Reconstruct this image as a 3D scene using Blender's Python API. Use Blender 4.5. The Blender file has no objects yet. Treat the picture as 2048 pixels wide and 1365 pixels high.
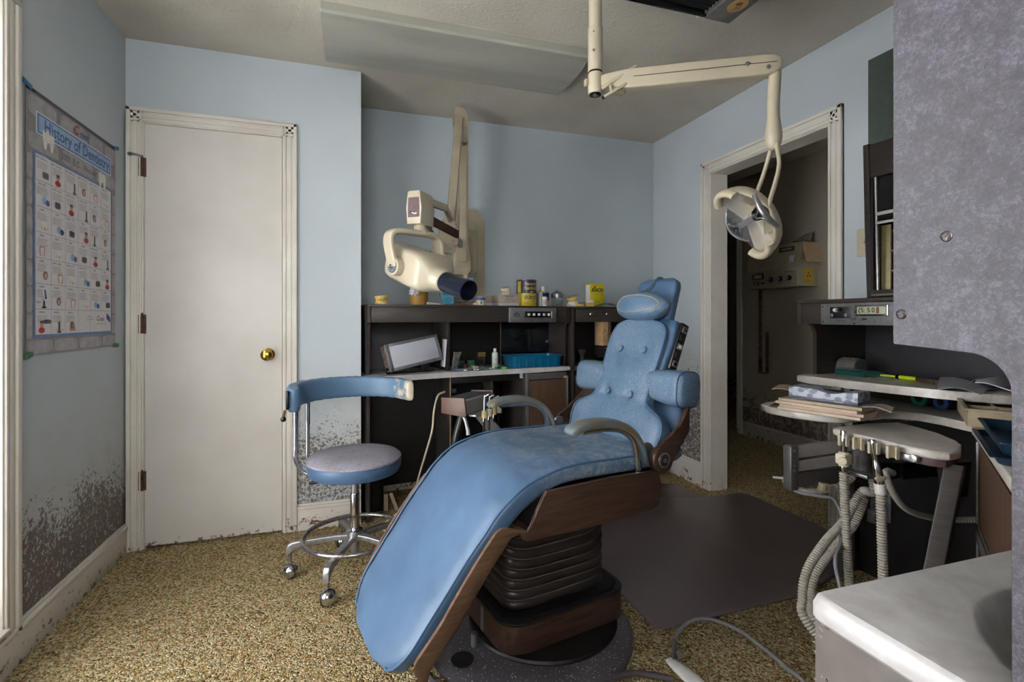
import bpy, bmesh, math, random
from mathutils import Matrix, Vector, Euler
random.seed(7)
PI = math.pi
C = bpy.context.scene.collection
sc = bpy.context.scene
HC = 1.11                                     # eye height
FV = Vector((.3057, .9521, 0)); RV = Vector((.9521, -.3057, 0))
CEIL = 2.44; XL = -1.02; XR = 2.195; YD = 2.83; YB = 3.31; YN = -.30

# ------------------------------------------------------------------ geometry builder
def V(*a): return Vector(a)
def catmull(pts, n=8, closed=False):
    pts = [Vector(p) for p in pts]
    if len(pts) < 3: return pts
    out = []; N = len(pts)
    rng = range(N if closed else N - 1)
    for i in rng:
        if closed:
            p0, p1, p2, p3 = pts[i-1], pts[i], pts[(i+1) % N], pts[(i+2) % N]
        else:
            p1, p2 = pts[i], pts[i+1]
            p0 = pts[i-1] if i > 0 else p1*2 - p2
            p3 = pts[i+2] if i+2 < N else p2*2 - p1
        for k in range(n):
            t = k / n
            out.append(.5*((2*p1) + (p2-p0)*t + (2*p0-5*p1+4*p2-p3)*t*t + (3*p1-p0-3*p2+p3)*t*t*t))
    if not closed: out.append(pts[-1])
    return out
def sgn(x): return 1 if x >= 0 else -1
def rot_to(d):
    return Vector(d).normalized().to_track_quat('Z', 'Y').to_matrix().to_4x4()
_text = {}
def text_geo(s, shear=0., bold=0.):
    k = (s, shear, bold)
    if k not in _text:
        cu = bpy.data.curves.new('lettering', 'FONT'); cu.body = s; cu.size = 1; cu.shear = shear
        cu.offset = bold; cu.align_x = 'CENTER'; cu.align_y = 'CENTER'; cu.resolution_u = 3
        o = bpy.data.objects.new('lettering', cu); C.objects.link(o)
        dg = bpy.context.evaluated_depsgraph_get(); dg.update()
        me = bpy.data.meshes.new_from_object(o.evaluated_get(dg))
        _text[k] = ([v.co.copy() for v in me.vertices], [list(p.vertices) for p in me.polygons])
        bpy.data.objects.remove(o); bpy.data.curves.remove(cu); bpy.data.meshes.remove(me)
    return _text[k]
class G:
    def __init__(s, T=None):
        s.v = []; s.f = []; s.m = []; s.mats = []; s.T = T or Matrix.Identity(4)
    def mi(s, mat):
        if mat not in s.mats: s.mats.append(mat)
        return s.mats.index(mat)
    def add(s, vs, fs, mat, T=None):
        M = s.T @ T if T is not None else s.T
        b = len(s.v); i = s.mi(mat)
        s.v += [M @ Vector(p) for p in vs]
        for f in fs: s.f.append([b+k for k in f]); s.m.append(i)
        return s
    def bm(s, bm, mat, T=None):
        bm.verts.index_update()
        s.add([v.co.copy() for v in bm.verts], [[v.index for v in f.verts] for f in bm.faces], mat, T)
        bm.free(); return s
    def box(s, c, d, mat, bev=0, rot=None, seg=2):
        bm = bmesh.new(); bmesh.ops.create_cube(bm, size=1)
        bmesh.ops.scale(bm, vec=Vector(d), verts=bm.verts)
        if bev: bmesh.ops.bevel(bm, geom=bm.edges[:], offset=min(bev, min(d)*.49), segments=seg, profile=.5, affect='EDGES')
        T = Matrix.Translation(Vector(c))
        if rot is not None: T = T @ (rot if isinstance(rot, Matrix) else Euler(rot).to_matrix().to_4x4())
        return s.bm(bm, mat, T)
    def b2(s, lo, hi, mat, bev=0, seg=2):
        lo = Vector(lo); hi = Vector(hi)
        return s.box((lo+hi)/2, [abs(a) for a in (hi-lo)], mat, bev, None, seg)
    def prism(s, poly, h0, h1, mat, plane='xy', bev=0, seg=2, T=None):
        bm = bmesh.new()
        def P(u, w, h):
            return {'xy': (u, w, h), 'xz': (u, h, w), 'yz': (h, u, w)}[plane]
        a = [bm.verts.new(P(u, w, h0)) for u, w in poly]; b = [bm.verts.new(P(u, w, h1)) for u, w in poly]
        n = len(poly)
        bm.faces.new(a[::-1]); bm.faces.new(b)
        for i in range(n): bm.faces.new((a[i], a[(i+1) % n], b[(i+1) % n], b[i]))
        if bev:
            es = [e for e in bm.edges if (e.verts[0] in a) == (e.verts[1] in a)]
            bmesh.ops.bevel(bm, geom=es, offset=bev, segments=seg, profile=.5, affect='EDGES')
        return s.bm(bm, mat, T)
    def lathe(s, prof, mat, c=(0, 0, 0), axis=(0, 0, 1), seg=28, sx=1, sy=1):
        T = Matrix.Translation(Vector(c)) @ rot_to(axis)
        vs = []; fs = []; n = len(prof)
        for r, z in prof:
            for k in range(seg):
                a = 2*PI*k/seg; vs.append((r*math.cos(a)*sx, r*math.sin(a)*sy, z))
        for i in range(n-1):
            for k in range(seg):
                k2 = (k+1) % seg
                fs.append((i*seg+k, i*seg+k2, (i+1)*seg+k2, (i+1)*seg+k))
        if prof[0][0] > 1e-6: fs.append(list(range(seg))[::-1])
        if prof[-1][0] > 1e-6: fs.append([(n-1)*seg+k for k in range(seg)])
        return s.add(vs, fs, mat, T)
    def cyl(s, p0, p1, r, mat, r1=None, seg=20, bev=0):
        p0 = Vector(p0); p1 = Vector(p1); L = (p1-p0).length; r1 = r if r1 is None else r1
        if bev: pr = [(0, 0), (r-bev, 0), (r-.3*bev, .3*bev), (r, bev), (r1, L-bev), (r1-.3*bev, L-.3*bev), (r1-bev, L), (0, L)]
        else: pr = [(0, 0), (r, 0), (r, 0), (r1, L), (r1, L), (0, L)]
        return s.lathe(pr, mat, p0, p1-p0, seg)
    def tube(s, pts, r, mat, seg=10, n=8, closed=False, sm=True, ry=None, rf=None, up=None, cap=True):
        P = catmull(pts, n, closed) if sm else [Vector(p) for p in pts]
        N = len(P); vs = []; fs = []
        prev = None
        for i in range(N):
            a = P[i-1] if (i > 0 or closed) else P[i]; b = P[(i+1) % N] if (i < N-1 or closed) else P[i]
            t = (b-a).normalized()
            if up is not None: x = t.cross(Vector(up)).normalized()
            elif prev is None:
                x = t.cross(Vector((0, 0, 1)))
                if x.length < .1: x = t.cross(Vector((0, 1, 0)))
                x.normalize()
            else: x = (prev - t*prev.dot(t)).normalized()
            prev = x; y = t.cross(x)
            rr = r if rf is None else r*rf(i/(N-1))
            r2 = (ry if ry is not None else r) * (1 if rf is None else rf(i/(N-1)))
            for k in range(seg):
                th = 2*PI*k/seg
                vs.append(P[i] + x*rr*math.cos(th) + y*r2*math.sin(th))
        for i in range(N if closed else N-1):
            j = (i+1) % N
            for k in range(seg):
                k2 = (k+1) % seg
                fs.append((i*seg+k, i*seg+k2, j*seg+k2, j*seg+k))
        if not closed and cap:
            fs.append(list(range(seg))[::-1]); fs.append([(N-1)*seg+k for k in range(seg)])
        return s.add(vs, fs, mat)
    def hose(s, pts, r, mat, pitch=.008, seg=12):
        P = catmull(pts, 24); L = sum((P[i+1]-P[i]).length for i in range(len(P)-1))
        n = max(4, int(L/(pitch/4))); Q = []; acc = 0; i = 0; seglen = (P[1]-P[0]).length
        for k in range(n+1):
            d = L*k/n
            while i < len(P)-2 and acc+seglen < d:
                acc += seglen; i += 1; seglen = (P[i+1]-P[i]).length
            Q.append(P[i].lerp(P[i+1], min(1, (d-acc)/max(seglen, 1e-9))))
        return s.tube(Q, r, mat, seg=seg, sm=False, rf=lambda t: 1+.13*math.sin(2*PI*t*L/pitch))
    def sweep(s, st, mat, e=4., seg=40, cap=True):
        """stations (centre, U, V, hu, hv)"""
        vs = []; fs = []
        for c, U, W, hu, hv in st:
            c = Vector(c); U = Vector(U); W = Vector(W)
            for k in range(seg):
                th = 2*PI*(k+.5)/seg; cx = math.cos(th); sx = math.sin(th)
                vs.append(c + U*hu*sgn(cx)*abs(cx)**(2/e) + W*hv*sgn(sx)*abs(sx)**(2/e))
        N = len(st)
        for i in range(N-1):
            for k in range(seg):
                k2 = (k+1) % seg
                fs.append((i*seg+k, i*seg+k2, (i+1)*seg+k2, (i+1)*seg+k))
        if cap: fs.append(list(range(seg))[::-1]); fs.append([(N-1)*seg+k for k in range(seg)])
        return s.add(vs, fs, mat)
    def sheet(s, grid, th, mat, nrm=None):
        """grid[i][j] of points -> thick sheet, thickness th along the vertex normal"""
        R = len(grid); K = len(grid[0]); top = [[Vector(p) for p in r] for r in grid]; bot = []
        for i in range(R):
            row = []
            for j in range(K):
                du = top[i][min(j+1, K-1)] - top[i][max(j-1, 0)]; dv = top[min(i+1, R-1)][j] - top[max(i-1, 0)][j]
                n = du.cross(dv).normalized() if nrm is None else Vector(nrm)
                row.append(top[i][j] - n*th)
            bot.append(row)
        vs = [p for r in top for p in r] + [p for r in bot for p in r]; o = R*K; fs = []
        for i in range(R-1):
            for j in range(K-1):
                a = i*K+j; fs.append((a, a+1, a+K+1, a+K)); fs.append((o+a, o+a+K, o+a+K+1, o+a+1))
        for i in range(R-1):
            a = i*K; fs.append((a, a+K, o+a+K, o+a)); a = i*K+K-1; fs.append((a, o+a, o+a+K, a+K))
        for j in range(K-1):
            fs.append((j, o+j, o+j+1, j+1)); a = (R-1)*K+j; fs.append((a, a+1, o+a+1, o+a))
        return s.add(vs, fs, mat)
    def text(s, t, size, T, mat, shear=0., bold=0., w=None):
        vs, fs = text_geo(t, shear, bold)
        if not vs: return s
        k = size
        kx = k
        if w is not None:
            ww = max(v.x for v in vs) - min(v.x for v in vs); kx = w/ww
        return s.add([(v.x*kx, v.y*k, 0) for v in vs], fs, mat, T)
    def flat(s, pts, mat, T=None):
        return s.add([(p[0], p[1], p[2] if len(p) > 2 else 0) for p in pts], [list(range(len(pts)))], mat, T)
    def mesh(s, name, ang=40, recalc=True):
        me = bpy.data.meshes.new(name)
        me.from_pydata([tuple(v) for v in s.v], [], s.f)
        for m in s.mats: me.materials.append(m)
        me.polygons.foreach_set('material_index', s.m)
        if recalc:
            bm = bmesh.new(); bm.from_mesh(me); bmesh.ops.recalc_face_normals(bm, faces=bm.faces); bm.to_mesh(me); bm.free()
        me.polygons.foreach_set('use_smooth', [True]*len(me.polygons))
        me.set_sharp_from_angle(angle=math.radians(ang)); me.update()
        return me
def world_m(o):
    m = o.matrix_basis.copy()
    while o.parent: o = o.parent; m = o.matrix_basis @ m
    return m
def tag(o, label=None, cat=None, group=None, kind=None):
    if label: o['label'] = label
    if cat: o['category'] = cat
    if group: o['group'] = group
    if kind: o['kind'] = kind
    return o
def thing(name, label, cat, loc=(0, 0, 0), rotz=0, group=None):
    o = bpy.data.objects.new(name, None); C.objects.link(o); o.empty_display_size = .05
    o.location = loc; o.rotation_euler = (0, 0, rotz)
    bpy.context.view_layer.update() if False else None
    return tag(o, label, cat, group)
def mb(o): return Matrix.Translation(o.location) @ o.rotation_euler.to_matrix().to_4x4()
def part(name, g, parent, label=None, world=False, ang=40, kind=None):
    me = g.mesh(name, ang)
    if world:
        m = mb(parent); q = parent
        while q.parent: q = q.parent; m = mb(q) @ m
        me.transform(m.inverted())
    o = bpy.data.objects.new(name, me); C.objects.link(o); o.parent = parent
    if label: o['label'] = label
    if kind: o['kind'] = kind
    return o
def solo(name, g, label, cat, loc=None, rotz=0, group=None, ang=40, kind=None):
    """one mesh thing; loc given = builder is local, else world coordinates recentred on its base"""
    me = g.mesh(name, ang)
    if loc is None:
        xs = [v.co for v in me.vertices]
        c = Vector(((min(v.x for v in xs)+max(v.x for v in xs))/2, (min(v.y for v in xs)+max(v.y for v in xs))/2, min(v.z for v in xs)))
        me.transform(Matrix.Translation(-c)); loc = c
    o = bpy.data.objects.new(name, me); C.objects.link(o); o.location = loc; o.rotation_euler = (0, 0, rotz)
    return tag(o, label, cat, group, kind)
def struct(name, g, parent=None, ang=40):
    o = bpy.data.objects.new(name, g.mesh(name, ang)); C.objects.link(o)
    if parent: o.parent = parent
    else: o['kind'] = 'structure'
    return o
def copy_tree(o, parent=None):
    c = o.copy(); C.objects.link(c)
    if parent: c.parent = parent
    for ch in [x for x in C.objects if x.parent == o]: copy_tree(ch, c)
    return c
def ray(px, py):
    return FV + RV*((px-1024)/1003) + Vector((0, 0, (636-py)/1003))
def onp(px, py, pt, nrm):
    d = ray(px, py); o = Vector((0, 0, HC)); n = Vector(nrm)
    return o + d*((Vector(pt)-o).dot(n)/d.dot(n))
def atT(px, py, t): return Vector((0, 0, HC)) + ray(px, py)*t

# ------------------------------------------------------------------ materials
MATS = {}
def srgb(c):
    if isinstance(c, str): c = [int(c[i:i+2], 16)/255 for i in (0, 2, 4)]
    return tuple((x/12.92 if x <= .04045 else ((x+.055)/1.055)**2.4) for x in c) + (1,)
class N:
    def __init__(s, name):
        s.mat = bpy.data.materials.new(name); s.mat.use_nodes = True; s.nt = s.mat.node_tree
        s.b = s.nt.nodes['Principled BSDF']; s.L = s.nt.links.new
    def n(s, t, **kw):
        x = s.nt.nodes.new(t)
        for k, v in kw.items():
            if k.startswith('i_'):
                x.inputs[k[2:].replace('_', ' ')].default_value = v
            else: setattr(x, k, v)
        return x
    def coord(s, kind='Object', scale=(1, 1, 1), rot=(0, 0, 0)):
        tc = s.n('ShaderNodeTexCoord'); mp = s.n('ShaderNodeMapping'); mp.inputs['Scale'].default_value = scale
        mp.inputs['Rotation'].default_value = rot; s.L(tc.outputs[kind], mp.inputs[0]); return mp.outputs[0]
    def noise(s, scale, detail=3, co=None, rough=.5, dist=0):
        x = s.n('ShaderNodeTexNoise'); x.inputs['Scale'].default_value = scale; x.inputs['Detail'].default_value = detail
        x.inputs['Roughness'].default_value = rough; x.inputs['Distortion'].default_value = dist
        if co is not None: s.L(co, x.inputs['Vector'])
        return x.outputs['Fac']
    def ramp(s, fac, stops, interp='LINEAR'):
        x = s.n('ShaderNodeValToRGB'); x.color_ramp.interpolation = interp
        e = x.color_ramp.elements
        while len(e) < len(stops): e.new(.5)
        for i, (p, c) in enumerate(stops):
            e[i].position = p; e[i].color = c if len(c) == 4 else tuple(c)+(1,)
        s.L(fac, x.inputs[0]); return x.outputs[0]
    def mix(s, fac, a, b, mode='MIX'):
        x = s.n('ShaderNodeMix', data_type='RGBA', blend_type=mode)
        for sock, v in ((x.inputs[0], fac), (x.inputs[6], a), (x.inputs[7], b)):
            if hasattr(v, 'links') or isinstance(v, bpy.types.NodeSocket): s.L(v, sock)
            else: sock.default_value = v
        return x.outputs[2]
    def math(s, op, a, b=0., clamp=False):
        x = s.n('ShaderNodeMath', operation=op, use_clamp=clamp)
        for sock, v in ((x.inputs[0], a), (x.inputs[1], b)):
            if isinstance(v, bpy.types.NodeSocket): s.L(v, sock)
            else: sock.default_value = v
        return x.outputs[0]
    def mapr(s, v, a, b, c=0., d=1.):
        x = s.n('ShaderNodeMapRange'); s.L(v, x.inputs[0])
        for i, q in enumerate((a, b, c, d)): x.inputs[i+1].default_value = q
        return x.outputs[0]
    def bump(s, h, strength=.3, dist=.01):
        x = s.n('ShaderNodeBump'); x.inputs['Strength'].default_value = strength; x.inputs['Distance'].default_value = dist
        s.L(h, x.inputs['Height']); s.L(x.outputs[0], s.b.inputs['Normal'])
    def col(s, c):
        if isinstance(c, bpy.types.NodeSocket): s.L(c, s.b.inputs['Base Color'])
        else: s.b.inputs['Base Color'].default_value = c
    def set(s, rough=.5, metal=0., spec=.5, coat=0., trans=0., ior=1.45, alpha=1.):
        b = s.b.inputs; b['Roughness'].default_value = rough; b['Metallic'].default_value = metal
        b['Specular IOR Level'].default_value = spec; b['Coat Weight'].default_value = coat
        b['Transmission Weight'].default_value = trans; b['IOR'].default_value = ior; b['Alpha'].default_value = alpha
        return s
def plain(name, c, rough=.5, metal=0., var=.08, scale=40, bump=0, spec=.5, coat=0.):
    if name in MATS: return MATS[name]
    m = N(name); base = srgb(c); m.set(rough, metal, spec, coat)
    co = m.coord(); f = m.noise(scale, 3, co)
    d = tuple(x*(1-var*1.5) for x in base[:3])+(1,); l = tuple(min(1, x*(1+var)) for x in base[:3])+(1,)
    m.col(m.ramp(f, [(.3, d), (.7, l)]))
    if bump: m.bump(f, bump, .002)
    MATS[name] = m.mat; return m.mat
def wood(name, dark, light, axis=0, rough=.45, sc_=1.):
    m = N(name); m.set(rough); s = [14*sc_, 14*sc_, 14*sc_]; s[axis] = 1.6*sc_
    co = m.coord(scale=tuple(s)); a = m.noise(2.2, 6, co, .62, 1.2)
    s2 = [120, 120, 120]; s2[axis] = 4; f2 = m.noise(1.5, 3, m.coord(scale=tuple(s2)))
    c1 = m.ramp(a, [(.32, srgb(dark)), (.5, tuple((x+y)/2 for x, y in zip(srgb(dark), srgb(light)))), (.68, srgb(light))])
    m.col(m.mix(.35, c1, m.ramp(f2, [(.35, srgb(dark)), (.65, srgb(light))]))); m.bump(f2, .08, .001)
    return m.mat
def wallmat(name, base, moldtop, dens=.5, stain=None, xr=None, blot=70):
    """painted plaster; mould creeps up from the skirting"""
    m = N(name); m.set(.62, spec=.3)
    g = m.n('ShaderNodeNewGeometry'); sp = m.n('ShaderNodeSeparateXYZ'); m.L(g.outputs['Position'], sp.inputs[0])
    mp = m.n('ShaderNodeMapping'); m.L(g.outputs['Position'], mp.inputs[0]); P = mp.outputs[0]
    big = m.noise(4, 3, P, .55); lo = m.noise(1.6, 2, P)
    b = srgb(base); paint = m.ramp(lo, [(.3, tuple(x*.93 for x in b[:3])+(1,)), (.7, tuple(min(1, x*1.04) for x in b[:3])+(1,))])
    zz = m.math('ADD', sp.outputs[2], m.math('MULTIPLY', m.math('SUBTRACT', big, .5), -.55))
    d = m.mapr(zz, moldtop, moldtop-.30, 0, 1)                  # 0 above, 1 deep in the mould
    d = m.math('MULTIPLY', m.math('POWER', d, .6), dens)
    sm_ = m.noise(blot, 5, P, .62, .6)
    thr = m.math('SUBTRACT', .80, m.math('MULTIPLY', d, .42))
    k = m.math('MULTIPLY', m.math('SUBTRACT', sm_, thr), 14, True)
    halo = m.mapr(zz, moldtop+.22, moldtop-.05, 0, .45)
    halo = m.math('MULTIPLY', halo, m.mapr(m.noise(9, 4, P), .3, .7, .2, 1))
    p2 = m.mix(halo, paint, srgb(stain or 'A59C86'))
    speck = m.mapr(m.noise(300, 2, P), .3, .7)
    mold = m.mix(speck, srgb('483E3A'), srgb('857A72'))
    m.col(m.mix(k, p2, mold)); m.bump(m.noise(180, 3, P), .12, .002)
    return m.mat
BLUEW = wallmat('blue_painted_plaster_left', 'B8C0C5', .57, 1.0)
BLUED = wallmat('blue_painted_plaster_door', 'B8C0C5', .68, .78)
BLUEB = wallmat('blue_painted_plaster_back', 'AEB7BC', .15, .6)
BLUER = wallmat('blue_painted_plaster_right', 'B9C1C7', .86, .9)
HALLW = wallmat('beige_painted_hall_plaster', 'A59C8D', .52, .9, 'A09080', blot=22)
def mk(name, f):
    m = N(name); f(m); return m.mat
def _ceil(m):
    m.set(.85, spec=.2); co = m.coord(); a = m.noise(30, 4, co, .6, 1.5); b = m.noise(2, 2, co)
    m.col(m.ramp(b, [(.3, srgb('B9B3A6')), (.7, srgb('CAC4B8'))])); m.bump(a, .55, .006)
CEILM = mk('stippled_plaster_ceiling', _ceil)
def _carpet(m):
    m.set(.95, spec=.05); co = m.coord(scale=(1, 1, 1))
    wob = m.n('ShaderNodeTexNoise'); wob.inputs['Scale'].default_value = 60; m.L(co, wob.inputs[0])
    va = m.n('ShaderNodeMix', data_type='VECTOR'); va.inputs[0].default_value = .012
    m.L(co, va.inputs[4]); m.L(wob.outputs['Color'], va.inputs[5])
    v = m.n('ShaderNodeTexVoronoi'); v.inputs['Scale'].default_value = 165; v.inputs['Randomness'].default_value = 1
    m.L(va.outputs[1], v.inputs['Vector'])
    sp = m.n('ShaderNodeSeparateColor'); m.L(v.outputs['Color'], sp.inputs[0])
    base = m.ramp(sp.outputs[0], [(0, srgb('6A6650')), (.07, srgb('8A7148')), (.18, srgb('B7A47C')), (.38, srgb('CCBE9C')),
            (.56, srgb('DCD0B0')), (.72, srgb('B99D6A')), (.84, srgb('A06C3E')), (.90, srgb('8D8A5E')), (1, srgb('EFE4C4'))], 'CONSTANT')
    big = m.noise(7, 3, co)
    tint = m.ramp(big, [(.3, srgb('BDA885')), (.55, srgb('D6C9AE')), (.75, srgb('B5B19A'))])
    deep = m.mapr(v.outputs['Distance'], .0, .75, 1., .35)
    gm = m.n('ShaderNodeMix', data_type='RGBA', blend_type='MULTIPLY'); gm.inputs[0].default_value = 1
    c1 = m.mix(.32, base, tint, 'MULTIPLY')
    m.col(c1); hh = m.math('ADD', m.math('MULTIPLY', v.outputs['Distance'], -1.), m.math('MULTIPLY', m.noise(90, 4, co), .6))
    m.bump(hh, 1., .009)
CARPET = mk('shag_carpet_flecked', _carpet)
def _trim(m):
    m.set(.42, spec=.4); g = m.n('ShaderNodeNewGeometry'); sp = m.n('ShaderNodeSeparateXYZ'); m.L(g.outputs['Position'], sp.inputs[0])
    P = g.outputs['Position']; a = m.noise(3, 3, P); f = m.noise(35, 5, P, .65)
    base = m.ramp(a, [(.3, srgb('CAC3B8')), (.7, srgb('DAD5CC'))])
    low = m.math('MULTIPLY', m.mapr(sp.outputs[2], .28, .0, 0, .55), 1)
    k = m.math('MULTIPLY', m.math('SUBTRACT', f, m.math('SUBTRACT', .82, m.math('MULTIPLY', low, .55))), 14, True)
    m.col(m.mix(k, base, srgb('6B5444')))
TRIM = mk('cream_gloss_trim_paint', _trim)
def _door(m):
    m.set(.38, spec=.4); g = m.n('ShaderNodeNewGeometry'); P = g.outputs['Position']
    sp = m.n('ShaderNodeSeparateXYZ'); m.L(P, sp.inputs[0])
    a = m.noise(2.5, 3, P); f = m.noise(28, 5, P, .7)
    base = m.ramp(a, [(.3, srgb('CEC8C1')), (.7, srgb('DDD8D1'))])
    low = m.mapr(sp.outputs[2], .22, .01, 0, 1)
    thr = m.math('SUBTRACT', .78, m.math('MULTIPLY', m.math('POWER', low, 3.), .30))
    k = m.math('MULTIPLY', m.math('SUBTRACT', f, thr), 16, True)
    m.col(m.mix(k, base, srgb('6A5E55')))
DOORM = mk('off_white_door_paint', _door)
def _lam(m):
    m.set(.42, spec=.35); co = m.coord(scale=(1, 1, 14)); a = m.noise(9, 4, co, .6)
    m.col(m.ramp(a, [(.3, srgb('322D2A')), (.7, srgb('423C38'))]))
LAM = mk('dark_brown_laminate', _lam)
DARK = plain('near_black_panel', '1E1B1B', .5, var=.2)
BLACK = plain('black_plastic', '17171A', .35)
def _gab(m):
    m.set(.5, spec=.5); co = m.coord(scale=(1, 1, 1)); a = m.noise(60, 5, co, .7, .4); b = m.noise(300, 3, co, .7, .8); c = m.noise(5, 3, co)
    t = m.math('ADD', m.math('ADD', m.math('MULTIPLY', a, .38), m.math('MULTIPLY', b, .46)), m.math('MULTIPLY', c, .20))
    m.col(m.ramp(t, [(.36, srgb('343137')), (.52, srgb('48454D')), (.66, srgb('676470'))])); m.bump(b, .15, .0008)
GAB = mk('dusty_grey_brown_laminate', _gab)
EDGEB = plain('tan_board_edge', 'A58A6A', .6)
def _marb(m, a, b, c):
    m.set(.28, spec=.5); co = m.coord(scale=(1, 1, 1)); f = m.noise(7, 6, co, .6, 2.5); g_ = m.noise(60, 3, co)
    m.col(m.mix(.25, m.ramp(f, [(.35, srgb(a)), (.5, srgb(b)), (.7, srgb(c))]), m.ramp(g_, [(.3, srgb(a)), (.7, srgb(c))])))
MARB = mk('cultured_marble_ivory', lambda m: _marb(m, 'B5ADA3', 'C9C3BB', 'D8D3CC'))
MARBW = mk('cultured_marble_white', lambda m: _marb(m, 'ADA9A7', 'BCB9B7', 'CAC7C6'))
WALX = wood('walnut_veneer_x', '291C17', '563D30', 0)
WALZ = wood('walnut_veneer_z', '3A291E', '694E3B', 2)
WALL_ = wood('walnut_veneer_edge', '46342A', '7C5F48', 0)
def vinyl(name, base, dust, amount, rough=.42, edge=None, sc_=5.):
    m = N(name); m.set(rough, spec=.45); co = m.coord()
    a = m.noise(sc_, 4, co, .6); f = m.noise(55, 5, co, .75); tiny = m.noise(260, 3, co, .7)
    b = srgb(base); b2 = tuple(x*.86 for x in b[:3])+(1,); b3 = (min(1, b[0]*1.15+.01), min(1, b[1]*1.08+.01), min(1, b[2]*1.04), 1)
    paint = m.ramp(a, [(.3, b2), (.55, b), (.8, b3)])
    k = m.math('ADD', m.math('MULTIPLY', a, .55), m.math('MULTIPLY', f, .45))
    k = m.mapr(k, .62-amount*.25, .78-amount*.22, 0, .75)
    s2 = m.mapr(tiny, .56-.1*amount, .68, 0, .8); k = m.math('MULTIPLY', k, s2)
    k = m.math('MAXIMUM', k, m.math('MULTIPLY', m.mapr(tiny, .72-.05*amount, .76, 0, 1), .6*amount))
    m.col(m.mix(k, paint, srgb(dust))); m.bump(m.noise(220, 4, co, .6), .10, .001)
    return m.mat
VIN = vinyl('blue_vinyl', '486280', '9FAFB5', .25)
VINW = vinyl('blue_vinyl_worn', '526C83', 'A9A79C', 1.05)
VINM = vinyl('blue_vinyl_dusty', '4F6A84', 'A9ADAB', .9)
VINP = plain('blue_vinyl_piping', '426283', .4)
def _seatv(m):                                   # leg rest clean, seat dusty and scuffed
    m.set(.42, spec=.45); co = m.coord(); sp = m.n('ShaderNodeSeparateXYZ'); m.L(co, sp.inputs[0])
    a = m.noise(5, 4, co, .6); f = m.noise(14, 5, co, .75, .8); tiny = m.noise(260, 3, co, .7); mid = m.noise(70, 4, co, .7)
    paint = m.ramp(a, [(.3, srgb('435C79')), (.55, srgb('4C6683')), (.8, srgb('587592'))])
    seat = m.mapr(sp.outputs[0], -.20, .12, 0, 1)
    k = m.math('MULTIPLY', m.mapr(f, .40, .62, 0, 1), seat); k = m.math('MULTIPLY', k, m.mapr(mid, .35, .6, .15, .75))
    sp2 = m.math('MULTIPLY', m.mapr(tiny, .64, .70, 0, 1), m.math('MULTIPLY', seat, .8))
    few = m.math('MULTIPLY', m.mapr(tiny, .735, .75, 0, 1), .5)
    k = m.math('MAXIMUM', k, m.math('MAXIMUM', sp2, few), True)
    m.col(m.mix(k, paint, srgb('A9AAA2'))); m.bump(m.noise(220, 4, co, .6), .10, .001)
VSEAT = mk('blue_vinyl_dusty_seat', _seatv)
def _arm(m):
    m.set(.5); co = m.coord(); f = m.noise(28, 5, co, .7); a = m.noise(9, 3, co)
    k = m.mapr(m.math('ADD', m.math('MULTIPLY', f, .5), m.math('MULTIPLY', a, .5)), .36, .54, 0, 1)
    m.col(m.mix(k, srgb('567A92'), srgb('6B6556')))
ARMV = mk('cracked_blue_arm_vinyl', _arm)
def _back(m):                                    # stool back band, worn to tan at its right end
    m.set(.4); co = m.coord(); sp = m.n('ShaderNodeSeparateXYZ'); m.L(co, sp.inputs[0])
    f = m.noise(22, 5, co, .7); r = m.mapr(sp.outputs[0], .06, .24, -.25, .32)
    k = m.math('MULTIPLY', m.math('SUBTRACT', m.math('ADD', f, r), .66), 6, True)
    m.col(m.mix(k, srgb('587590'), srgb('BCAF98')))
BANDV = mk('peeling_blue_vinyl_band', _back)
CREAM = plain('cream_enamel', 'BCB29B', .32, var=.05, scale=8, spec=.5)
CREAM2 = plain('aged_cream_enamel', 'A99E87', .4, var=.1, scale=10)
CHROME = plain('chrome', 'C9CBD0', .16, 1., var=.05)
ALU = plain('brushed_aluminium', 'A5A4A6', .38, .85, var=.12, scale=60)
STEEL = plain('dull_steel', '8E8E90', .42, .8, var=.2, scale=30)
PITTED = plain('pitted_chrome', '9C9696', .3, .9, var=.35, scale=80)
RUST = plain('rusty_steel', '5A3D30', .7, .3, var=.4, scale=70, bump=.4)
BRASS = plain('polished_brass', 'B8933F', .2, 1., var=.05)
GREYM = plain('grey_enamel_metal', '6F6B68', .4, .3, var=.08)
BELL = plain('brown_rubber_bellows', '302926', .42, var=.1, scale=12)
BELLE = plain('bellows_fold_edge', '6E6158', .4, var=.1)
MATB = plain('brown_vinyl_floor_mat', '75686A', .28, var=.06, scale=3, spec=.5)
def _speck(m):
    m.set(.45); co = m.coord(); v = m.noise(150, 2, co, .4); a = m.noise(5, 2, co)
    k = m.math('MULTIPLY', m.math('SUBTRACT', v, .655), 30, True)
    m.col(m.mix(k, m.ramp(a, [(.3, srgb('454145')), (.7, srgb('5C575D'))]), srgb('B5B0AC')))
SPECK = mk('paint_flecked_base_enamel', _speck)
def _seat(m):
    m.set(.95, spec=.1); co = m.coord(); a = m.noise(170, 3, co, .8); b = m.noise(6, 3, co)
    m.col(m.mix(.5, m.ramp(a, [(.35, srgb('5A5560')), (.65, srgb('A29DA8'))]), m.ramp(b, [(.3, srgb('837C80')), (.7, srgb('A5A2AE'))]))); m.bump(a, .8, .004)
FABG = mk('grey_terry_cloth', _seat)
WHITEP = plain('white_plastic', 'D9D6D0', .35)
CREAMP = plain('cream_plastic', 'D6CCB2', .4)
HOSEM = plain('ribbed_grey_hose', 'A6A195', .5, var=.06)
GREYC = plain('grey_cord', '85858A', .4)
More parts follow.
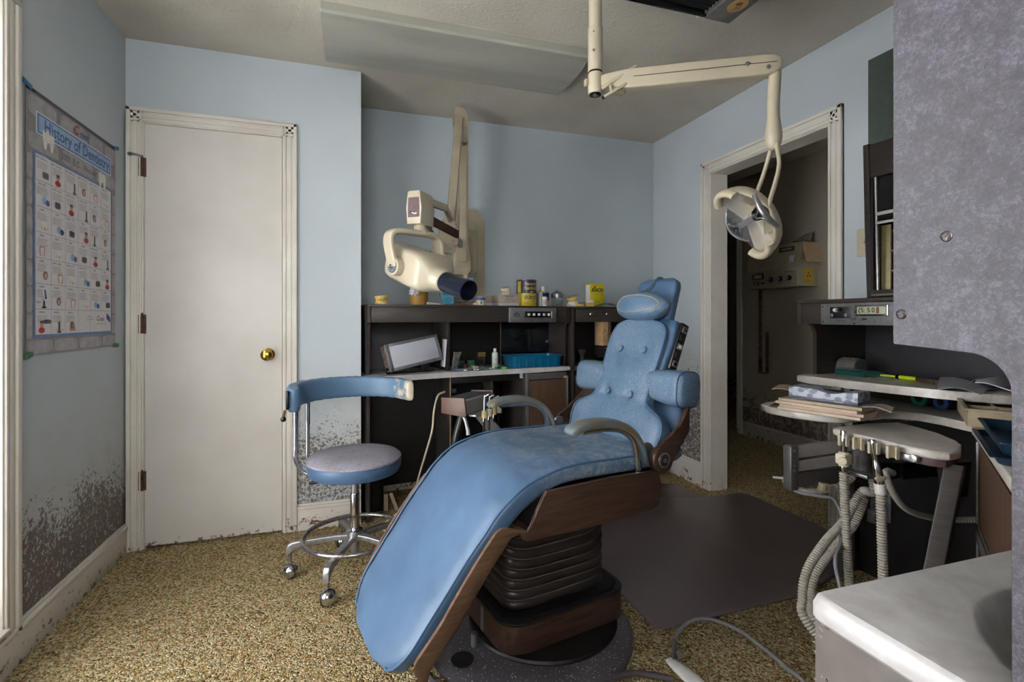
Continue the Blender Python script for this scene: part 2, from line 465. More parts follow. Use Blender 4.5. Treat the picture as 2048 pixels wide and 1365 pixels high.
def _glass(m, c='FFFFFF', r=.03, a=None):
    m.set(r, spec=.5, trans=1., ior=1.45); m.col(srgb(c))
GLASS = mk('clear_glass', lambda m: _glass(m))
def _acr(m):
    m.set(.08, spec=.5, alpha=.14); m.col(srgb('A8ACB4'))
ACR = mk('clear_acrylic_shield', _acr)
def _smoke(m): m.set(.06, spec=.6); m.col(srgb('14161A'))
SMOKE = mk('smoked_acrylic', _smoke)
def _teal(m): m.set(.1, alpha=.55); m.col(srgb('2D6A66'))
TEALG = mk('teal_acrylic', _teal)
def _diff(m):
    m.set(.35, spec=.4); co = m.coord(scale=(1, 1, 1)); g_ = m.noise(3, 3, m.coord(scale=(.3, 3, 1)))
    v = m.n('ShaderNodeTexVoronoi'); v.inputs['Scale'].default_value = 90; v.inputs['Randomness'].default_value = 0; m.L(co, v.inputs['Vector'])
    m.col(m.ramp(g_, [(.3, srgb('95958B')), (.7, srgb('ABA99D'))])); m.bump(v.outputs['Distance'], .25, .002)
DIFF = mk('prismatic_acrylic_diffuser', _diff)
FROST = plain('frosted_viewer_glass', 'B9BBC4', .35, var=.04, scale=4)
TBLUE = plain('teal_blue_plastic', '0F6488', .28, var=.06)
NAVYT = plain('dark_blue_tray_plastic', '1C3549', .3)
TANP = plain('tan_plastic', '9B8C72', .45)
PLASTER = plain('yellow_plaster_stone', 'D9B96A', .75, var=.15, scale=90, bump=.4)
PLASTW = plain('cream_plaster_stone', 'D6CBB0', .75, var=.12, scale=90, bump=.4)
PAPER = plain('aged_paper', 'C9B8A2', .8)
PAPERW = plain('white_paper', 'D3D3DA', .8)
PAPERG = plain('grey_newsprint', '9A9284', .85)
def ink(name, c, r=.6): return plain(name, c, r, var=.02)
I_BLK = ink('black_ink', '1A1A20'); I_WHT = ink('white_ink', 'E4E2E0'); I_BLU = ink('blue_ink', '2D4F96'); I_RED = ink('red_ink', 'B0282E')
I_YEL = ink('yellow_card', 'D9C81A'); I_NAVY = ink('navy_ink', '1E2450'); I_GRN = ink('green_ink', '1F6A58'); I_GREY = ink('grey_ink', '77757A')
I_ORG = ink('orange_ink', 'C8581E'); I_PINK = ink('pink_ink', 'C79A9A'); I_SKY = ink('pale_blue_ink', '8FBAD8'); I_BRN = ink('brown_ink', '6A4636')

# ------------------------------------------------------------------ the setting
def build_room():
    g = G(); g.b2((XL-.3, YN-.3, -.08), (5.2, 5.7, 0), CARPET); struct('floor', g)
    g = G(); g.b2((XL-.3, YN-.3, CEIL), (5.2, 5.7, CEIL+.1), CEILM); struct('ceiling', g)
    # left wall with the tall window (its opening just outside the frame)
    w0, w1, z0, z1 = .85, 1.93, .16, 2.10
    g = G()
    for lo, hi in (((YN-.12, 0), (w0, CEIL)), ((w1, 0), (YD+.12, CEIL)), ((w0, 0), (w1, z0)), ((w0, z1), (w1, CEIL))):
        g.b2((XL-.12, lo[0], lo[1]), (XL, hi[0], hi[1]), BLUEW)
    struct('wall_left', g)
    g = G()
    for a, b in (((w0-.0, z0), (w0+.05, z1)), ((w1-.05, z0), (w1, z1)), ((w0, z0), (w1, z0+.05)), ((w0, z1-.05), (w1, z1)), ((w0, 1.1), (w1, 1.14))):
        g.b2((XL-.08, a[0], a[1]), (XL-.045, b[0], b[1]), TRIM, .004)
    wn = struct('window_1', g)
    g = G(); g.b2((XL-.065, w0+.05, z0+.05), (XL-.060, w1-.05, z1-.05), GLASS); p = struct('window_pane', g, wn)
    # casing: fluted board
    g = G()
    def casing_v(y0, zlo, zhi, sgnd=1, x=XL, n=1):   # vertical casing on an x= wall; n=+1 faces +x
        for k, (a, b, d) in enumerate(((0, .082, .012), (.008, .022, .018), (.030, .050, .016), (.060, .082, .020))):
            ya, yb = (y0+a, y0+b) if sgnd > 0 else (y0-b, y0-a)
            g.b2((x, ya, zlo), (x+n*d, yb, zhi), TRIM, .003)
    casing_v(w1-.005, .105, z1+.0); casing_v(w0+.005, .105, z1, -1)
    for a, b, d in ((0, .082, .012), (.008, .022, .018), (.030, .050, .016), (.060, .082, .020)):
        g.b2((XL, w0-.08, z1-.005+a), (XL+d, w1+.08, z1-.005+b), TRIM, .003)
    g.b2((XL-.12, w1-.001, z0), (XL, w1+.004, z1), TRIM); g.b2((XL-.12, w0-.004, z0), (XL, w0+.001, z1), TRIM)
    g.b2((XL-.12, w0, z0-.012), (XL+.03, w1, z0), TRIM, .003); g.b2((XL-.12, w0, z1), (XL, w1, z1+.004), TRIM)
    struct('trim_1', g)
    # door wall (front of the boxed-out closet) and its return
    g = G(); g.b2((XL-.12, YD, 0), (-.955, YD+.1, CEIL), BLUED); g.b2((-.955, YD, 2.055), (-.325, YD+.1, CEIL), BLUED)
    g.b2((-.325, YD, 0), (.0516, YD+.1, CEIL), BLUED); g.b2((-.0484, YD+.1, 0), (.0516, YB+.12, CEIL), BLUED)
    g.b2((XL, YD+.16, 0), (-.05, YD+.2, CEIL), DARK)
    struct('wall_closet', g)
    g = G(); g.b2((.0516, YB, 0), (XR+.12, YB+.12, CEIL), BLUEB); struct('wall_back', g)
    # right wall with the doorway opening
    d0, d1, dz = 1.825, 2.677, 2.045
    g = G(); g.b2((XR, YN-.12, 0), (XR+.12, d0, CEIL), BLUER); g.b2((XR, d1, 0), (XR+.12, YB, CEIL), BLUER); g.b2((XR, d0, dz), (XR+.12, d1, CEIL), BLUER)
    struct('wall_right', g)
    g = G(); g.b2((XL-.12, YN-.12, 0), (-.85, YN, CEIL), BLUEB); g.b2((.20, YN-.12, 0), (XR, YN, CEIL), BLUEB); g.b2((-.85, YN-.12, 0), (.20, YN, .92), BLUEB); g.b2((-.85, YN-.12, 2.05), (.20, YN, CEIL), BLUEB); struct('wall_near', g)
    g = G()
    for a, b in (((-.85, .92), (-.81, 2.05)), ((.16, .92), (.20, 2.05)), ((-.85, .92), (.20, .96)), ((-.85, 2.01), (.20, 2.05)), ((-.85, 1.47), (.20, 1.50))): g.b2((a[0], YN-.08, a[1]), (b[0], YN-.05, b[1]), TRIM, .003)
    wn2 = struct('added_fill_window', g)  # added opening behind the camera, never in view, supplies fill light
    g = G(); g.b2((-.81, YN-.067, .96), (.16, YN-.063, 2.01), GLASS); struct('window_pane', g, wn2)
    # doorway jamb and casing
    g = G(); g.b2((XR-.004, d1-.012, 0), (XR+.124, d1+.002, dz), TRIM); g.b2((XR-.004, d0-.002, 0), (XR+.124, d0+.012, dz), TRIM)
    g.b2((XR-.004, d0, dz-.012), (XR+.124, d1, dz+.002), TRIM)
    for a, b, d in ((0, .076, .012), (.006, .018, .018), (.026, .044, .016), (.056, .076, .022)):
        g.b2((XR-d, d1-.008+a, 0), (XR, d1-.008+b, dz+.068), TRIM, .003)
        g.b2((XR-d, d0+.008-b, 0), (XR, d0+.008-a, dz+.068), TRIM, .003)
        g.b2((XR-d, d0-.068, dz-.008+a), (XR, d1+.068, dz-.008+b), TRIM, .003)
    struct('trim_2', g)
    # closet door
    g = G(); g.b2((-.940, YD-.006, .012), (-.338, YD+.03, 2.04), DOORM, .003)
    dr = struct('door_1', g)
    g = G(); c = V(-.403, YD-.006, .923)
    g.lathe([(0, 0), (.031, 0), (.031, .004), (.022, .008), (.011, .012), (.010, .030), (.020, .036), (.0275, .046), (.029, .054), (.026, .062), (.014, .068), (.006, .069), (0, .069)], BRASS, c, (0, -1, 0), 32)
    o = struct('door_knob', g, dr); o['label'] = 'round brass door knob'
    for z in (1.83, 1.08, .33):
        g = G(); g.cyl((-.948, YD-.016, z-.045), (-.948, YD-.016, z+.045), .006, RUST, seg=12); g.b2((-.965, YD-.013, z-.045), (-.934, YD-.0065, z+.045), RUST, .001)
        g.cyl((-.948, YD-.016, z+.045), (-.948, YD-.016, z+.054), .0045, RUST, seg=8)
        if z > 1.5:
            g.tube([(-.948, YD-.018, z+.048), (-.965, YD-.03, z+.052), (-.985, YD-.03, z+.055)], .005, STEEL); g.cyl((-.985, YD-.03, z+.055), (-1.0, YD-.022, z+.056), .008, STEEL, seg=10)
        o = struct('hinge', g, dr); o['label'] = 'rusty door hinge'
    g = G()
    for a, b, d in ((0, .070, .012), (.006, .018, .018), (.026, .044, .016), (.052, .070, .022)):
        g.b2((-.943-b, YD-d, 0), (-.943-a, YD, 2.112), TRIM, .003)
        g.b2((-.336+a, YD-d, 0), (-.336+b, YD, 2.112), TRIM, .003)
        g.b2((-1.013, YD-d, 2.042+a), (-.266, YD, 2.042+b), TRIM, .003)
    g.b2((-.955, YD-.002, 0), (-.941, YD+.1, 2.055), TRIM); g.b2((-.337, YD-.002, 0), (-.325, YD+.1, 2.055), TRIM); g.b2((-.955, YD-.002, 2.041), (-.325, YD+.1, 2.055), TRIM)
    struct('trim_3', g)
    # baseboards: board, cap moulding
    def base(name, x0, y0, x1, y1, nx, ny, h=.14):
        g = G()
        for d, za, zb, bv in ((.014, 0, h-.022, .003), (.020, h-.030, h-.012, .005), (.010, h-.014, h, .004)):
            g.b2((min(x0, x1, x0+nx*d), min(y0, y1, y0+ny*d), za), (max(x0, x1, x0+nx*d), max(y0, y1, y0+ny*d), zb), TRIM, bv)
        struct(name, g)
    base('baseboard_left', XL, YN, XL, YD-.02, 1, 0)
    base('baseboard_closet', -.266, YD, .0516, YD, 0, -1)
    base('baseboard_back', .0516, YB, XR, YB, 0, -1, .13)
    base('baseboard_right', XR, 2.745, XR, YB-.02, -1, 0, .16)
    base('baseboard_hall', 3.55, YN, 3.55, 3.86, -1, 0, .13)
    # hall beyond the doorway
    g = G(); g.b2((3.55, YN-.12, 0), (3.67, 3.94, CEIL), HALLW); g.b2((3.55, 3.94, 2.03), (3.67, 4.75, CEIL), HALLW); g.b2((3.55, 4.75, 0), (3.67, 5.6, CEIL), HALLW)
    struct('wall_hall', g)
    g = G(); g.b2((XR+.12, 5.5, 0), (5.1, 5.62, CEIL), HALLW); g.b2((XR+.12, YN-.12, 0), (2.68, YN, CEIL), HALLW); g.b2((3.18, YN-.12, 0), (3.55, YN, CEIL), HALLW); g.b2((2.68, YN-.12, 0), (3.18, YN, 1.2), HALLW); g.b2((2.68, YN-.12, 1.8), (3.18, YN, CEIL), HALLW)
    g.b2((XR, YB+.12, 0), (XR+.12, 5.62, CEIL), HALLW); g.b2((3.67, 3.7, 0), (5.1, 3.82, CEIL), HALLW); g.b2((5.0, 3.82, 0), (5.12, 5.5, CEIL), HALLW)
    struct('wall_hall_end', g)
    g = G(); g.b2((2.68, YN-.08, 1.2), (3.18, YN-.05, 1.23), TRIM); g.b2((2.68, YN-.08, 1.77), (3.18, YN-.05, 1.8), TRIM); g.b2((2.68, YN-.08, 1.2), (2.71, YN-.05, 1.8), TRIM); g.b2((3.15, YN-.08, 1.2), (3.18, YN-.05, 1.8), TRIM); g.b2((2.71, YN-.067, 1.23), (3.15, YN-.063, 1.77), GLASS); struct('added_hall_fill_window', g)  # unseen opening added at the hall's near end to brighten the hall
    g = G()
    for a, b, d in ((0, .07, .012), (.006, .018, .018), (.052, .07, .022)):
        g.b2((3.55-d, 3.94-b, 0), (3.55, 3.94-a, 2.10), TRIM, .003); g.b2((3.55-d, 3.87, 2.03+a), (3.55, 4.82, 2.03+b), TRIM, .003); g.b2((3.55-d, 4.75+a, 0), (3.55, 4.75+b, 2.10), TRIM, .003)
    g.b2((3.548, 3.938, 0), (3.672, 3.95, 2.03), TRIM); g.b2((3.548, 4.74, 0), (3.672, 4.752, 2.03), TRIM)
    struct('trim_4', g)
build_room()

# ------------------------------------------------------------------ dental chair; local x = towards the head, y = away from the window side (b = -y)
def path_frames(pts):
    """pts [(a,z)] -> list of (pos, tangent, normal) in the x-z plane"""
    out = []
    for i, p in enumerate(pts):
        a = pts[max(0, i-1)]; b = pts[min(len(pts)-1, i+1)]
        t = V(b[0]-a[0], 0, b[1]-a[1]).normalized(); out.append((V(p[0], 0, p[1]), t, V(-t.z, 0, t.x)))
    return out
def resample(pts, n):
    P = catmull([V(p[0], p[1], 0) for p in pts], 16); L = [0]
    for i in range(1, len(P)): L.append(L[-1]+(P[i]-P[i-1]).length)
    out = []
    j = 0
    for k in range(n):
        d = L[-1]*k/(n-1)
        while j < len(P)-2 and L[j+1] < d: j += 1
        q = P[j].lerp(P[j+1], (d-L[j])/max(1e-9, L[j+1]-L[j])); out.append((q.x, q.y))
    return out, L[-1]
def interp(tab, x):
    if x <= tab[0][0]: return tab[0][1]
    for (x0, y0), (x1, y1) in zip(tab, tab[1:]):
        if x <= x1: return y0+(y1-y0)*(x-x0)/(x1-x0)
    return tab[-1][1]
def build_chair():
    T = thing('dental_chair', 'reclining dental patient chair with worn light blue vinyl cushions and walnut shells', 'dental chair', (.60, 1.68, 0), math.radians(11.5))
    # floor plate
    g = G(); g.lathe([(0, .0), (.352, 0), (.364, .005), (.366, .014), (.358, .022), (.27, .032), (0, .034)], SPECK, (0, 0, 0), seg=80)
    g.cyl((-.285, .13-.20, .028), (-.285, .13-.20, .0335), .036, BLACK, seg=32)
    o = part('base_plate', g, T, 'round grey base plate flecked with white paint')
    g = G(); g.lathe([(0, .03), (.262, .03), (.266, .038), (.262, .046), (0, .047)], DARK, (.06, 0, 0), seg=64)
    g.cyl((-.225, -.03, .028), (-.225, -.03, .075), .011, STEEL, seg=10)
    part('turntable', g, T)
    # wood-clad box
    def rrect(x0, x1, y0, y1, r, n=8):
        out = []
        for cx, cy, a0 in ((x1-r, y1-r, 0), (x0+r, y1-r, 90), (x0+r, y0+r, 180), (x1-r, y0+r, 270)):
            for k in range(n+1):
                a = math.radians(a0+90*k/n); out.append((cx+r*math.cos(a), cy+r*math.sin(a)))
        return out
    g = G(); g.prism(rrect(-.185, .315, -.178, .178, .075), .055, .142, WALX, bev=.004)
    o = part('base_housing', g, T)
    g = G(); g.b2((-.187, -.02+.0, .056), (-.1845, .002, .141), STEEL, .0008); part('joint_strip', g, o)
    g = G(); outer = rrect(-.187, .317, -.18, .18, .077)
    g.prism(outer, .142, .153, DARK, bev=.003); g.prism(rrect(-.170, .30, -.163, .163, .07), .150, .158, BLACK)
    part('base_rim', g, T, 'black rubber rim on the wooden base housing')
    # bellows
    g = G(); st = []; nf = 9; z0, z1 = .155, .49
    NS = nf*10+1
    ang = 64
    vs = []; fs = []
    for i in range(NS):
        u = i/(NS-1); z = z0+(z1-z0)*u; ph = (u*nf) % 1
        bul = abs(math.sin(PI*ph))**.45
        ca = .058-.035*u; ha = .205+.012*u; hb = .128+.035*u
        ha += .013*(bul-1); hb += .013*(bul-1)
        for k in range(ang):
            th = 2*PI*k/ang; cx, sx = math.cos(th), math.sin(th); e = 5.5
            x = ca+ha*sgn(cx)*abs(cx)**(2/e); y = hb*sgn(sx)*abs(sx)**(2/e)
            droop = .014*math.sin(PI*u)*math.cos(2*th+.5)+.006*math.sin(PI*u)*math.sin(3*th+u*4)
            vs.append((x, y, z+droop))
    for i in range(NS-1):
        for k in range(ang):
            k2 = (k+1) % ang; fs.append((i*ang+k, i*ang+k2, (i+1)*ang+k2, (i+1)*ang+k))
    g.add(vs, fs, BELL)
    o = part('bellows', g, T, 'dark brown accordion bellows', ang=80)
    g = G()
    for f in range(1, nf):
        i = f*10; row = vs[i*ang:(i+1)*ang]; c = V(sum(p[0] for p in row)/ang, 0, 0)
        pts = [V(p[0], p[1], p[2])+(V(p[0], p[1], 0)-c).normalized()*.0045 for p in row]
        g.tube(pts, .0022, BELLE, seg=6, sm=False, closed=True)
    part('fold_edge', g, o, 'paler bellows fold lines')
    # seat shell: side panels + pan
    side = [(-.118, .603), (-.13, .585), (-.150, .556), (-.160, .53), (-.168, .505), (-.180, .492), (-.197, .494), (-.206, .503), (-.210, .497), (-.203, .481), (-.185, .472), (-.165, .468),
            (0, .466), (.20, .468), (.31, .474), (.332, .486), (.343, .51), (.345, .545), (.336, .578), (.320, .594), (.30, .600), (.15, .604)]
    for s_ in (-1, 1):
        g = G(); g.prism(side, s_*.287, s_*.301, WALX, 'xz', bev=.004)
        part('seat_side_panel', g, T, 'walnut side panel under the seat cushion, %s side' % ('near' if s_ < 0 else 'far'))
    g = G(); g.b2((-.17, -.288, .474), (.33, .288, .488), WALX, .004); g.b2((-.15, -.26, .488), (.33, .26, .575), DARK); part('seat_pan', g, T)
    # cushion profile
    prof = [(-.578, .148), (-.555, .186), (-.49, .278), (-.42, .372), (-.34, .480), (-.26, .570), (-.18, .628), (-.09, .658), (.02, .670), (.18, .666), (.34, .664), (.47, .668)]
    P, L = resample(prof, 64); fr = path_frames(P); st = []
    for i, (p, t, n) in enumerate(fr):
        d = L*i/63; hw = interp([(0, .245), (.35, .262), (.6, .272), (2, .272)], d)
        r = .13
        if d < r: hw = hw-r+math.sqrt(max(0, r*r-(r-d)**2))
        hv = interp([(0, .032), (.35, .034), (.50, .050), (.62, .050), (.75, .042), (2, .040)], d)
        if d < .05: hv = .012+.028*math.sqrt(max(0, 1-(1-d/.05)**2))
        h0 = hv
        if d > L-.03: hv = .02+.02*math.sqrt(max(0, 1-(1-(L-d)/.03)**2))
        st.append((p-n*min(h0, .045), V(0, 1, 0), n, hw, hv))
    g = G(); g.sweep(st, VSEAT, e=3.6, seg=72)
    bvs = g.v
    for i in range(len(bvs)):
        v = bvs[i]
        if v.x > -.15:      # seat dip
            w = math.exp(-((v.x-.15)/.2)**2-(v.y/.15)**2)
            if v.z > .63: v.z -= .012*w
        if v.x < -.1:       # gathered creases along the near edge
            w = math.exp(-((abs(v.y)-.22)/.03)**2)
            v.z += .003*w*math.sin(v.x*95)+.0015*w*math.sin(v.x*210+1)
        if v.x < -.05: v.z += .006*math.exp(-(v.y/.14)**2)
    seat = part('seat_and_leg_cushion', g, T, 'long blue vinyl seat and leg rest cushion', ang=70)
    g = G()
    for s_ in (-1, 1):
        pts = [c+U*(s_*(hu-.001))+W*(hv*.66) for c, U, W, hu, hv in st[1:]]
        g.tube(pts, .0038, VINP, seg=8, sm=False)
    c, U, W, hu, hv = st[1]; g.tube([c+U*(k/6*hu)+W*hv*.66 for k in range(-6, 7)], .0038, VINP, seg=8)
    part('piping', g, seat)
    # leg-rest plywood shell
    P2, L2 = resample([(-.546, .172), (-.522, .212), (-.49, .258), (-.42, .358), (-.34, .462), (-.27, .540), (-.236, .566)], 30); fr = path_frames(P2)
    grid = []
    for i, (p, t, n) in enumerate(fr):
        u = i/29; w = .258+.03*min(1, u*3); lift = 1.
        if u < .12: lift = .25+.75*math.sin(u/.12*PI/2)
        if u > .86: lift = max(.1, math.cos((u-.86)/.14*PI/2*.93))
        row = []
        for bb, nn in ((-w-.012, -.008), (-w-.014, -.030), (-w-.006, -.062), (-w+.02, -.083), (-w+.06, -.094), (-.12, -.098), (0, -.099),
                       (.12, -.098), (w-.06, -.094), (w-.02, -.083), (w+.006, -.062), (w+.014, -.030), (w+.012, -.008)):
            h = -.099+(nn+.099)*lift
            row.append(p+V(0, bb, 0)+n*h)
        grid.append(row)
    g = G(); g.sheet(grid, .013, WALL_)
    part('leg_rest_shell', g, T, 'bent plywood leg rest shell with upturned edges', ang=50)
    g = G(); g.b2((-.24, -.2, .46), (-.16, .2, .52), DARK, .01); g.b2((-.16, -.13, .475), (.30, .13, .50), DARK); part('hinge_block', g, T)
    # back: normal points to the patient (-x, +z)
    ba = [(.600, .335), (.64, .345), (.70, .362), (.75, .382), (.80, .405), (.90, .445), (1.0, .487), (1.06, .512), (1.10, .530)]   # z -> front-surface a
    hwt = [(.598, .16), (.606, .205), (.625, .238), (.66, .254), (.70, .262), (.735, .258), (.757, .244), (.772, .212), (.784, .170), (.797, .152), (.83, .147), (.90, .150), (.98, .155), (1.04, .154), (1.07, .147), (1.088, .130), (1.097, .105), (1.102, .07)]
    st = []
    nb = 70
    for i in range(nb):
        z = .598+.504*i/(nb-1); a = interp(ba, z); a2 = interp(ba, z+.02); a0 = interp(ba, z-.02)
        t = V(a2-a0, 0, .04).normalized(); n = V(-t.z, 0, t.x)
        hv = interp([(.598, .015), (.615, .036), (.7, .042), (.85, .034), (1.07, .030), (1.102, .012)], z)
        hw = sum(interp(hwt, z+q) for q in (-.008, 0, .008))/3
        st.append((V(a, 0, z)-n*hv, V(0, 1, 0), n, hw, hv))
    g = G(); g.sweep(st, VINM, e=4.2, seg=120)
    btn = [(.068, .985), (-.068, .985), (.064, .815), (-.064, .815)]
    nrm0 = V(-.92, 0, .38).normalized()
    for v in g.v:
        if (v.x - interp(ba, v.z)) < .02:
            for by, bz in btn:
                d2 = (v.y-by)**2+(v.z-bz)**2; v -= nrm0*(.013*math.exp(-d2/.0009))
            v -= nrm0*(.004*math.exp(-((v.z-.808-.0*v.y+.6*v.y*v.y)/.007)**2)*(1 if abs(v.y) < .13 else .3))
            v += nrm0*(.006*math.exp(-((v.z-.9)/.05)**2-(v.y/.07)**2))+nrm0*(.008*math.exp(-((v.z-.70)/.06)**2-(v.y/.12)**2))
        if abs(v.y) > .1 and .76 < v.z < .82: v.x += .002*math.sin(v.z*400)
    back = part('back_cushion', g, T, 'waisted blue vinyl back cushion with four buttons', ang=70)
    for by, bz in btn:
        g = G(); a = interp(ba, bz)+.006
        g.lathe([(0, -.004), (.0145, -.002), (.0150, .002), (.0125, .006), (.006, .008), (0, .0085)], VINM, V(a, by, bz)-nrm0*.002, nrm0, 24)
        part('button', g, back)
    g = G()
    for s_ in (-1, 1):
        g.tube([c+U*(s_*(hu-.002))+W*(hv*.62) for c, U, W, hu, hv in st[1:-1]], .0036, VINP, seg=8, sm=False)
    c, U, W, hu, hv = st[-2]; g.tube([c+U*(k/6*hu)+W*hv*.6 for k in range(-6, 7)], .0036, VINP, seg=8)
    part('piping', g, back)
    # rear upholstered shell behind the cushion
    st2 = []
    for i in range(30):
        z = .84+.262*i/29; a = interp(ba, z)+.062
        t = V(.40, 0, .92).normalized(); n = V(-t.z, 0, t.x)
        hw = interp([(.84, .13), (.87, .16), (1.0, .172), (1.07, .168), (1.095, .15), (1.102, .1)], z); hv = interp([(.84, .02), (.87, .035), (1.07, .034), (1.102, .012)], z)
        st2.append((V(a, 0, z), V(0, 1, 0), n, hw, hv))
    g = G(); g.sweep(st2, VIN, e=5, seg=60)
    g.sweep([(V(.47, 0, .60), V(0, 1, 0), V(-.92, 0, .4), .2, .02), (V(.50, 0, .66), V(0, 1, 0), V(-.92, 0, .4), .245, .035), (V(.53, 0, .76), V(0, 1, 0), V(-.92, 0, .4), .235, .035), (V(.56, 0, .84), V(0, 1, 0), V(-.92, 0, .4), .15, .03)], VIN, e=4, seg=48)
    part('back_rear_padding', g, T, ang=60)
    # control strip on the window side of the back
    R = Matrix.Translation(V(.548, -.184, 1.0)) @ Euler((0, math.radians(23), 0)).to_matrix().to_4x4()
    g = G(R); g.box((0, 0, -.0), (.040, .018, .185), BLACK, .006); g.box((.006, .004, -.115), (.03, .012, .07), WALX, .003)
    o = part('control_strip', g, T, 'black switch strip on the edge of the chair back')
    g = G(R)
    for k, zz in enumerate((.068, .034, 0, -.034, -.068)):
        g.box((0, -.010, zz), (.026, .004, .024), GREYM if k % 2 == 0 else DARK, .002); g.box((0, -.0125, zz), (.014, .003, .013), [BLACK, BLACK, WHITEP, BLACK, BLACK][k], .001)
    part('rocker_switch', g, o)
    # lumbar plywood wrap with pivots
    half = [(.325, .292, .622, .030), (.342, .293, .634, .043), (.365, .294, .650, .044), (.405, .295, .683, .036), (.45, .291, .730, .038), (.495, .268, .768, .048), (.53, .20, .79, .055), (.548, .10, .80, .058), (.553, 0, .80, .058)]
    rowp = half+[(a, -b, z, h) for a, b, z, h in half[:-1][::-1]]
    ctr = catmull([V(a, b, z) for a, b, z, h in rowp], 5); hh = catmull([V(h, 0, 0) for a, b, z, h in rowp], 5)
    grid = []
    for k in range(-4, 5):
        q = k/4; grid.append([c+V(0, 0, q*h.x) + V(-.25*q*h.x if c.x < .42 else 0, 0, 0) for c, h in zip(ctr, hh)])
    g = G(); g.sheet(grid, .013, WALX)
    for s_ in (-1, 1): g.cyl((.345, s_*.283, .632), (.345, s_*.309, .632), .045, WALX, seg=32, bev=.003)
    sh = part('lumbar_shell', g, T, 'walnut band wrapped behind the lower back', ang=50)
    for s_ in (-1, 1):
        g = G(); y = s_*.3088
        g.cyl((.345, y, .632), (.345, y+s_*.004, .632), .026, ALU, seg=32, bev=.001)
        g.lathe([(.017, 0), (.0185, .0015), (.020, 0)], BLACK, (.345, y+s_*.004, .632), (0, s_, 0), 32); g.lathe([(.009, 0), (.0105, .0012), (.012, 0)], BLACK, (.345, y+s_*.004, .632), (0, s_, 0), 32)
        g.cyl((.345, y+s_*.003, .632), (.345, y+s_*.006, .632), .008, ALU, seg=20)
        part('pivot_cap', g, sh, 'silver pivot cap with black rings')
    # side bolsters
    for s_ in (-1, 1):
        st = []
        nn = 22
        for i in range(nn):
            u = i/(nn-1); b = .125+(.302-.125)*u
            t = b-.125; e = .302-b
            kv = math.sqrt(max(.02, 1-(1-min(1, e/.035))**2)); kk = .80+.20*min(1, u*1.6)
            st.append((V(.486, s_*b, .858-.004*u), V(.92, 0, -.06).normalized(), V(.1, 0, 1).normalized(), .060*kk*(.66+.34*kv), .066*kk*(.66+.34*kv)))
        g = G(); g.sweep(st, VINW if s_ > 0 else VINM, e=3.4, seg=48)
        for v in g.v:
            if v.x > .50: v.z -= .0
        bo = part('side_bolster', g, T, 'blue vinyl elbow bolster on the %s side of the back' % ('near' if s_ < 0 else 'far'), ang=60)
        c, U, W, hu, hv = st[-3]
        pts = []
        for k in range(40):
            th = 2*PI*k/40; cx, sx = math.cos(th), math.sin(th); pts.append(c+U*hu*1.01*sgn(cx)*abs(cx)**(2/3.4)+W*hv*1.01*sgn(sx)*abs(sx)**(2/3.4))
        g = G(); g.tube(pts, .003, VINP, seg=8, sm=False, closed=True); part('piping', g, bo)
    # headrest board
    st = []
    for i in range(26):
        u = i/25; z = 1.085+.185*u; a = .592+.055*u
        hw = interp([(0, .09), (.06, .108), (.8, .108), (.93, .10), (1, .075)], u); hv = interp([(0, .012), (.08, .024), (.9, .024), (1, .008)], u)
        st.append((V(a, 0, z), V(0, 1, 0), V(-.96, 0, .28), hw, hv))
    g = G(); g.sweep(st, VIN, e=5, seg=48); hb = part('headrest_board', g, T, 'blue padded headrest board', ang=60)
    g = G(); g.tube([V(.528, 0, 1.203), V(.556, 0, 1.214), V(.590, 0, 1.232), V(.622, 0, 1.262), V(.640, 0, 1.273), V(.664, 0, 1.262), V(.668, 0, 1.20), V(.658, 0, 1.15)], .009, VINW, ry=.0025, seg=12, up=(0, 1, 0))
    part('pillow_strap', g, hb)
    # head pillow
    st = []
    for i in range(33):
        u = -1+2*i/32; w = (max(.004, 1-abs(u)**2.6))**.5
        st.append((V(.535+.012*u*u, u*.138, 1.155+.012*(1-u*u)*0), V(.90, 0, -.30).normalized(), V(.30, 0, .95).normalized(), .050*w, .056*w))
    g = G(); g.sweep(st, VINM, e=2.7, seg=48)
    pl = part('head_pillow', g, T, 'oval blue vinyl head pillow, tan along its seams', ang=70)
    g = G(); pts = []
    U = V(0, 1, 0); W = V(.30, 0, .95).normalized(); Nn = V(-.95, 0, .30).normalized()
    for k in range(40):
        th = 2*PI*k/40; y = .118*math.cos(th); w = .036*math.sin(th)
        x = (1-abs(y/.138)**2.6)**.5*.050*max(0, 1-abs(w/(.056*(1-abs(y/.138)**2.6)**.5))**2.7)**(1/2.7)
        pts.append(V(.535+.012*(y/.138)**2, y, 1.155)+W*w+Nn*(x+.0005))
    g.tube(pts, .0022, TANP, seg=6, sm=False, closed=True); part('piping', g, pl, 'tan worn pillow piping')
    # arms
    for s_ in (-1, 1):
        y = s_*.27
        arm = G(); arm.tube([V(.262, y*1.01, .50), V(.262, y*1.01, .60), V(.258, y*1.005, .665), V(.235, y, .715), V(.19, y, .745), V(.13, y, .756), V(.03, y, .757)], .0135, CHROME, seg=16)
        arm.box((.262, y*1.0, .55), (.034, .026, .05), STEEL, .004)
        o = part('arm_tube', arm, T, 'chrome armrest tube on the %s side' % ('near' if s_ < 0 else 'far'))
        P = catmull([V(-.02, y, .757), V(.03, y, .772), V(.10, y, .775), V(.17, y, .764), V(.225, y, .738), V(.262, y, .70), V(.284, y, .655), V(.290, y, .62)], 6)
        st = []
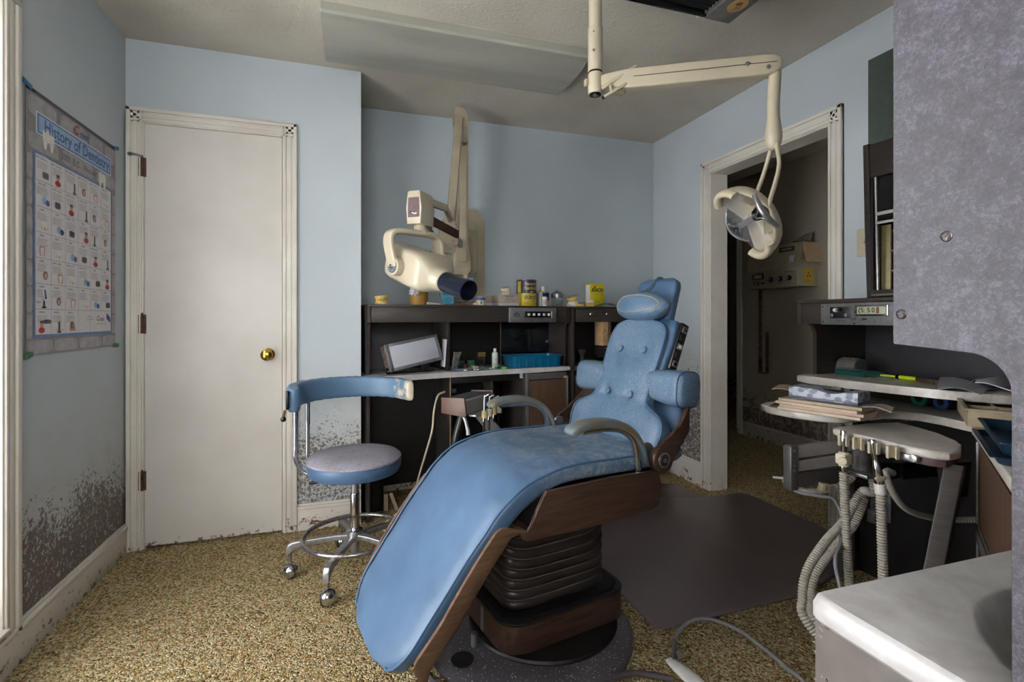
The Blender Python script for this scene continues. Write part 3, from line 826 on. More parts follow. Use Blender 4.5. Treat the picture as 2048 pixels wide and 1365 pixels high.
        for i, p in enumerate(P):
            t = (P[min(i+1, len(P)-1)]-P[max(0, i-1)]).normalized(); n = V(-t.z, 0, t.x); u = i/(len(P)-1)
            hw = interp([(0, .022), (.04, .030), (.3, .030), (.6, .023), (1, .016)], u); hv = interp([(0, .007), (.03, .014), (.35, .015), (.7, .010), (.96, .008), (1, .004)], u)
            st.append((p, V(0, 1, 0), n, hw, hv))
        g = G(); g.sweep(st, ARMV, e=3.5, seg=28); part('arm_pad', g, o, 'cracked blue vinyl arm pad', ang=60)
        g = G(); g.lathe([(0, 0), (.022, .0), (.026, .004), (.024, .01), (.012, .012), (0, .012)], STEEL, (.312, s_*.262, .66), (0, s_, .2), 24); part('arm_hub', g, o)
    # foot control flex lying on the base plate
    return T
chair = build_chair()
g = G(); pts = [atT(868, 1285, 1.6), V(.23, 1.50, .022), V(.30, 1.40, .022), V(.42, 1.335, .024), V(.55, 1.315, .03), V(.68, 1.33, .03), V(.82, 1.35, .02), V(.93, 1.30, .012)]
pts[0] = V(.225, 1.60, .034)
g.tube(pts, .009, plain('grey_brown_rubber_flex', '4D474A', .5), seg=12, n=12); g.tube([p+V(-.004, .018, .004) for p in pts[:5]], .008, MATS['grey_brown_rubber_flex'], seg=12, n=12)
solo('rubber_flex', g, 'thick grey-brown rubber flex lying over the edge of the chair base plate', 'cable')

# ------------------------------------------------------------------ assistant stool
def build_stool():
    T = thing('dental_stool', 'five-wheeled stool with round grey seat and curved blue arm band', 'stool', (.016, 2.30, 0))
    g = G(); g.lathe([(0, .135), (.022, .135), (.03, .14), (.036, .165), (.034, .18), (0, .18)], ALU, seg=28); hubp = part('base_hub', g, T)
    for a in (175, 247, 319, 31, 103):
        r = math.radians(a); d = V(math.cos(r), math.sin(r), 0); q = V(-d.y, d.x, 0)
        g = G()
        st = []
        for s, z, w, h in ((.01, .158, .020, .013), (.08, .157, .014, .012), (.16, .150, .013, .013), (.225, .142, .013, .016), (.255, .134, .013, .020), (.27, .122, .013, .026), (.278, .112, .012, .020)):
            st.append((d*s+V(0, 0, z), q, V(0, 0, 1), w, h))
        g.sweep(st, ALU, e=6, seg=24)
        g.b2((-.1, -.1, 0), (-.1, -.1, 0), ALU) if False else None
        lg = part('leg', g, hubp)
        cw = d*.262+V(0, 0, .031)
        ax = (q*.8+d*.6).normalized()
        g = G(); g.cyl(cw+V(0, 0, .03), cw+V(0, 0, .09), .006, STEEL, seg=12)
        prof = [(.031*math.sin(t), -.031*math.cos(t)) for t in [PI*k/14 for k in range(15)]]
        prof[0] = (0, prof[0][1]); prof[-1] = (0, prof[-1][1])
        g.lathe(prof, CHROME, cw, ax, 24)
        g.lathe([(.0315, -.003), (.033, 0), (.0315, .003)], BLACK, cw+ax*.004, ax, 28)
        part('ball_caster', g, lg)
    g = G(); P = [V(.212*math.cos(t), .212*math.sin(t), .165) for t in [2*PI*k/48 for k in range(48)]]
    g.tube(P, .010, PITTED, seg=12, sm=False, closed=True); part('foot_ring', g, T, 'pitted chrome foot ring')
    g = G(); g.cyl((0, 0, .17), (0, 0, .345), .020, CHROME, seg=28, bev=.002); g.cyl((0, 0, .345), (0, 0, .43), .0165, ALU, seg=24); g.lathe([(.024, .17), (.034, .175), (.034, .185), (.024, .19)], CHROME, seg=28)
    g.cyl((0, 0, .07), (0, 0, .14), .018, ALU, seg=20)
    part('column', g, T)
    g = G(); g.box((-.065, -.01, .415), (.17, .02, .008), ALU, .003, rot=(0, 0, .05)); g.box((.0, 0, .425), (.08, .06, .012), STEEL, .003)
    g.lathe([(0, 0), (.007, .004), (.009, .03), (.006, .045), (0, .048)], BLACK, (-.14, -.013, .412), (-1, -.05, -.1), 14)
    part('height_lever', g, T)
    g = G(); g.lathe([(0, .432), (.165, .432), (.188, .440), (.198, .46), (.200, .482), (.196, .495), (0, .497)], VIN, seg=64); s1 = part('seat', g, T, 'round blue vinyl seat side')
    g = G(); g.lathe([(.190, .486), (.200, .494), (.199, .502), (.185, .514), (.14, .523), (.07, .527), (0, .528)], FABG, seg=64); part('seat_cover', g, s1, 'grey towelling seat top')
    g = G(); g.tube([(.196*math.cos(t), .196*math.sin(t), .496) for t in [2*PI*k/60 for k in range(60)]], .003, plain('tan_thread', '8C8170', .8), seg=6, sm=False, closed=True); part('seat_seam', g, s1)
    # tubes rising to the band
    for dx, dy in ((-.010, -.012), (.034, .045)):
        g = G(); x, y = -.232+dx, .03+dy
        g.tube([V(-.12, y*.6, .425), V(-.17, y*.8, .43), V(-.212+dx*.5, y, .455), V(x, y, .51), V(x, y, .56), V(x, y, .65), V(x, y, .735)], .0085, CHROME, seg=14)
        g.cyl((x, y, .64), (x, y, .735), .0105, CHROME, seg=16)
        part('band_support_tube', g, T)
    st = []
    nn = 50
    for i in range(nn):
        u = i/(nn-1); a = math.radians(202-u*192); r = .250+.0*u
        c = V(r*math.cos(a), r*math.sin(a)*.86, .772+.010*math.sin(PI*u))
        d = V(math.cos(a), math.sin(a), 0).normalized()
        e = min(u, 1-u)*1.6
        k = math.sqrt(max(.03, 1-(1-min(1, e/.035))**2))
        st.append((c, d, V(0, 0, 1), .022*(.5+.5*k)*(1.15-.25*u), (.052-.006*u)*(.82+.18*k)))
    g = G(); g.sweep(st, BANDV, e=4.2, seg=36)
    for v in g.v:
        v.z += .0012*math.sin(v.x*160)*(1 if v.z > .77 else -1)
    b = part('arm_band', g, T, 'curved blue vinyl band worn tan at one end', ang=60)
    g = G(); g.box((-.262, -.085, .775), (.012, .03, .075), BLACK, .003); g.cyl((-.27, -.09, .735), (-.275, -.092, .71), .005, RUST, seg=10); g.lathe([(0, -.011), (.008, -.008), (.011, 0), (.008, .008), (0, .011)], BLACK, (-.276, -.093, .70), (0, 0, 1), 14)
    part('band_clamp', g, b)
    return T
build_stool()

# ------------------------------------------------------------------ poster on the left wall
def build_poster():
    p0 = onp(56, 170, (XL+.004, 0, 0), (1, 0, 0)); p1 = onp(233, 297, (XL+.004, 0, 0), (1, 0, 0)); pb = onp(228, 692, (XL+.004, 0, 0), (1, 0, 0)); pa = onp(47, 713, (XL+.004, 0, 0), (1, 0, 0))
    y0 = (p0.y+pa.y)/2; y1 = (p1.y+pb.y)/2; zt = (p0.z+p1.z)/2; zb = (pa.z+pb.z)/2; W = y1-y0; H = zt-zb
    T = thing('history_poster', 'tall dentistry history poster taped to the blue wall left of the closet door', 'poster', (XL+.004, (y0+y1)/2, zb))
    g = G(); g.b2((-.0015, -W/2, 0), (.0, W/2, H), plain('poster_stone_grey', '7C797C', .35, var=.12, scale=25)); sheet = part('poster_sheet', g, T)
    def X(u, v, d=0): return (.0006+d*.0004, (u-.5)*W, v*H)            # u right, v up
    g = G()
    lg = plain('poster_pale_stone', '9B989C', .35, var=.15, scale=30); dg = plain('poster_dark_line', '3E3B3F', .4); pw = plain('poster_white', 'D6D1D2', .4, var=.03); pb_ = plain('poster_blue', '4C76AE', .4); ps = plain('poster_pale_blue', '8FAECF', .4)
    def rect(u0, v0, u1, v1, m, d, gg=None): (gg or g).flat([X(u0, v0, d), X(u1, v0, d), X(u1, v1, d), X(u0, v1, d)], m)
    rect(0, .985, 1, 1, dg, .5)
    random.seed(3)
    def stone(u0, v0, u1, v1):
        n = 14; pts = []; cu, cv = (u0+u1)/2, (v0+v1)/2; hu, hv = (u1-u0)/2, (v1-v0)/2
        for k in range(n):
            a = 2*PI*k/n; e = 5; c, s = math.cos(a), math.sin(a)
            j = random.uniform(.93, 1.0)
            pts.append(X(cu+hu*j*sgn(c)*abs(c)**(2/e), cv+hv*j*sgn(s)*abs(s)**(2/e), 1))
        g.flat(pts, lg)
    for a, b, c, d in ((.01, .90, .28, .98), (.30, .90, .62, .98), (.64, .90, .82, .98), (.84, .90, .99, .98), (.01, .005, .24, .055), (.25, .005, .50, .055), (.51, .005, .80, .055), (.81, .005, .99, .055),
                       (.01, .775, .3, .84), (.32, .775, .70, .84), (.72, .775, .99, .84)): stone(a, b, c, d)
    for k in range(7):
        stone(.004, .06+k*.10, .055, .155+k*.10); stone(.945, .06+k*.10, .996, .155+k*.10)
    rect(.06, .065, .94, .77, pb_, 2); rect(.075, .075, .925, .763, pw, 3)
    rect(.08, .84, .93, .925, pw, 2); rect(.09, .845, .92, .92, pb_, 3); rect(.105, .852, .905, .913, ps, 4)
    part('picture_panel', g, sheet)
    def TM(u, v, s=1, rot=0, d=6): return Matrix.Translation(V(*X(u, v, d))) @ Matrix(((0, 0, 1, 0), (1, 0, 0, 0), (0, 1, 0, 0), (0, 0, 0, 1))) @ Matrix.Rotation(rot, 4, 'Z')
    g = G(); g.text('History of Dentistry', .062, TM(.52, .882), plain('poster_title_ink', '2A4A8C', .4), w=W*.74, bold=.012)
    g.text('rest', .040, TM(.565, .948), MATS['poster_title_ink'], shear=.25, bold=.02); g.text('C', .050, TM(.472, .951, d=7), I_RED, shear=.25, bold=.02)
    g.text('3000 B.C. - Present', .034, TM(.52, .805), dg)
    part('title_lettering', g, sheet)
    # grid of dated cells
    g = G(); cols = 6; rows = 7; u0, u1, v0, v1 = .075, .925, .075, .763
    dates = ['3000-2500 B.C.', '1000-1501 B.C.', '700-500 B.C.', '460-377 B.C.', '300 B.C.-400 A.D.', '249 A.D.', '570-950', '1452-1561', '1561-1725', '1746-1795', '1764', '1771-1776', '1789', '1790', '1780-1791', '1832', '1841-1844', '1855',
             '1846', '1859', '1864', '1868', '1870-1872', '1880\'s', '1895', '1895-1896', '1905-1917', '1920-1931', '1945', '1951', '1960', '1960\'s', '1970\'s', '1981', '1982\'s', '1987\'s', '1990\'s', '2000\'s', '2002\'s']
    rh = (v1-v0)/rows
    for r in range(rows):
        rect(u0, v1-(r+1)*rh-.0008, u1, v1-(r+1)*rh+.0008, pb_, 4)
    for c in range(1, cols):
        uu = u0+(u1-u0)*c/cols
        rect(uu-.0012, v0+(rh if c >= 5 else 0), uu+.0012, v1, pb_, 4)
    part('grid_line', g, sheet)
    g = G(); t = G(); cw = (u1-u0)/cols
    skin = plain('poster_skin', 'B58E80', .4); hair = plain('poster_hair', '5A3A34', .4); pk = plain('poster_gum_pink', 'C08A8A', .4); sk = plain('poster_sky', '7FA8CC', .4); iv = plain('poster_ivory', 'E0DAD4', .4)
    def blob(u, v, ru, rv, m, d=5, n=14, e=2.):
        t.flat([X(u+ru*sgn(math.cos(a))*abs(math.cos(a))**(2/e), v+rv*sgn(math.sin(a))*abs(math.sin(a))**(2/e), d) for a in [2*PI*k/n for k in range(n)]], m)
    def tooth(u, v, s, m=iv, d=5.5):
        pr = [(-.5, .35), (-.3, .6), (0, .5), (.3, .6), (.5, .35), (.48, -.05), (.36, -.6), (.2, -.6), (.1, -.15), (-.1, -.15), (-.2, -.6), (-.36, -.6), (-.48, -.05)]
        t.flat([X(u+a*s, v+b*s*.62, d) for a, b in pr], m)
    for i, dt in enumerate(dates):
        r, c = divmod(i, cols); uc = u0+cw*(c+.5); vt = v1-r*rh
        g.text(dt, .0105, TM(uc-.02, vt-.012), I_BLK, w=min(W*cw*.8, len(dt)*.0062))
        for k in range(5):
            vv = vt-.026-k*.0062; g.flat([X(uc-cw*.42, vv, 5), X(uc+cw*random.uniform(.05, .40), vv, 5), X(uc+cw*.2, vv+.0016, 5), X(uc-cw*.42, vv+.0016, 5)], I_GREY)
        ku = uc+random.uniform(-.02, .03); kv = vt-rh*.72
        k = (i*5+2) % 7
        if k == 0: blob(ku, kv+.012, .018, .012, skin); blob(ku, kv-.010, .028, .012, I_RED); blob(ku, kv+.021, .018, .006, hair, 6)
        elif k == 1: tooth(ku, kv, .055, pk); tooth(ku, kv, .035, iv, 6)
        elif k == 2: blob(ku, kv, .03, .014, I_GREY, e=4); blob(ku, kv, .024, .010, dg, 6, e=4)
        elif k == 3: blob(ku, kv+.005, .022, .017, hair); blob(ku, kv+.003, .015, .012, skin, 6)
        elif k == 4: blob(ku-.01, kv, .022, .016, sk, n=9); blob(ku+.02, kv-.006, .018, .012, MATS['poster_title_ink'], 6)
        elif k == 5: blob(ku, kv, .009, .024, dg, e=4); blob(ku, kv-.02, .024, .004, dg)
        else: tooth(ku, kv, .05, iv, 5); blob(ku, kv-.008, .03, .008, pk, 4.5)
    # mascot teeth kept as plain teeth, toothpaste tube, box, closing logo
    tooth(.19, .835, .11); tooth(.80, .795, .10)
    t.flat([X(.145, .205, 6), X(.185, .210, 6), X(.165, .262, 6), X(.135, .258, 6)], iv); t.flat([X(.155, .212, 7), X(.175, .214, 7), X(.160, .25, 7), X(.147, .249, 7)], MATS['poster_title_ink'])
    t.flat([X(.86, .135, 6), X(.915, .115, 6), X(.905, .145, 6), X(.86, .163, 6)], MATS['poster_title_ink'])
    t.flat([X(.40+.0, .085, 6), X(.47, .085, 6), X(.455, .12, 6), X(.43, .10, 6), X(.41, .12, 6)], pk)
    blob(.18, .125, .035, .008, dg, e=4)
    g.text('INTO THE', .009, TM(.635, .145), MATS['poster_title_ink']); g.text('21ST CENTURY', .009, TM(.64, .132), MATS['poster_title_ink'])
    g.text('rest', .026, TM(.79, .135), MATS['poster_title_ink'], shear=.25, bold=.02); g.text('C', .030, TM(.737, .137, d=7), I_RED, shear=.25, bold=.02)
    g.text('Your Partner in Oral Health', .008, TM(.78, .112), MATS['poster_title_ink']); g.text('ADA', .012, TM(.10, .20), I_BLK); g.text('Healthy Smiles', .009, TM(.30, .092), I_RED)
    part('cell_lettering', g, sheet); part('cell_drawing', t, sheet)
    for n_, (u, v), m in (('tape', (.0, 1.0), 'blue'), ('tape', (1.0, .997), 'blue'), ('tape', (.01, .002), 'green'), ('tape', (1.0, .003), 'green')):
        g = G(); mm = plain('painter_tape_'+m, '2C6EA4' if m == 'blue' else '2E7A45', .6); c = X(u, v, 8)
        g.box((c[0]+.001, c[1], c[2]), (.0012, .05, .016), mm, .0003, rot=(random.uniform(-.3, .3), 0, 0)); part(n_, g, T, m+' masking tape at a poster corner')
build_poster()

# ------------------------------------------------------------------ ceiling fittings
T = thing('ceiling_light', 'long fluorescent ceiling fixture with a milky prismatic cover', 'ceiling light', (.50, 2.43, CEIL))
g = G(); g.b2((-.615, -.200, -.030), (.615, .215, 0), plain('white_enamel_fixture', 'B8B3A8', .5)); part('fixture_body', g, T)
g = G()
pr = [(-.205, -.010), (-.209, -.046), (-.200, -.056), (-.176, -.058), (-.168, -.054), (-.10, -.064), (0, -.070), (.10, -.066), (.215, -.060), (.228, -.052), (.232, -.014)]
grid = [[V(-.62+1.24*k/12, y, z) for y, z in pr] for k in range(13)]
g.sheet(grid, .003, DIFF); dfo = part('diffuser', g, T, 'milky prismatic diffuser cover', ang=25)
g = G(); g.box((-.6225, -.02, -.036), (.002, .34, .006), RUST, .0005, rot=(-.02, 0, 0)); g.box((-.6225, -.14, -.02), (.002, .10, .02), RUST, .0005); part('rust_stain', g, dfo, 'rusty stained edge at the left end of the fixture')
g = G(); g.prism(pr, -.624, -.619, plain('clouded_acrylic_end', 'B5B0A2', .3), 'yz'); g.prism(pr, .619, .624, MATS['clouded_acrylic_end'], 'yz'); part('end_cap', g, dfo)
T = thing('ceiling_heater', 'dark louvred electric unit hung under the ceiling with a round tan sticker', 'heater', (1.18, 1.45, CEIL))
zb = 2.30-CEIL
g = G(); g.b2((-.22, -.22, zb+.03), (.19, .20, zb+.10), DARK, .003); g.b2((-.22, .203, zb+.004), (.165, .215, zb+.10), BLACK, .002); part('heater_case', g, T)
g = G()
for k in range(22): g.box((-.03, -.21+k*.0185, zb+.022), (.37, .0025, .02), BLACK, rot=(.5, 0, 0))
part('louvre', g, T, 'row of black louvre blades')
g = G(); g.b2((.158, -.225, zb), (.277, .215, zb+.10), GREYM, .004); g.b2((.150, -.225, zb+.012), (.160, .215, zb+.055), GREYM, .002); ec = part('end_housing', g, T)
g = G(); g.lathe([(0, 0), (.034, 0), (.034, .001), (0, .001)], TANP if False else plain('tan_sticker', 'A98C58', .5), (.222, .105, zb-.0002), (0, 0, -1), 28, 1, 1.25)
TI = Matrix.Translation(V(.222, .105, zb-.0016)) @ Matrix.Rotation(PI, 4, 'X')
for p in ([(-.015, .01), (-.005, .022), (.008, .02), (.012, .008), (.004, 0), (-.01, -.002)], [(.0, -.004), (.006, -.006), (.004, -.026), (0, -.024)], [(.012, -.002), (.018, -.006), (.016, -.022), (.012, -.02)], [(-.018, -.03), (-.012, -.032), (.014, -.034), (.012, -.031)]):
    g.flat(p, I_BRN, TI)
part('sticker', g, ec)
g = G()
for x in (-.15, .24): g.cyl((x, -.0, zb+.09), (x, 0, 0), .008, STEEL, seg=10)
g.lathe([(0, 0), (.009, 0), (.009, .03), (0, .03)], CREAMP, (.142, .205, zb+.02), (0, 1, .0), 12)
part('hanger_rod', g, T)

# ------------------------------------------------------------------ examination light on its ceiling pole
def build_exam():
    A = V(.88, 1.71, 0); zA = 1.955
    T = thing('examination_light', 'cream dental operating light on a jointed arm hung from the ceiling', 'dental light', (A.x, A.y, CEIL))
    g = G(); g.cyl((A.x, A.y, zA+.24), (A.x, A.y, CEIL), .0245, CREAM, seg=28); g.lathe([(0, 0), (.07, 0), (.07, -.01), (.03, -.03)][::-1], CREAM, (A.x, A.y, CEIL-.001), (0, 0, 1), 32) if False else None
    g.cyl((A.x, A.y, CEIL-.02), (A.x, A.y, CEIL), .07, CREAM, seg=32, bev=.004)
    part('ceiling_pole', g, T, world=True)
    g = G(); g.cyl((A.x, A.y, zA+.085), (A.x, A.y, zA+.25), .0275, CREAM, seg=28, bev=.002)
    g.cyl((A.x, A.y, zA+.082), (A.x, A.y, zA+.086), .026, BLACK, seg=28)
    g.cyl((A.x, A.y, zA+.0), (A.x, A.y, zA+.082), .0275, CREAM, seg=28, bev=.008)
    for z, r in ((zA+.155, .005), (zA+.225, .003)):
        g.cyl(V(A.x, A.y, z)-FV*.0265-RV*.01, V(A.x, A.y, z)-FV*.029-RV*.011, r, STEEL, seg=12)
    kn = part('pole_knuckle', g, T, world=True)
    g = G(); g.cyl((A.x, A.y, zA-.003), (A.x, A.y, zA+.004), .022, BLACK, seg=28); g.cyl((A.x, A.y, zA-.005), (A.x, A.y, zA), .010, STEEL, seg=16)
    g.box(V(A.x, A.y, zA+.045)-RV*.034, (.012, .022, .026), CREAM2, .003); part('knuckle_plug', g, kn, world=True)
    B = atT(1550, 132, 1.80)
    Ah = V(A.x, A.y, zA+.043)+RV*.02; d = (B-Ah); L = d.length; dn = d.normalized()
    side = dn.cross(V(0, 0, 1)).normalized(); upv = side.cross(dn)
    g = G()
    st = []
    for s, h, w in ((.0, .020, .021), (.02, .026, .023), (.10, .036, .024), (.2, .037, .024), (L-.16, .037, .024), (L-.04, .037, .025), (L-.01, .034, .025), (L+.012, .024, .023), (L+.018, .012, .02)):
        st.append((Ah+dn*s, side, upv, w, h))
    g.sweep(st, CREAM, e=9, seg=40)
    for s, o in ((L-.03, -.012), (L-.10, .006)):
        c = Ah+dn*s+upv*o+side*.0245; c2 = Ah+dn*s+upv*o-side*.0245
        for q, sg in ((c, 1), (c2, -1)): g.cyl(q, q+side*sg*.003, .008, STEEL, seg=16, bev=.001)
    arm = part('spring_arm', g, T, world=True)
    sd = 1 if side.dot(-FV) > 0 else -1
    g = G(); g.add([Ah+dn*.12+upv*.004+side*sd*.0246, Ah+dn*(L-.0)+upv*.006+side*sd*.0252, Ah+dn*(L-.0)+upv*.0035+side*sd*.0252, Ah+dn*.12+upv*.0015+side*sd*.0246], [[0, 1, 2, 3]], BLACK); part('arm_seam', g, arm, world=True)
    g = G(); P0 = V(A.x, A.y, zA+.01)-FV*.03+RV*.02; P1 = P0+RV*.13+V(0, 0, .085)
    g.cyl(P0, P1, .007, CREAM, seg=14, bev=.003); Q0 = P0+RV*.005+V(0, 0, -.035)-FV*.005; g.cyl(Q0, Q0+RV*.085+V(0, 0, .05), .006, CREAM, seg=12, bev=.002); g.cyl(Q0, Q0-RV*.004-V(0, 0, .003), .0075, RUST, seg=12)
    g.cyl(Q0+RV*.03+V(0, 0, .018), P0+RV*.03+V(0, 0, .02), .006, CREAM2, seg=10); g.box(P0+RV*.06+V(0, 0, .0)+FV*.02, (.05, .03, .03), CREAM2, .004)
    part('brake_lever', g, T, world=True)
    # drop tube
    top = B+dn*.0+V(0, 0, -.02); bot = atT(1547, 262, 1.80)
    g = G(); g.tube([top+V(0, 0, .022), top+V(0, 0, -.02), bot+V(0, 0, .1), bot], .0205, CREAM, seg=24, n=6)
    part('drop_tube', g, T, world=True)
    g = G(); e = bot
    g.lathe([(0, .045), (.0215, .045), (.024, .02), (.029, -.01), (.029, -.026), (.028, -.028), (.026, -.045), (.019, -.062), (.008, -.070), (0, -.071)][::-1], CREAM, e+V(0, 0, -.0), (0, 0, 1), 28)
    sk = part('swivel_cone', g, T, world=True)
    # reflector: local l (long axis), n (towards the patient), w (across)
    c = atT(1497, 442, 1.77)
    n = (-RV*.82-FV*.08+V(0, 0, -.56)).normalized()
    l = (RV*.60+V(0, 0, -.80)-FV*.05); l = (l-n*l.dot(n)).normalized(); w_ = n.cross(l).normalized()
    M = Matrix((( l.x, w_.x, n.x, c.x), (l.y, w_.y, n.y, c.y), (l.z, w_.z, n.z, c.z), (0, 0, 0, 1)))
    Lh, Wh, D = .138, .080, .082
    def shell(k, off=0):        # ring k 0 rim .. 1 apex
        pts = []
        for i in range(56):
            th = 2*PI*i/56; e = 2.6; cx = sgn(math.cos(th))*abs(math.cos(th))**(2/e); sx = sgn(math.sin(th))*abs(math.sin(th))**(2/e)
            rim = .026*abs(cx)**2.5 - .040*(1-abs(cx))**1.1
            f = math.cos(k*PI/2)**.75; dep = math.sin(k*PI/2)
            pts.append((cx*(Lh-off)*f, sx*(Wh-off)*f, rim*(1-dep)-(D-off)*dep))
        return pts
    g = G(M); K = [0, .08, .18, .3, .42, .55, .68, .8, .9, .97]; ns = 56
    rings = [shell(k) for k in K]+[shell(k, .006) for k in K[::-1]]
    # rolled lip at the rim
    lip = [(x*1.0, y*1.0, z+.004) for x, y, z in shell(0, .003)]
    rings = rings[::-1]
    inner = [shell(k, .006) for k in K[::-1]]; outer = [shell(k) for k in K]
    seq = inner+[lip]+outer; vs = [p for r in seq for p in r]; fs = []
    for i in range(len(seq)-1):
        for k in range(ns):
            k2 = (k+1) % ns; fs.append((i*ns+k, i*ns+k2, (i+1)*ns+k2, (i+1)*ns+k))
    fs.append(list(range(ns))[::-1]); fs.append([(len(seq)-1)*ns+k for k in range(ns)])
    g.add(vs, fs, CREAM)
    for s_ in (-1, 1):
        st = []
        for i in range(13):
            th = -.95+1.9*i/12; st.append((V(s_*(Lh-.008)*abs(math.cos(th))**.5, .075*math.sin(th)*.98, .020+.006*math.cos(th)), V(math.cos(th)*s_, math.sin(th), 0), V(0, 0, 1), .012, .016))
        g.sweep(st, CREAM, e=2.4, seg=16)
    head = part('lamp_shell', g, sk, 'cream scoop shaped lamp shell', world=True, ang=60)
    g = G(M); grid = []
    for i in range(13):
        x = -.108+.216*i/12; row = []
        for j in range(9):
            y = -.066+.132*j/8; row.append((x, y, .020-.9*y*y*2-.4*x*x))
        grid.append(row)
    g.sheet(grid, .0018, ACR); sh = part('splash_shield', g, head, 'clear plastic splash shield', world=True)
    g = G(M); g.lathe([(0, 0), (.022, 0), (.026, .012), (.02, .03), (0, .034)], BLACK, (0, 0, -.062), (0, 0, 1), 24); g.cyl((-.0, 0, -.03), (0, 0, -.005), .010, CREAM, seg=18); g.box((.0, 0, .006), (.022, .12, .003), GREYM, .001)
    g.box((-.055, 0, -.052), (.05, .07, .003), CREAM2, .002, rot=(0, .6, 0)); g.box((.055, 0, -.052), (.05, .07, .003), CREAM2, .002, rot=(0, -.6, 0))
    part('bulb_holder', g, head, world=True)
    for s_ in (-1, 1):
        if w_.dot(-FV) < 0: sg = -s_
        else: sg = s_
        g = G(M); yb = s_*.108
        st = []
        for i in range(17):
            u = i/16; x = -.068+.136*u; st.append((V(x, s_*(.098+.016*(1-((u-.5)*2)**2)), -.012+.022*(1-((u-.5)*2)**2)), V(0, .3, 1).normalized(), V(0, 1, -.3*s_).normalized(), .012*(.55+.45*math.sin(PI*min(1, max(.06, u)))), .008))
        g.sweep(st, STEEL if False else ALU, e=2.6, seg=16)
        for sx in (-.014, .014): g.tube([V(sx*2.0, s_*.104, .006), V(sx*.9, s_*.088, .010), V(sx*.4, s_*.066, .014)], .0038, CHROME, seg=10)
        g.lathe([(.008, -.002), (.012, 0), (.008, .002)], CHROME, (0, s_*.064, .015), (0, 0, 1), 20)
        part('lamp_handle', g, head, 'curved satin metal lamp handle', world=True)
    # forked bail
    for s_, q in ((-1, 0), (1, 1)):
        a_ = M @ V(.0, s_*.072, -.045)
        g = G(); st0 = e+V(0, 0, -.035)+w_*(s_*.016)
        mid = st0.lerp(a_, .45)+RV*.012+w_*s_*.014
        g.tube([st0, st0+V(0, 0, -.03)+w_*s_*.006, mid, a_+V(0, 0, .02), a_], .0075, CREAM, seg=14)
        part('fork_rod', g, sk, world=True)
build_exam()

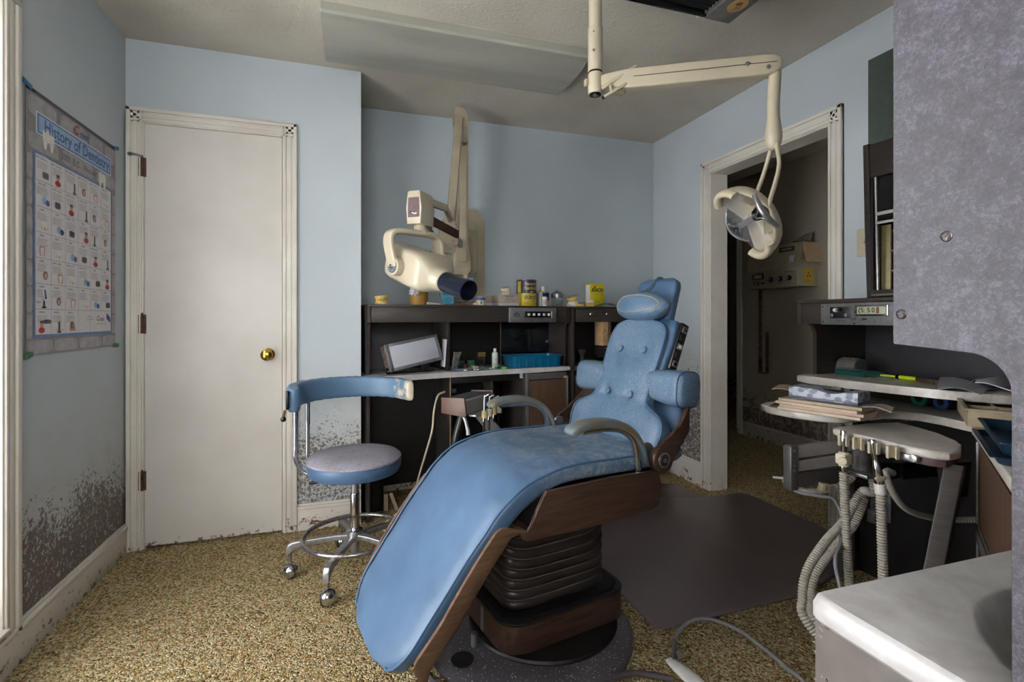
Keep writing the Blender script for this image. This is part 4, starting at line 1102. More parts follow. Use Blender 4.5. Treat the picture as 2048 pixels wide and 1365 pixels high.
# ------------------------------------------------------------------ wall mounted x-ray machine
def build_xray():
    T = thing('x_ray_machine', 'cream dental x-ray head on folding arms mounted on the back wall', 'x-ray machine', (.70, YB-.01, 1.22))
    g = G(); x0, x1 = .555, .858
    pl = [(x0, 1.25), (x0+.03, 1.215), (x1-.05, 1.215), (x1, 1.265), (x1, 1.76), (x1-.045, 1.835), (x0+.10, 1.835), (x0, 1.74)]
    g.prism(pl, YB-.035, YB-.001, CREAM2, 'xz', bev=.006); wp = part('wall_plate', g, T, world=True)
    g = G(); g.prism([(.60, 1.38), (.80, 1.38), (.80, 1.71), (.79, 1.74), (.64, 1.74), (.60, 1.70)], YB-.065, YB-.034, CREAM2, 'xz', bev=.005)
    g.b2((.62, YB-.09, 1.42), (.70, YB-.05, 1.70), CREAM2, .01)
    for x, z in ((.785, 1.40), (.785, 1.68), (.735, 1.685)): g.cyl((x, YB-.07, z), (x, YB-.062, z), .010, STEEL, seg=14)
    g.b2((.60, YB-.06, 1.24), (.79, YB-.034, 1.35), CREAM, .004); g.b2((.735, YB-.0615, 1.352), (.775, YB-.058, 1.378), I_SKY)
    part('mount_cover', g, wp, world=True)
    # lower bracket block
    base = V(.70, 3.13, 0)
    g = G()
    st = [(V(.665, 3.16, 1.385), V(1, 0, 0), V(0, 1, 0), .045, .035), (V(.668, 3.15, 1.42), V(1, 0, 0), V(0, 1, 0), .062, .05), (V(.67, 3.15, 1.47), V(1, 0, 0), V(0, 1, 0), .060, .05), (V(.672, 3.15, 1.60), V(1, 0, 0), V(0, 1, 0), .042, .04), (V(.672, 3.15, 1.66), V(1, 0, 0), V(0, 1, 0), .040, .04)]
    g.sweep(st, CREAM2, e=9, seg=32); g.cyl((.70, 3.16, 1.33), (.70, 3.16, 1.39), .022, CREAM2, seg=18)
    g.b2((.63, 3.15, 1.40), (.74, YB-.05, 1.62), CREAM2, .01)
    bk = part('swivel_bracket', g, T, world=True)
    topj = V(.628, 3.00, 2.33)
    def bar(g, a, b, w, h, mat, upd=(0, 1, 0)):
        a = Vector(a); b = Vector(b); t = (b-a).normalized(); U = t.cross(Vector(upd)).normalized(); W = U.cross(t)
        g.sweep([(a, U, W, w, h), (b, U, W, w, h)], mat, e=14, seg=28)
    botB = V(.668, 3.10, 1.46); topB = topj+V(.028, .03, -.07)
    g = G(); bar(g, botB+V(0, -.01, 0), topB, .021, .018, CREAM2); part('arm_channel', g, T, 'rear arm channel', world=True)
    g = G(); bar(g, botB+V(.03, 0, .06), topB+V(.022, 0, .02), .006, .016, CREAM2); bar(g, botB+V(-.016, .03, .02), topB+V(-.01, .02, 0), .003, .012, DARK); part('arm_link', g, T, world=True)
    kx = V(.53, 2.80, 1.66)          # elbow with the tube-head linkage
    g = G(); bar(g, kx+V(0, 0, -.05), topj+V(-.008, -.02, -.01), .022, .017, CREAM2); part('arm_channel', g, T, 'front arm channel', world=True)
    g = G(); bar(g, kx+V(.035, .01, -.02), topj+V(.016, 0, -.06), .004, .014, CREAM); bar(g, kx+V(.026, .012, .0), topj+V(.01, .01, -.06), .003, .012, DARK); part('arm_link', g, T, world=True)
    g = G(); g.prism([(-.036, -.02), (-.036, .075), (-.028, .082), (.020, .082), (.036, .05), (.046, .04), (.05, -.10), (.03, -.135), (.012, -.12), (.012, -.02)], -.03, .03, CREAM2, 'xz', bev=.003, T=Matrix.Translation(topj+V(.0, 0, -.03)))
    for dx, dz in ((.022, .0), (.036, -.05), (.030, -.12)): g.cyl(topj+V(dx, -.032, dz-.02), topj+V(dx, -.029, dz-.02), .006, STEEL, seg=12)
    part('top_joint', g, T, world=True)
    g = G(); g.prism([(-.03, .05), (-.015, .075), (.010, .07), (.022, .04), (.028, -.06), (.045, -.12), (.03, -.175), (.0, -.19), (-.10, -.185), (-.115, -.17), (-.06, -.14), (-.02, -.07)], -.028, .028, CREAM2, 'xz', bev=.003, T=Matrix.Translation(kx))
    for dx, dz in ((.0, .04), (.012, .0), (.014, -.12), (.028, -.15), (.0, -.165)): g.cyl(kx+V(dx, -.031, dz), kx+V(dx, -.027, dz), .007, STEEL, seg=12)
    part('elbow_plate', g, T, world=True)
    # tube-head axes
    hc = atT(843, 537, 2.42); D = (RV*.74-FV*.60+V(0, 0, -.30)).normalized(); Pp = (RV*.61+FV*.79).normalized(); Pp = (Pp-D*Pp.dot(D)).normalized(); U = Pp.cross(D).normalized()
    if U.z < 0: U = -U
    M = Matrix(((D.x, Pp.x, U.x, hc.x), (D.y, Pp.y, U.y, hc.y), (D.z, Pp.z, U.z, hc.z), (0, 0, 0, 1))) @ Matrix.Diagonal((1.12, 1.08, .93, 1))
    kh = atT(836, 420, 2.44)
    g = G(); nf = (-FV*.93-RV*.34).normalized(); sx = V(-nf.y, nf.x, 0)*-1
    sx = V(0, 0, 1).cross(nf).normalized(); MK = Matrix(((sx.x, nf.x, 0, kh.x), (sx.y, nf.y, 0, kh.y), (0, 0, 1, kh.z), (0, 0, 0, 1)))
    # local: x right, y out of the face, z up
    fr_ = [(-.040, -.075), (.040, -.075), (.042, 0), (.036, .078), (.028, .086), (-.028, .086), (-.036, .078), (-.042, 0)]
    g = G(MK @ Matrix.Diagonal((1, 1, 1, 1))); g.prism(fr_, -.085, .040, CREAM, 'xz', bev=.006); hd = part('knuckle_housing', g, T, world=True)
    g = G(MK); g.prism([(-.030, -.042), (.030, -.042), (.031, 0), (.028, .052), (-.028, .052), (-.031, 0)], .040, .0425, plain('brown_woodgrain_plate', '5F4A48', .4, var=.15), 'xz'); g.b2((-.016, .0425, -.028), (.016, .044, -.015), CHROME, .001); g.b2((-.013, .044, -.026), (.013, .0445, -.017), BLACK)
    g.b2((-.010, .0445, -.0235), (.004, .0448, -.0195), WHITEP)
    part('badge_plate', g, hd, 'brown badge plate with a small chrome emblem', world=True)
    kb = MK @ V(0, -.06, 0)
    g = G()
    P = catmull([MK @ V(.03, -.05, .045), MK @ V(.06, -.12, .04), kx+V(-.09, -.12, .075), kx+V(-.02, -.02, .01)], 6)
    g.tube([MK @ V(.02, -.06, .050), MK @ V(.045, -.13, .048), kx+V(-.075, -.13, .075), kx+V(-.01, -.02, .02)], .012, CREAM2, ry=.022, seg=16, up=(0, 0, 1)) if False else None
    bar(g, MK @ V(.025, -.05, .050), MK @ V(.05, -.20, .045), .010, .018, CREAM2, (0, 0, 1)); bar(g, MK @ V(.05, -.19, .048), kx+V(-.0, -.02, .0), .010, .018, CREAM2, (0, 0, 1))
    part('upper_link', g, T, world=True)
    g = G(); bar(g, MK @ V(.02, -.05, -.032), kx+V(.035, -.045, -.085), .010, .021, RUST, (0, 0, 1)); part('lower_link', g, T, 'rust-blotched lower link bar', world=True)
    g = G(); bar(g, MK @ V(.0, -.07, -.055), kx+V(-.05, -.02, -.16), .009, .014, CREAM2, (0, 0, 1)); bar(g, kx+V(.03, 0, -.10), V(.66, 3.10, 1.57), .012, .022, CREAM2, (0, 0, 1)); part('lower_link', g, T, 'cream lower link bar', world=True)
    # yoke
    g = G(); g.lathe([(.030, .0), (.036, .01), (.036, .055), (.030, .075), (0, .075)][::-1], CREAM, kh+V(0, 0, -.145), (0, 0, 1), 28) if False else None
    yoke_c = hc+V(0, 0, .0); Ph = Pp.copy(); Ph.z = 0; Ph.normalize()
    kn_b = kh+V(0, 0, -.075)-nf*.02
    g.lathe([(0, 0), (.042, 0), (.040, .015), (.030, .03), (.030, .045), (0, .045)], CREAM, kn_b+V(0, 0, -.045), (0, 0, 1), 28)
    part('yoke_swivel', g, T, world=True)
    topz = kn_b.z-.040; bc = V(kn_b.x, kn_b.y, topz)
    hw = .138
    off = D*(-.03)
    def yp(p, z, o=0): return V(hc.x, hc.y, 0)+V(Ph.x, Ph.y, 0)*p+V(off.x, off.y, 0)+RV*o+V(0, 0, z)
    g = G(); pts = [yp(-hw-.006, hc.z), yp(-hw-.006, hc.z+.05, -.012), yp(-hw-.004, topz-.05, -.025), yp(-hw+.012, topz-.010, -.022), yp(-hw+.06, topz, -.01), yp(0, topz, 0), yp(hw-.06, topz, 0), yp(hw-.012, topz-.010, -.004), yp(hw+.004, topz-.05, 0), yp(hw+.006, hc.z+.05, 0), yp(hw+.006, hc.z, 0)]
    P = catmull(pts, 6); st = []
    Dh = V(D.x, D.y, 0).normalized()
    for i, p in enumerate(P):
        t = (P[min(i+1, len(P)-1)]-P[max(i-1, 0)]).normalized(); st.append((p, Dh, t.cross(Dh).normalized(), .031, .013))
    g.sweep(st, CREAM, e=4, seg=24)
    for s_ in (-1, 1): g.cyl(yp(s_*(hw+.014), hc.z), yp(s_*(hw-.030), hc.z), .043, CREAM, seg=32, bev=.004)
    yk = part('yoke', g, T, 'cream fork yoke holding the x-ray head', world=True)
    for s_ in (-1, 1):
        g = G(); g.cyl(yp(s_*(hw+.013), hc.z), yp(s_*(hw+.0165), hc.z), .031, plain('grey_scale_dial', '5C6470', .4), seg=32)
        for k in range(12):
            a = 2*PI*k/12; c = yp(s_*(hw+.017), hc.z)+Dh*.022*math.cos(a)+V(0, 0, .022*math.sin(a)); g.box(c, (.003, .003, .003), I_WHT)
        g.cyl(yp(s_*(hw+.014), hc.z), yp(s_*(hw+.026), hc.z), .009, CHROME, seg=18, bev=.002); part('angle_dial', g, yk, 'grey angle dial', world=True)
    # body
    g = G(M)
    st = []
    for x, w, h, dz in ((-.175, .050, .060, .0), (-.168, .066, .078, .002), (-.145, .082, .092, .003), (-.11, .093, .094, .0), (-.06, .100, .093, -.002), (0, .106, .095, -.003), (.05, .108, .096, -.004), (.085, .104, .092, -.008), (.105, .092, .080, -.014), (.120, .070, .064, -.018), (.140, .058, .058, -.02), (.160, .056, .056, -.02), (.166, .050, .050, -.02)):
        e = 5 if x < .1 else 2.5
        st.append((V(x, 0, dz), V(0, 1, 0), V(0, 0, 1), w, h))
    vs = []
    ns = 56
    for i, (c, UU, WW, hu, hv) in enumerate(st):
        e = 5 if i < 9 else (2.6 if i == 9 else 2.05)
        for k in range(ns):
            th = 2*PI*(k+.5)/ns; cx = math.cos(th); s2 = math.sin(th)
            vs.append(V(c.x, c.y, c.z)+V(0, hu*sgn(cx)*abs(cx)**(2/e), hv*sgn(s2)*abs(s2)**(2/e)))
    fs = [list(range(ns))[::-1], [(len(st)-1)*ns+k for k in range(ns)]]
    for i in range(len(st)-1):
        for k in range(ns): k2 = (k+1) % ns; fs.append((i*ns+k, i*ns+k2, (i+1)*ns+k2, (i+1)*ns+k))
    g.add(vs, fs, CREAM); hd2 = part('tube_head', g, T, 'cream moulded x-ray tube head', world=True, ang=60)
    g = G(M); g.lathe([(0, .155), (.050, .155), (.0505, .30), (.0475, .302), (.0465, .20), (0, .20)], plain('blue_black_cone', '1C2130', .18), (0, 0, -.02), (1, 0, 0), 48); part('aiming_cone', g, hd2, 'dark blue-black open cone', world=True)
    g = G(M); g.lathe([(0, 0), (.018, .0), (.016, .006), (.008, .008), (.006, .014), (0, .014)], CHROME, (.0, .02, .090), (0, 0, 1), 20); part('top_screw', g, hd2, world=True)
build_xray()

# ------------------------------------------------------------------ desk unit along the back wall (local x along its front, y into it)
DO = V(.085, 2.775, 0); DA = math.radians(7.5)
DX = V(math.cos(DA), math.sin(DA), 0); DY = V(-math.sin(DA), math.cos(DA), 0)
def dw(x, y, z=0): return DO+DX*x+DY*y+V(0, 0, z)
def dloc(px, py, y=0.):                       # point seen at a pixel, on the plane y = const of the desk frame
    p = onp(px, py, dw(0, y), DY); q = p-DO; return V(q.dot(DX), q.dot(DY), p.z)
HB, HT = 1.085, 1.183                         # header underside and top
CT = .80                                      # worktop height
def build_desk():
    T = thing('desk_cabinet', 'dark brown dental desk cabinet under the x-ray machine with a push-button panel', 'cabinet', DO, DA)
    W = 1.255; D = .36
    xl = 0
    g = G()
    up_ = [(.042, CT+.001), (D, CT+.001), (D, HT-.012), (.004, HT-.012), (.004, HB), (.03, HB-.012), (.042, HB-.04)]; lo_ = [(.04, 0), (D, 0), (D, CT-.031), (.04, CT-.031)]
    g.prism(up_, 0, .018, LAM, 'yz', bev=.0015); g.prism(lo_, 0, .018, LAM, 'yz', bev=.0015)
    part('side_panel', g, T)
    g = G(); g.prism(up_, W-.02, W, LAM, 'yz', bev=.0015); g.prism(lo_, W-.02, W, LAM, 'yz', bev=.0015); part('side_panel', g, T)
    g = G(); g.b2((0, 0, HT-.014), (W, D, HT), LAM, .003); part('top_board', g, T)
    g = G(); g.b2((.02, .006, HB), (W-.02, .022, HT-.014), LAM, .001); g.b2((.02, .02, HB), (W-.02, D-.01, HB+.012), DARK); fas = part('header_fascia', g, T)
    g = G(); g.b2((.018, D-.02, .09), (W-.02, D-.008, HT-.014), DARK, .001); part('back_panel', g, T)
    g = G(); a = dloc(896, 700, .05); g.b2((a.x-.003, .07, CT), (a.x+.018, D-.02, HB), LAM, .001); part('divider', g, T)
    # push-button panel
    a = dloc(1018, 617).x; b = dloc(1112, 617).x
    g = G(); g.b2((a, -.004, HB-.003), (b, .006, HT-.012), ALU, .001); pn = part('button_panel', g, fas, 'brushed aluminium push-button panel')
    g = G(); c = a+(b-a)*.32; d = a+(b-a)*.90; zc = (HB+HT)/2-.004
    g.b2((c, -.0065, zc-.019), (d, -.004, zc+.019), BLACK, .001); g.b2((d-.006, -.009, zc-.019), (d, -.004, zc+.019), WHITEP, .0005)
    g.b2((a, -.0045, HB-.003), (a+.004, -.0035, HT-.012), WHITEP, .0002)
    for x in (a+.02, b-.02):
        for z in (HB+.008, HT-.026): g.cyl((x, -.0042, z), (x, -.0058, z), .0028, STEEL, seg=10)
    TT = lambda x, y, z: Matrix.Translation(V(x, y, z)) @ Matrix.Rotation(PI/2, 4, 'X')
    part('button_bezel', g, pn)
    g = G(); g.text('db', .042, TT(a+(b-a)*.155, -.0044, zc), I_BLK); g.text('LIGHT   MASTER   AIR   WATER', .006, TT((c+d)/2, -.0044, zc-.027), I_BLK); part('lettering', g, pn) 
    for k in range(5):
        x = c+(d-c)*(.13+.185*k); g = G(); g.box((x, -.011, zc), (.015, .010, .016), WHITEP if k != 3 else plain('grey_button', 'B9BACB', .4), .0015); part('push_button', g, pn)
    # smoked sliding door with knob
    a = dloc(1002, 680, .235).x; b = dloc(1101, 680, .235).x
    g = G(); g.b2((a, .235, CT+.001), (b, .241, HB), SMOKE, .0008); g.b2((a-.003, .233, CT), (a, .243, HB), STEEL, .0004); sd = part('sliding_door', g, T, 'glossy smoked black sliding door')
    k = dloc(1094, 683, .235); g = G(); g.lathe([(0, 0), (.010, 0), (.011, .004), (.006, .010), (.011, .014), (.010, .018), (0, .019)], CHROME, (k.x, .234, k.z), (0, -1, 0), 18); part('door_knob', g, sd)
    g = G(); g.b2((b, .23, CT+.001), (W-.02, .25, HB), LAM, .001); g.b2((b+.03, .215, CT+.001), (b+.036, .231, HB), DARK); part('front_stile', g, T)
    # pedestal under the worktop
    x1 = dloc(905, 850, .04).x; x2 = dloc(985, 850, .04).x; x3 = dloc(1047, 850, .02).x; x4 = dloc(1058, 850).x; x5 = dloc(1135, 850).x
    g = G(); g.b2((x1-.012, .045, .06), (x1, D-.02, CT-.035), LAM, .001); g.b2((x1-.016, .040, .06), (x1-.010, .046, CT-.035), EDGEB, .0005); g.b2((x1, .20, .06), (x2, .21, CT-.035), BLACK); g.b2((x1, .05, CT-.075), (x4, .07, CT-.035), DARK, .001)
    g.b2((x2, .07, .06), (x2+.02, D-.02, CT-.035), LAM, .001); g.b2((x4-.025, .03, 0), (x4-.012, D-.02, CT-.035), LAM, .001)
    for k in range(2): g.b2((x1+.02, .19, CT-.15-.06*k), (x1+.075, .2, CT-.125-.06*k), STEEL, .001)
    part('pedestal_frame', g, T)
    g = G(); g.b2((x4-.012, .0, .0), (x4-.0, D-.02, CT-.035), ALU, .001); g.b2((x4, .01, CT-.075), (x5-.0, .03, CT-.035), ALU, .003); g.b2((x5-.004, -.002, .05), (x5+.006, .03, CT-.06), ALU, .001); g.b2((x4, .004, .05), (x5, .03, .06), ALU); part('aluminium_frame', g, T)
    g = G(); g.b2((x4+.003, .006, .06), (x5-.006, .026, CT-.078), WALZ, .002); part('cupboard_door', g, T, 'walnut cupboard door in an aluminium frame')
    g = G(); g.b2((x5-.0, .03, .0), (W, D-.02, CT-.035), DARK); part('cupboard_carcass', g, T)
    p = dloc(1047, 752, .03); g = G(); g.box((x4-.035, .035, p.z), (.022, .002, .030), PAPERW, .0002); g.box((x4-.035, .0335, p.z+.002), (.014, .001, .02), I_SKY); part('paper_label', g, T)
    # worktop
    g = G(); pts = [(-.0, .34), (-.004, .02), (.004, -.018), (.03, -.042), (.08, -.052), (.16, -.046), (.3, -.03), (.5, -.012), (.75, .0), (1.0, .004), (1.262, .002), (1.262, .34)]
    P = [(p.x, p.y) for p in catmull([V(a, b, 0) for a, b in pts[1:10]], 5)]
    poly = [pts[0]]+P+pts[10:]
    g.prism(poly, CT-.030, CT, MARBW, bev=.009, seg=3)
    solo('marble_worktop', g, 'white marbled worktop with a rounded left end under the film viewer', 'worktop', (DO.x, DO.y, 0), DA)
    # short run in the corner
    T2 = thing('corner_cabinet', 'dark brown corner cabinet with a shallow two-knob drawer, behind the dental chair', 'cabinet', dw(1.275, -.0), math.radians(3.5))
    W2 = .66; D2 = .30
    g = G(); g.b2((0, 0, HT-.014), (W2, D2, HT), LAM, .003); g.b2((0, .004, 0), (.02, D2, HT-.014), LAM, .001); g.b2((W2-.02, .004, 0), (W2, D2, HT-.014), LAM, .001); g.b2((.02, D2-.012, .0), (W2-.02, D2, HT), DARK); g.b2((.02, .02, HB), (W2-.02, D2-.01, HB+.01), DARK); part('carcass', g, T2)
    g = G(); g.b2((.028, -.004, HB-.002), (W2-.02, .012, HT-.016), LAM, .003); g.b2((.028, -.004, HT-.018), (W2-.02, .0, HT-.014), DARK); dr = part('drawer', g, T2)
    for px in (1181, 1213):
        p = onp(px, 627, dw(1.275, 0), V(-math.sin(.061), math.cos(.061), 0)); q = p-dw(1.275, 0); x = q.x*math.cos(.061)+q.y*math.sin(.061)
        g = G(); g.lathe([(0, 0), (.009, 0), (.010, .003), (.005, .008), (.009, .012), (.007, .016), (0, .017)], CHROME, (x, -.004, (HB+HT)/2+.0), (0, -1, 0), 18); part('drawer_knob', g, dr)
    g = G(); g.b2((.02, .0, CT-.03), (W2, D2-.012, CT), plain('dark_grey_counter', '4B484A', .4), .004); part('counter', g, T2)
    for k in range(1):
        g = G(); g.b2((.04, .03, .06), (.045, .034, CT-.06), ALU); g.b2((.045, .03, .40), (W2-.03, .04, CT-.09), WALZ, .002); g.b2((.035, .028, CT-.09), (W2-.03, .042, CT-.075), ALU, .001); part('walnut_drawer_front', g, T2)
    g = G(); g.b2((.04, .05, 0), (W2-.02, D2-.02, CT-.03), DARK); part('cupboard_carcass', g, T2)
build_desk()
def at_desk(px, y, z, py=None): return dw(dloc(px, py or 640, y).x, y, z)

# -- dental stone casts: base, gum block, row of teeth
def cast(T, z0, r, upper, mat, tilt=0., name='cast', dx=0.):
    g = G(Matrix.Translation(V(dx, 0, z0)) @ Matrix.Rotation(tilt, 4, 'Y') @ Matrix.Rotation(tilt*.3, 4, 'X'))
    def arch(r, n=12): return [(r*1.0*math.cos(a), r*.98*math.sin(a)*1.0) for a in [math.radians(-205+230*k/n) for k in range(n+1)]]+[(r*.80, r*.8), (-r*.8, r*.8)]
    h = r*.62
    s = -1 if upper else 1
    if upper: g.prism(arch(r), h*.45, h, mat, bev=r*.05); g.prism(arch(r*.92), h*.12, h*.5, mat, bev=r*.08)
    else: g.prism(arch(r), 0, h*.5, mat, bev=r*.05); g.prism(arch(r*.92), h*.45, h*.85, mat, bev=r*.08)
    p = part(name, g, T)
    g = G(g.T); nt = 12
    for k in range(nt):
        a = math.radians(-200+220*k/(nt-1)); x, y = r*.80*math.cos(a), r*.80*math.sin(a); zz = (h*.05 if upper else h*.9); w = r*(.17 if 3 < k < 8 else .22)
        g.box((x, y, zz), (w*.9, w*.75, h*.34), mat, w*.22, rot=(0, 0, a+PI/2))
    part('tooth_row', g, p)
    return h
def cast_pair(loc, r, mat1, mat2, label, rz, open_=0., group=None):
    T = thing('dental_cast', label, 'dental cast', loc, rz, group)
    h = cast(T, 0, r, False, mat1, 0, 'lower_cast'); cast(T, h*1.0+.001+open_*r, r, True, mat2, -open_, 'upper_cast', dx=r*.05); return T
cast_pair(at_desk(763, .12, HT), .030, PLASTER, PLASTER, 'yellow stone cast of both jaws alone at the left end of the desk top', .2, .10)
# canister with crumpled tissue
c = at_desk(838, .16, HT)
T = thing('storage_canister', 'tan round canister with an oval printed emblem, below the x-ray head', 'canister', c)
TANC = plain('amber_tan_plastic', 'B48A45', .35)
g = G(); g.lathe([(0, 0), (.046, 0), (.048, .004), (.048, .098), (.046, .10), (.046, .103), (0, .103)], TANC, seg=40); cn = part('canister_body', g, T)
g = G(); g.lathe([(0, .102), (.047, .102), (.049, .104), (.049, .116), (.046, .119), (0, .12)], TANC, seg=40); part('canister_lid', g, T)
def wrapT(r, ang, z, tilt=0):   # matrix on a cylinder surface, facing direction ang
    n = V(math.cos(ang), math.sin(ang), 0); x = V(-n.y, n.x, 0)
    return Matrix(((x.x, 0, n.x, n.x*r), (x.y, 0, n.y, n.y*r), (0, 1, 0, z), (0, 0, 0, 1)))
def wrap_text(g, s, size, r, ang, z, mat, w=None, bold=0., shear=0.):
    vs, fs = text_geo(s, shear, bold); k = size; kx = size
    if w: kx = w/(max(v.x for v in vs)-min(v.x for v in vs))
    g.add([(r*math.cos(ang+v.x*kx/r), r*math.sin(ang+v.x*kx/r), z+v.y*k) for v in vs], fs, mat)
def wrap_rect(g, r, a0, a1, z0, z1, mat, n=12, th=.0004):
    vs = []; fs = []
    for k in range(n+1):
        a = a0+(a1-a0)*k/n; vs += [(r*math.cos(a), r*math.sin(a), z0), (r*math.cos(a), r*math.sin(a), z1)]
    for k in range(n): fs.append((2*k, 2*k+2, 2*k+3, 2*k+1))
    g.add(vs, fs, mat)
VA = -PI/2-.05
g = G(); n = 28; vs = []; fs = []
for k in range(n):
    a = 2*PI*k/n
    for q in (1., .88): vs.append((.0484*math.cos(VA+.30+.50*q*math.cos(a)*.9), .0484*math.sin(VA+.30+.50*q*math.cos(a)*.9), .088+.018*q*math.sin(a)))
for k in range(n): k2 = (k+1) % n; fs.append((2*k, 2*k2, 2*k2+1, 2*k+1))
g.add(vs, fs, I_BLU); wrap_text(g, 'Procter', .010, .0485, VA+.3, .086, I_BLU); part('printed_emblem', g, cn)
def crumple(loc, s, mat, label, name, cat, seed=1, flat=.6):
    random.seed(seed); bm = bmesh.new(); bmesh.ops.create_icosphere(bm, subdivisions=3, radius=s)
    for v in bm.verts:
        d = v.co.normalized(); f = 1+.28*math.sin(d.x*9+seed)*math.cos(d.y*7+seed*2)+.22*math.sin(d.z*13+d.x*5)+random.uniform(-.07, .07)
        v.co = V(d.x*s*f, d.y*s*f*.6, d.z*s*f*flat+s*flat)
    g = G(); g.bm(bm, mat); return solo(name, g, label, cat, loc, ang=25)
crumple(at_desk(828, .11, HT+.10)+V(0, -.055, -.045)+V(0, .04, 0), .026, PAPERW, 'crumpled white tissue hanging at the front of the tan canister', 'tissue', 'tissue', 3, .9)
# rectangular blue tin bottle
c = at_desk(895, .09, HT)
T = thing('powder_tin', 'light blue lettered tin with a white cap under the x-ray cone', 'tin', c, DA-.05)
KB = plain('light_blue_tin', '5FA3C2', .4); g = G(); g.prism([(-.034, -.012), (.034, -.012), (.034, .012), (-.034, .012)], 0, .076, KB, bev=.004); g.prism([(-.022, -.009), (.022, -.009), (.022, .009), (-.022, .009)], .074, .084, KB, bev=.003); tb = part('tin_body', g, T)
g = G(); g.lathe([(0, .083), (.010, .083), (.010, .096), (.009, .098), (0, .098)], WHITEP, seg=18); part('cap', g, T)
TF = lambda x, y, z: Matrix.Translation(V(x, y, z)) @ Matrix.Rotation(PI/2, 4, 'X')
g = G(); g.text('KLUTCH', .022, TF(0, -.0125, .056), I_BLK, w=.058, bold=.02); g.text('Super Holding', .008, TF(0, -.0125, .034), I_NAVY); g.text('DENTURE ADHESIVE', .0075, TF(0, -.0125, .022), I_BLK, w=.052); g.text('POWDER', .007, TF(0, -.0125, .012), I_NAVY)
for z in (.004, .068): g.flat([(-.032, z, 0), (.032, z, 0), (.032, z+.0012, 0), (-.032, z+.0012, 0)], I_NAVY, TF(0, -.0125, 0))
part('lettering', g, tb)
# toothbrush / syringe strip lying along the edge
c = at_desk(870, .05, HT)
T = thing('ointment_tube', 'flattened white ointment tube with a cream cap left of the blue tin', 'tube', c, DA)
g = G(); g.sweep([(V(-.03, 0, .008), V(0, 1, 0), V(0, 0, 1), .009, .008), (V(.01, 0, .006), V(0, 1, 0), V(0, 0, 1), .011, .005), (V(.055, 0, .003), V(0, 1, 0), V(0, 0, 1), .013, .001)], WHITEP, e=2.2, seg=20); part('tube_body', g, T)
g = G(); g.cyl((-.03, 0, .009), (-.048, 0, .009), .009, CREAMP, seg=16, bev=.001); part('cap', g, T)
T = thing('toothbrush', 'clear-handled toothbrush lying between the blue tin and the small jar', 'toothbrush', at_desk(925, .045, HT), DA)
g = G(); g.tube([V(-.065, 0, .005), V(-.02, .002, .006), (.03, 0, .006), (.06, -.002, .005)], .004, plain('orange_brush_plastic', 'A05A2C', .3), ry=.003, seg=10); part('brush_handle', g, T)
g = G(); g.box((.075, -.003, .006), (.03, .009, .004), WHITEP, .001); g.box((.077, -.003, .012), (.022, .008, .009), PAPERW, .001); part('brush_head', g, T)
T = thing('syringe', 'small grey and clear plastic syringe lying beside the small jar', 'syringe', at_desk(942, .085, HT), DA)
g = G(); g.cyl((-.045, 0, .007), (.02, 0, .007), .006, ACR, seg=16); g.cyl((-.05, 0, .007), (-.02, 0, .007), .004, BLACK, seg=12); part('barrel', g, T)
g = G(); g.cyl((.02, 0, .007), (.05, 0, .007), .003, GREYM, seg=12); g.cyl((.05, 0, .007), (.052, 0, .007), .007, GREYM, seg=14); part('plunger', g, T)
# small jar with blue lid
c = at_desk(961, .055, HT)
T = thing('jelly_jar', 'small squat cream jar with a blue lid', 'jar', c)
g = G(); g.lathe([(0, 0), (.022, 0), (.024, .003), (.024, .026), (.022, .028), (0, .028)], plain('pale_yellow_jar', 'D2BE83', .35), seg=28); jb = part('jar_body', g, T)
g = G(); g.lathe([(0, .027), (.0245, .027), (.025, .029), (.025, .037), (.0235, .039), (0, .039)], plain('blue_lid', '2F5F9E', .35), seg=28); part('lid', g, T)
g = G(); wrap_rect(g, .0243, VA-.45, VA+.45, .004, .024, plain('jar_label_white', 'D9D2C0', .5)); wrap_rect(g, .0245, VA-.2, VA+.1, .008, .02, I_BLU); part('paper_label', g, jb)
# carton with lid
c = at_desk(1012, .10, HT)
T = thing('material_box', 'grey-beige cardboard box with green lettering, a cast standing on it', 'box', c, DA-.02)
BG = plain('greige_card', 'AC9D92', .6); BW = plain('grey_white_card', 'C4C2C4', .6)
g = G(); g.b2((-.070, -.052, 0), (.066, .052, .03), BW, .001); part('box_base', g, T); g = G(); g.b2((-.073, -.055, .018), (.069, .055, .068), BG, .0015); bl = part('box_lid', g, T)
g = G(); g.text('FASTRAY', .013, TF(0, -.0555, .058), I_GRN, w=.068, bold=.03); g.text('ACRYLIC RESIN', .0055, TF(0, -.0555, .047), I_BRN); g.text('FOR CUSTOM IMPRESSION', .005, TF(0, -.0555, .041), I_BLK); g.text('TRAYS AND BASE PLATES', .005, TF(0, -.0555, .035), I_BLK); g.text('HARRY J BOSWORTH COMPANY', .0052, TF(0, -.0555, .0265), I_BLK, w=.07); part('lettering', g, bl)
cast_pair(c+V(-.0, .0, .068), .026, PLASTW, PLASTW, 'pale dental cast with coloured gums standing on the cardboard box', 1.0, .22)
c2 = at_desk(966, .21, HT); T = thing('material_box', 'second grey-beige cardboard box, behind and left of the lettered one', 'box', c2, DA+.15)
g = G(); g.b2((-.04, -.05, 0), (.05, .05, .03), BW, .001); part('box_base', g, T); g = G(); g.b2((-.043, -.053, .02), (.053, .053, .064), BG, .0015); part('box_lid', g, T)
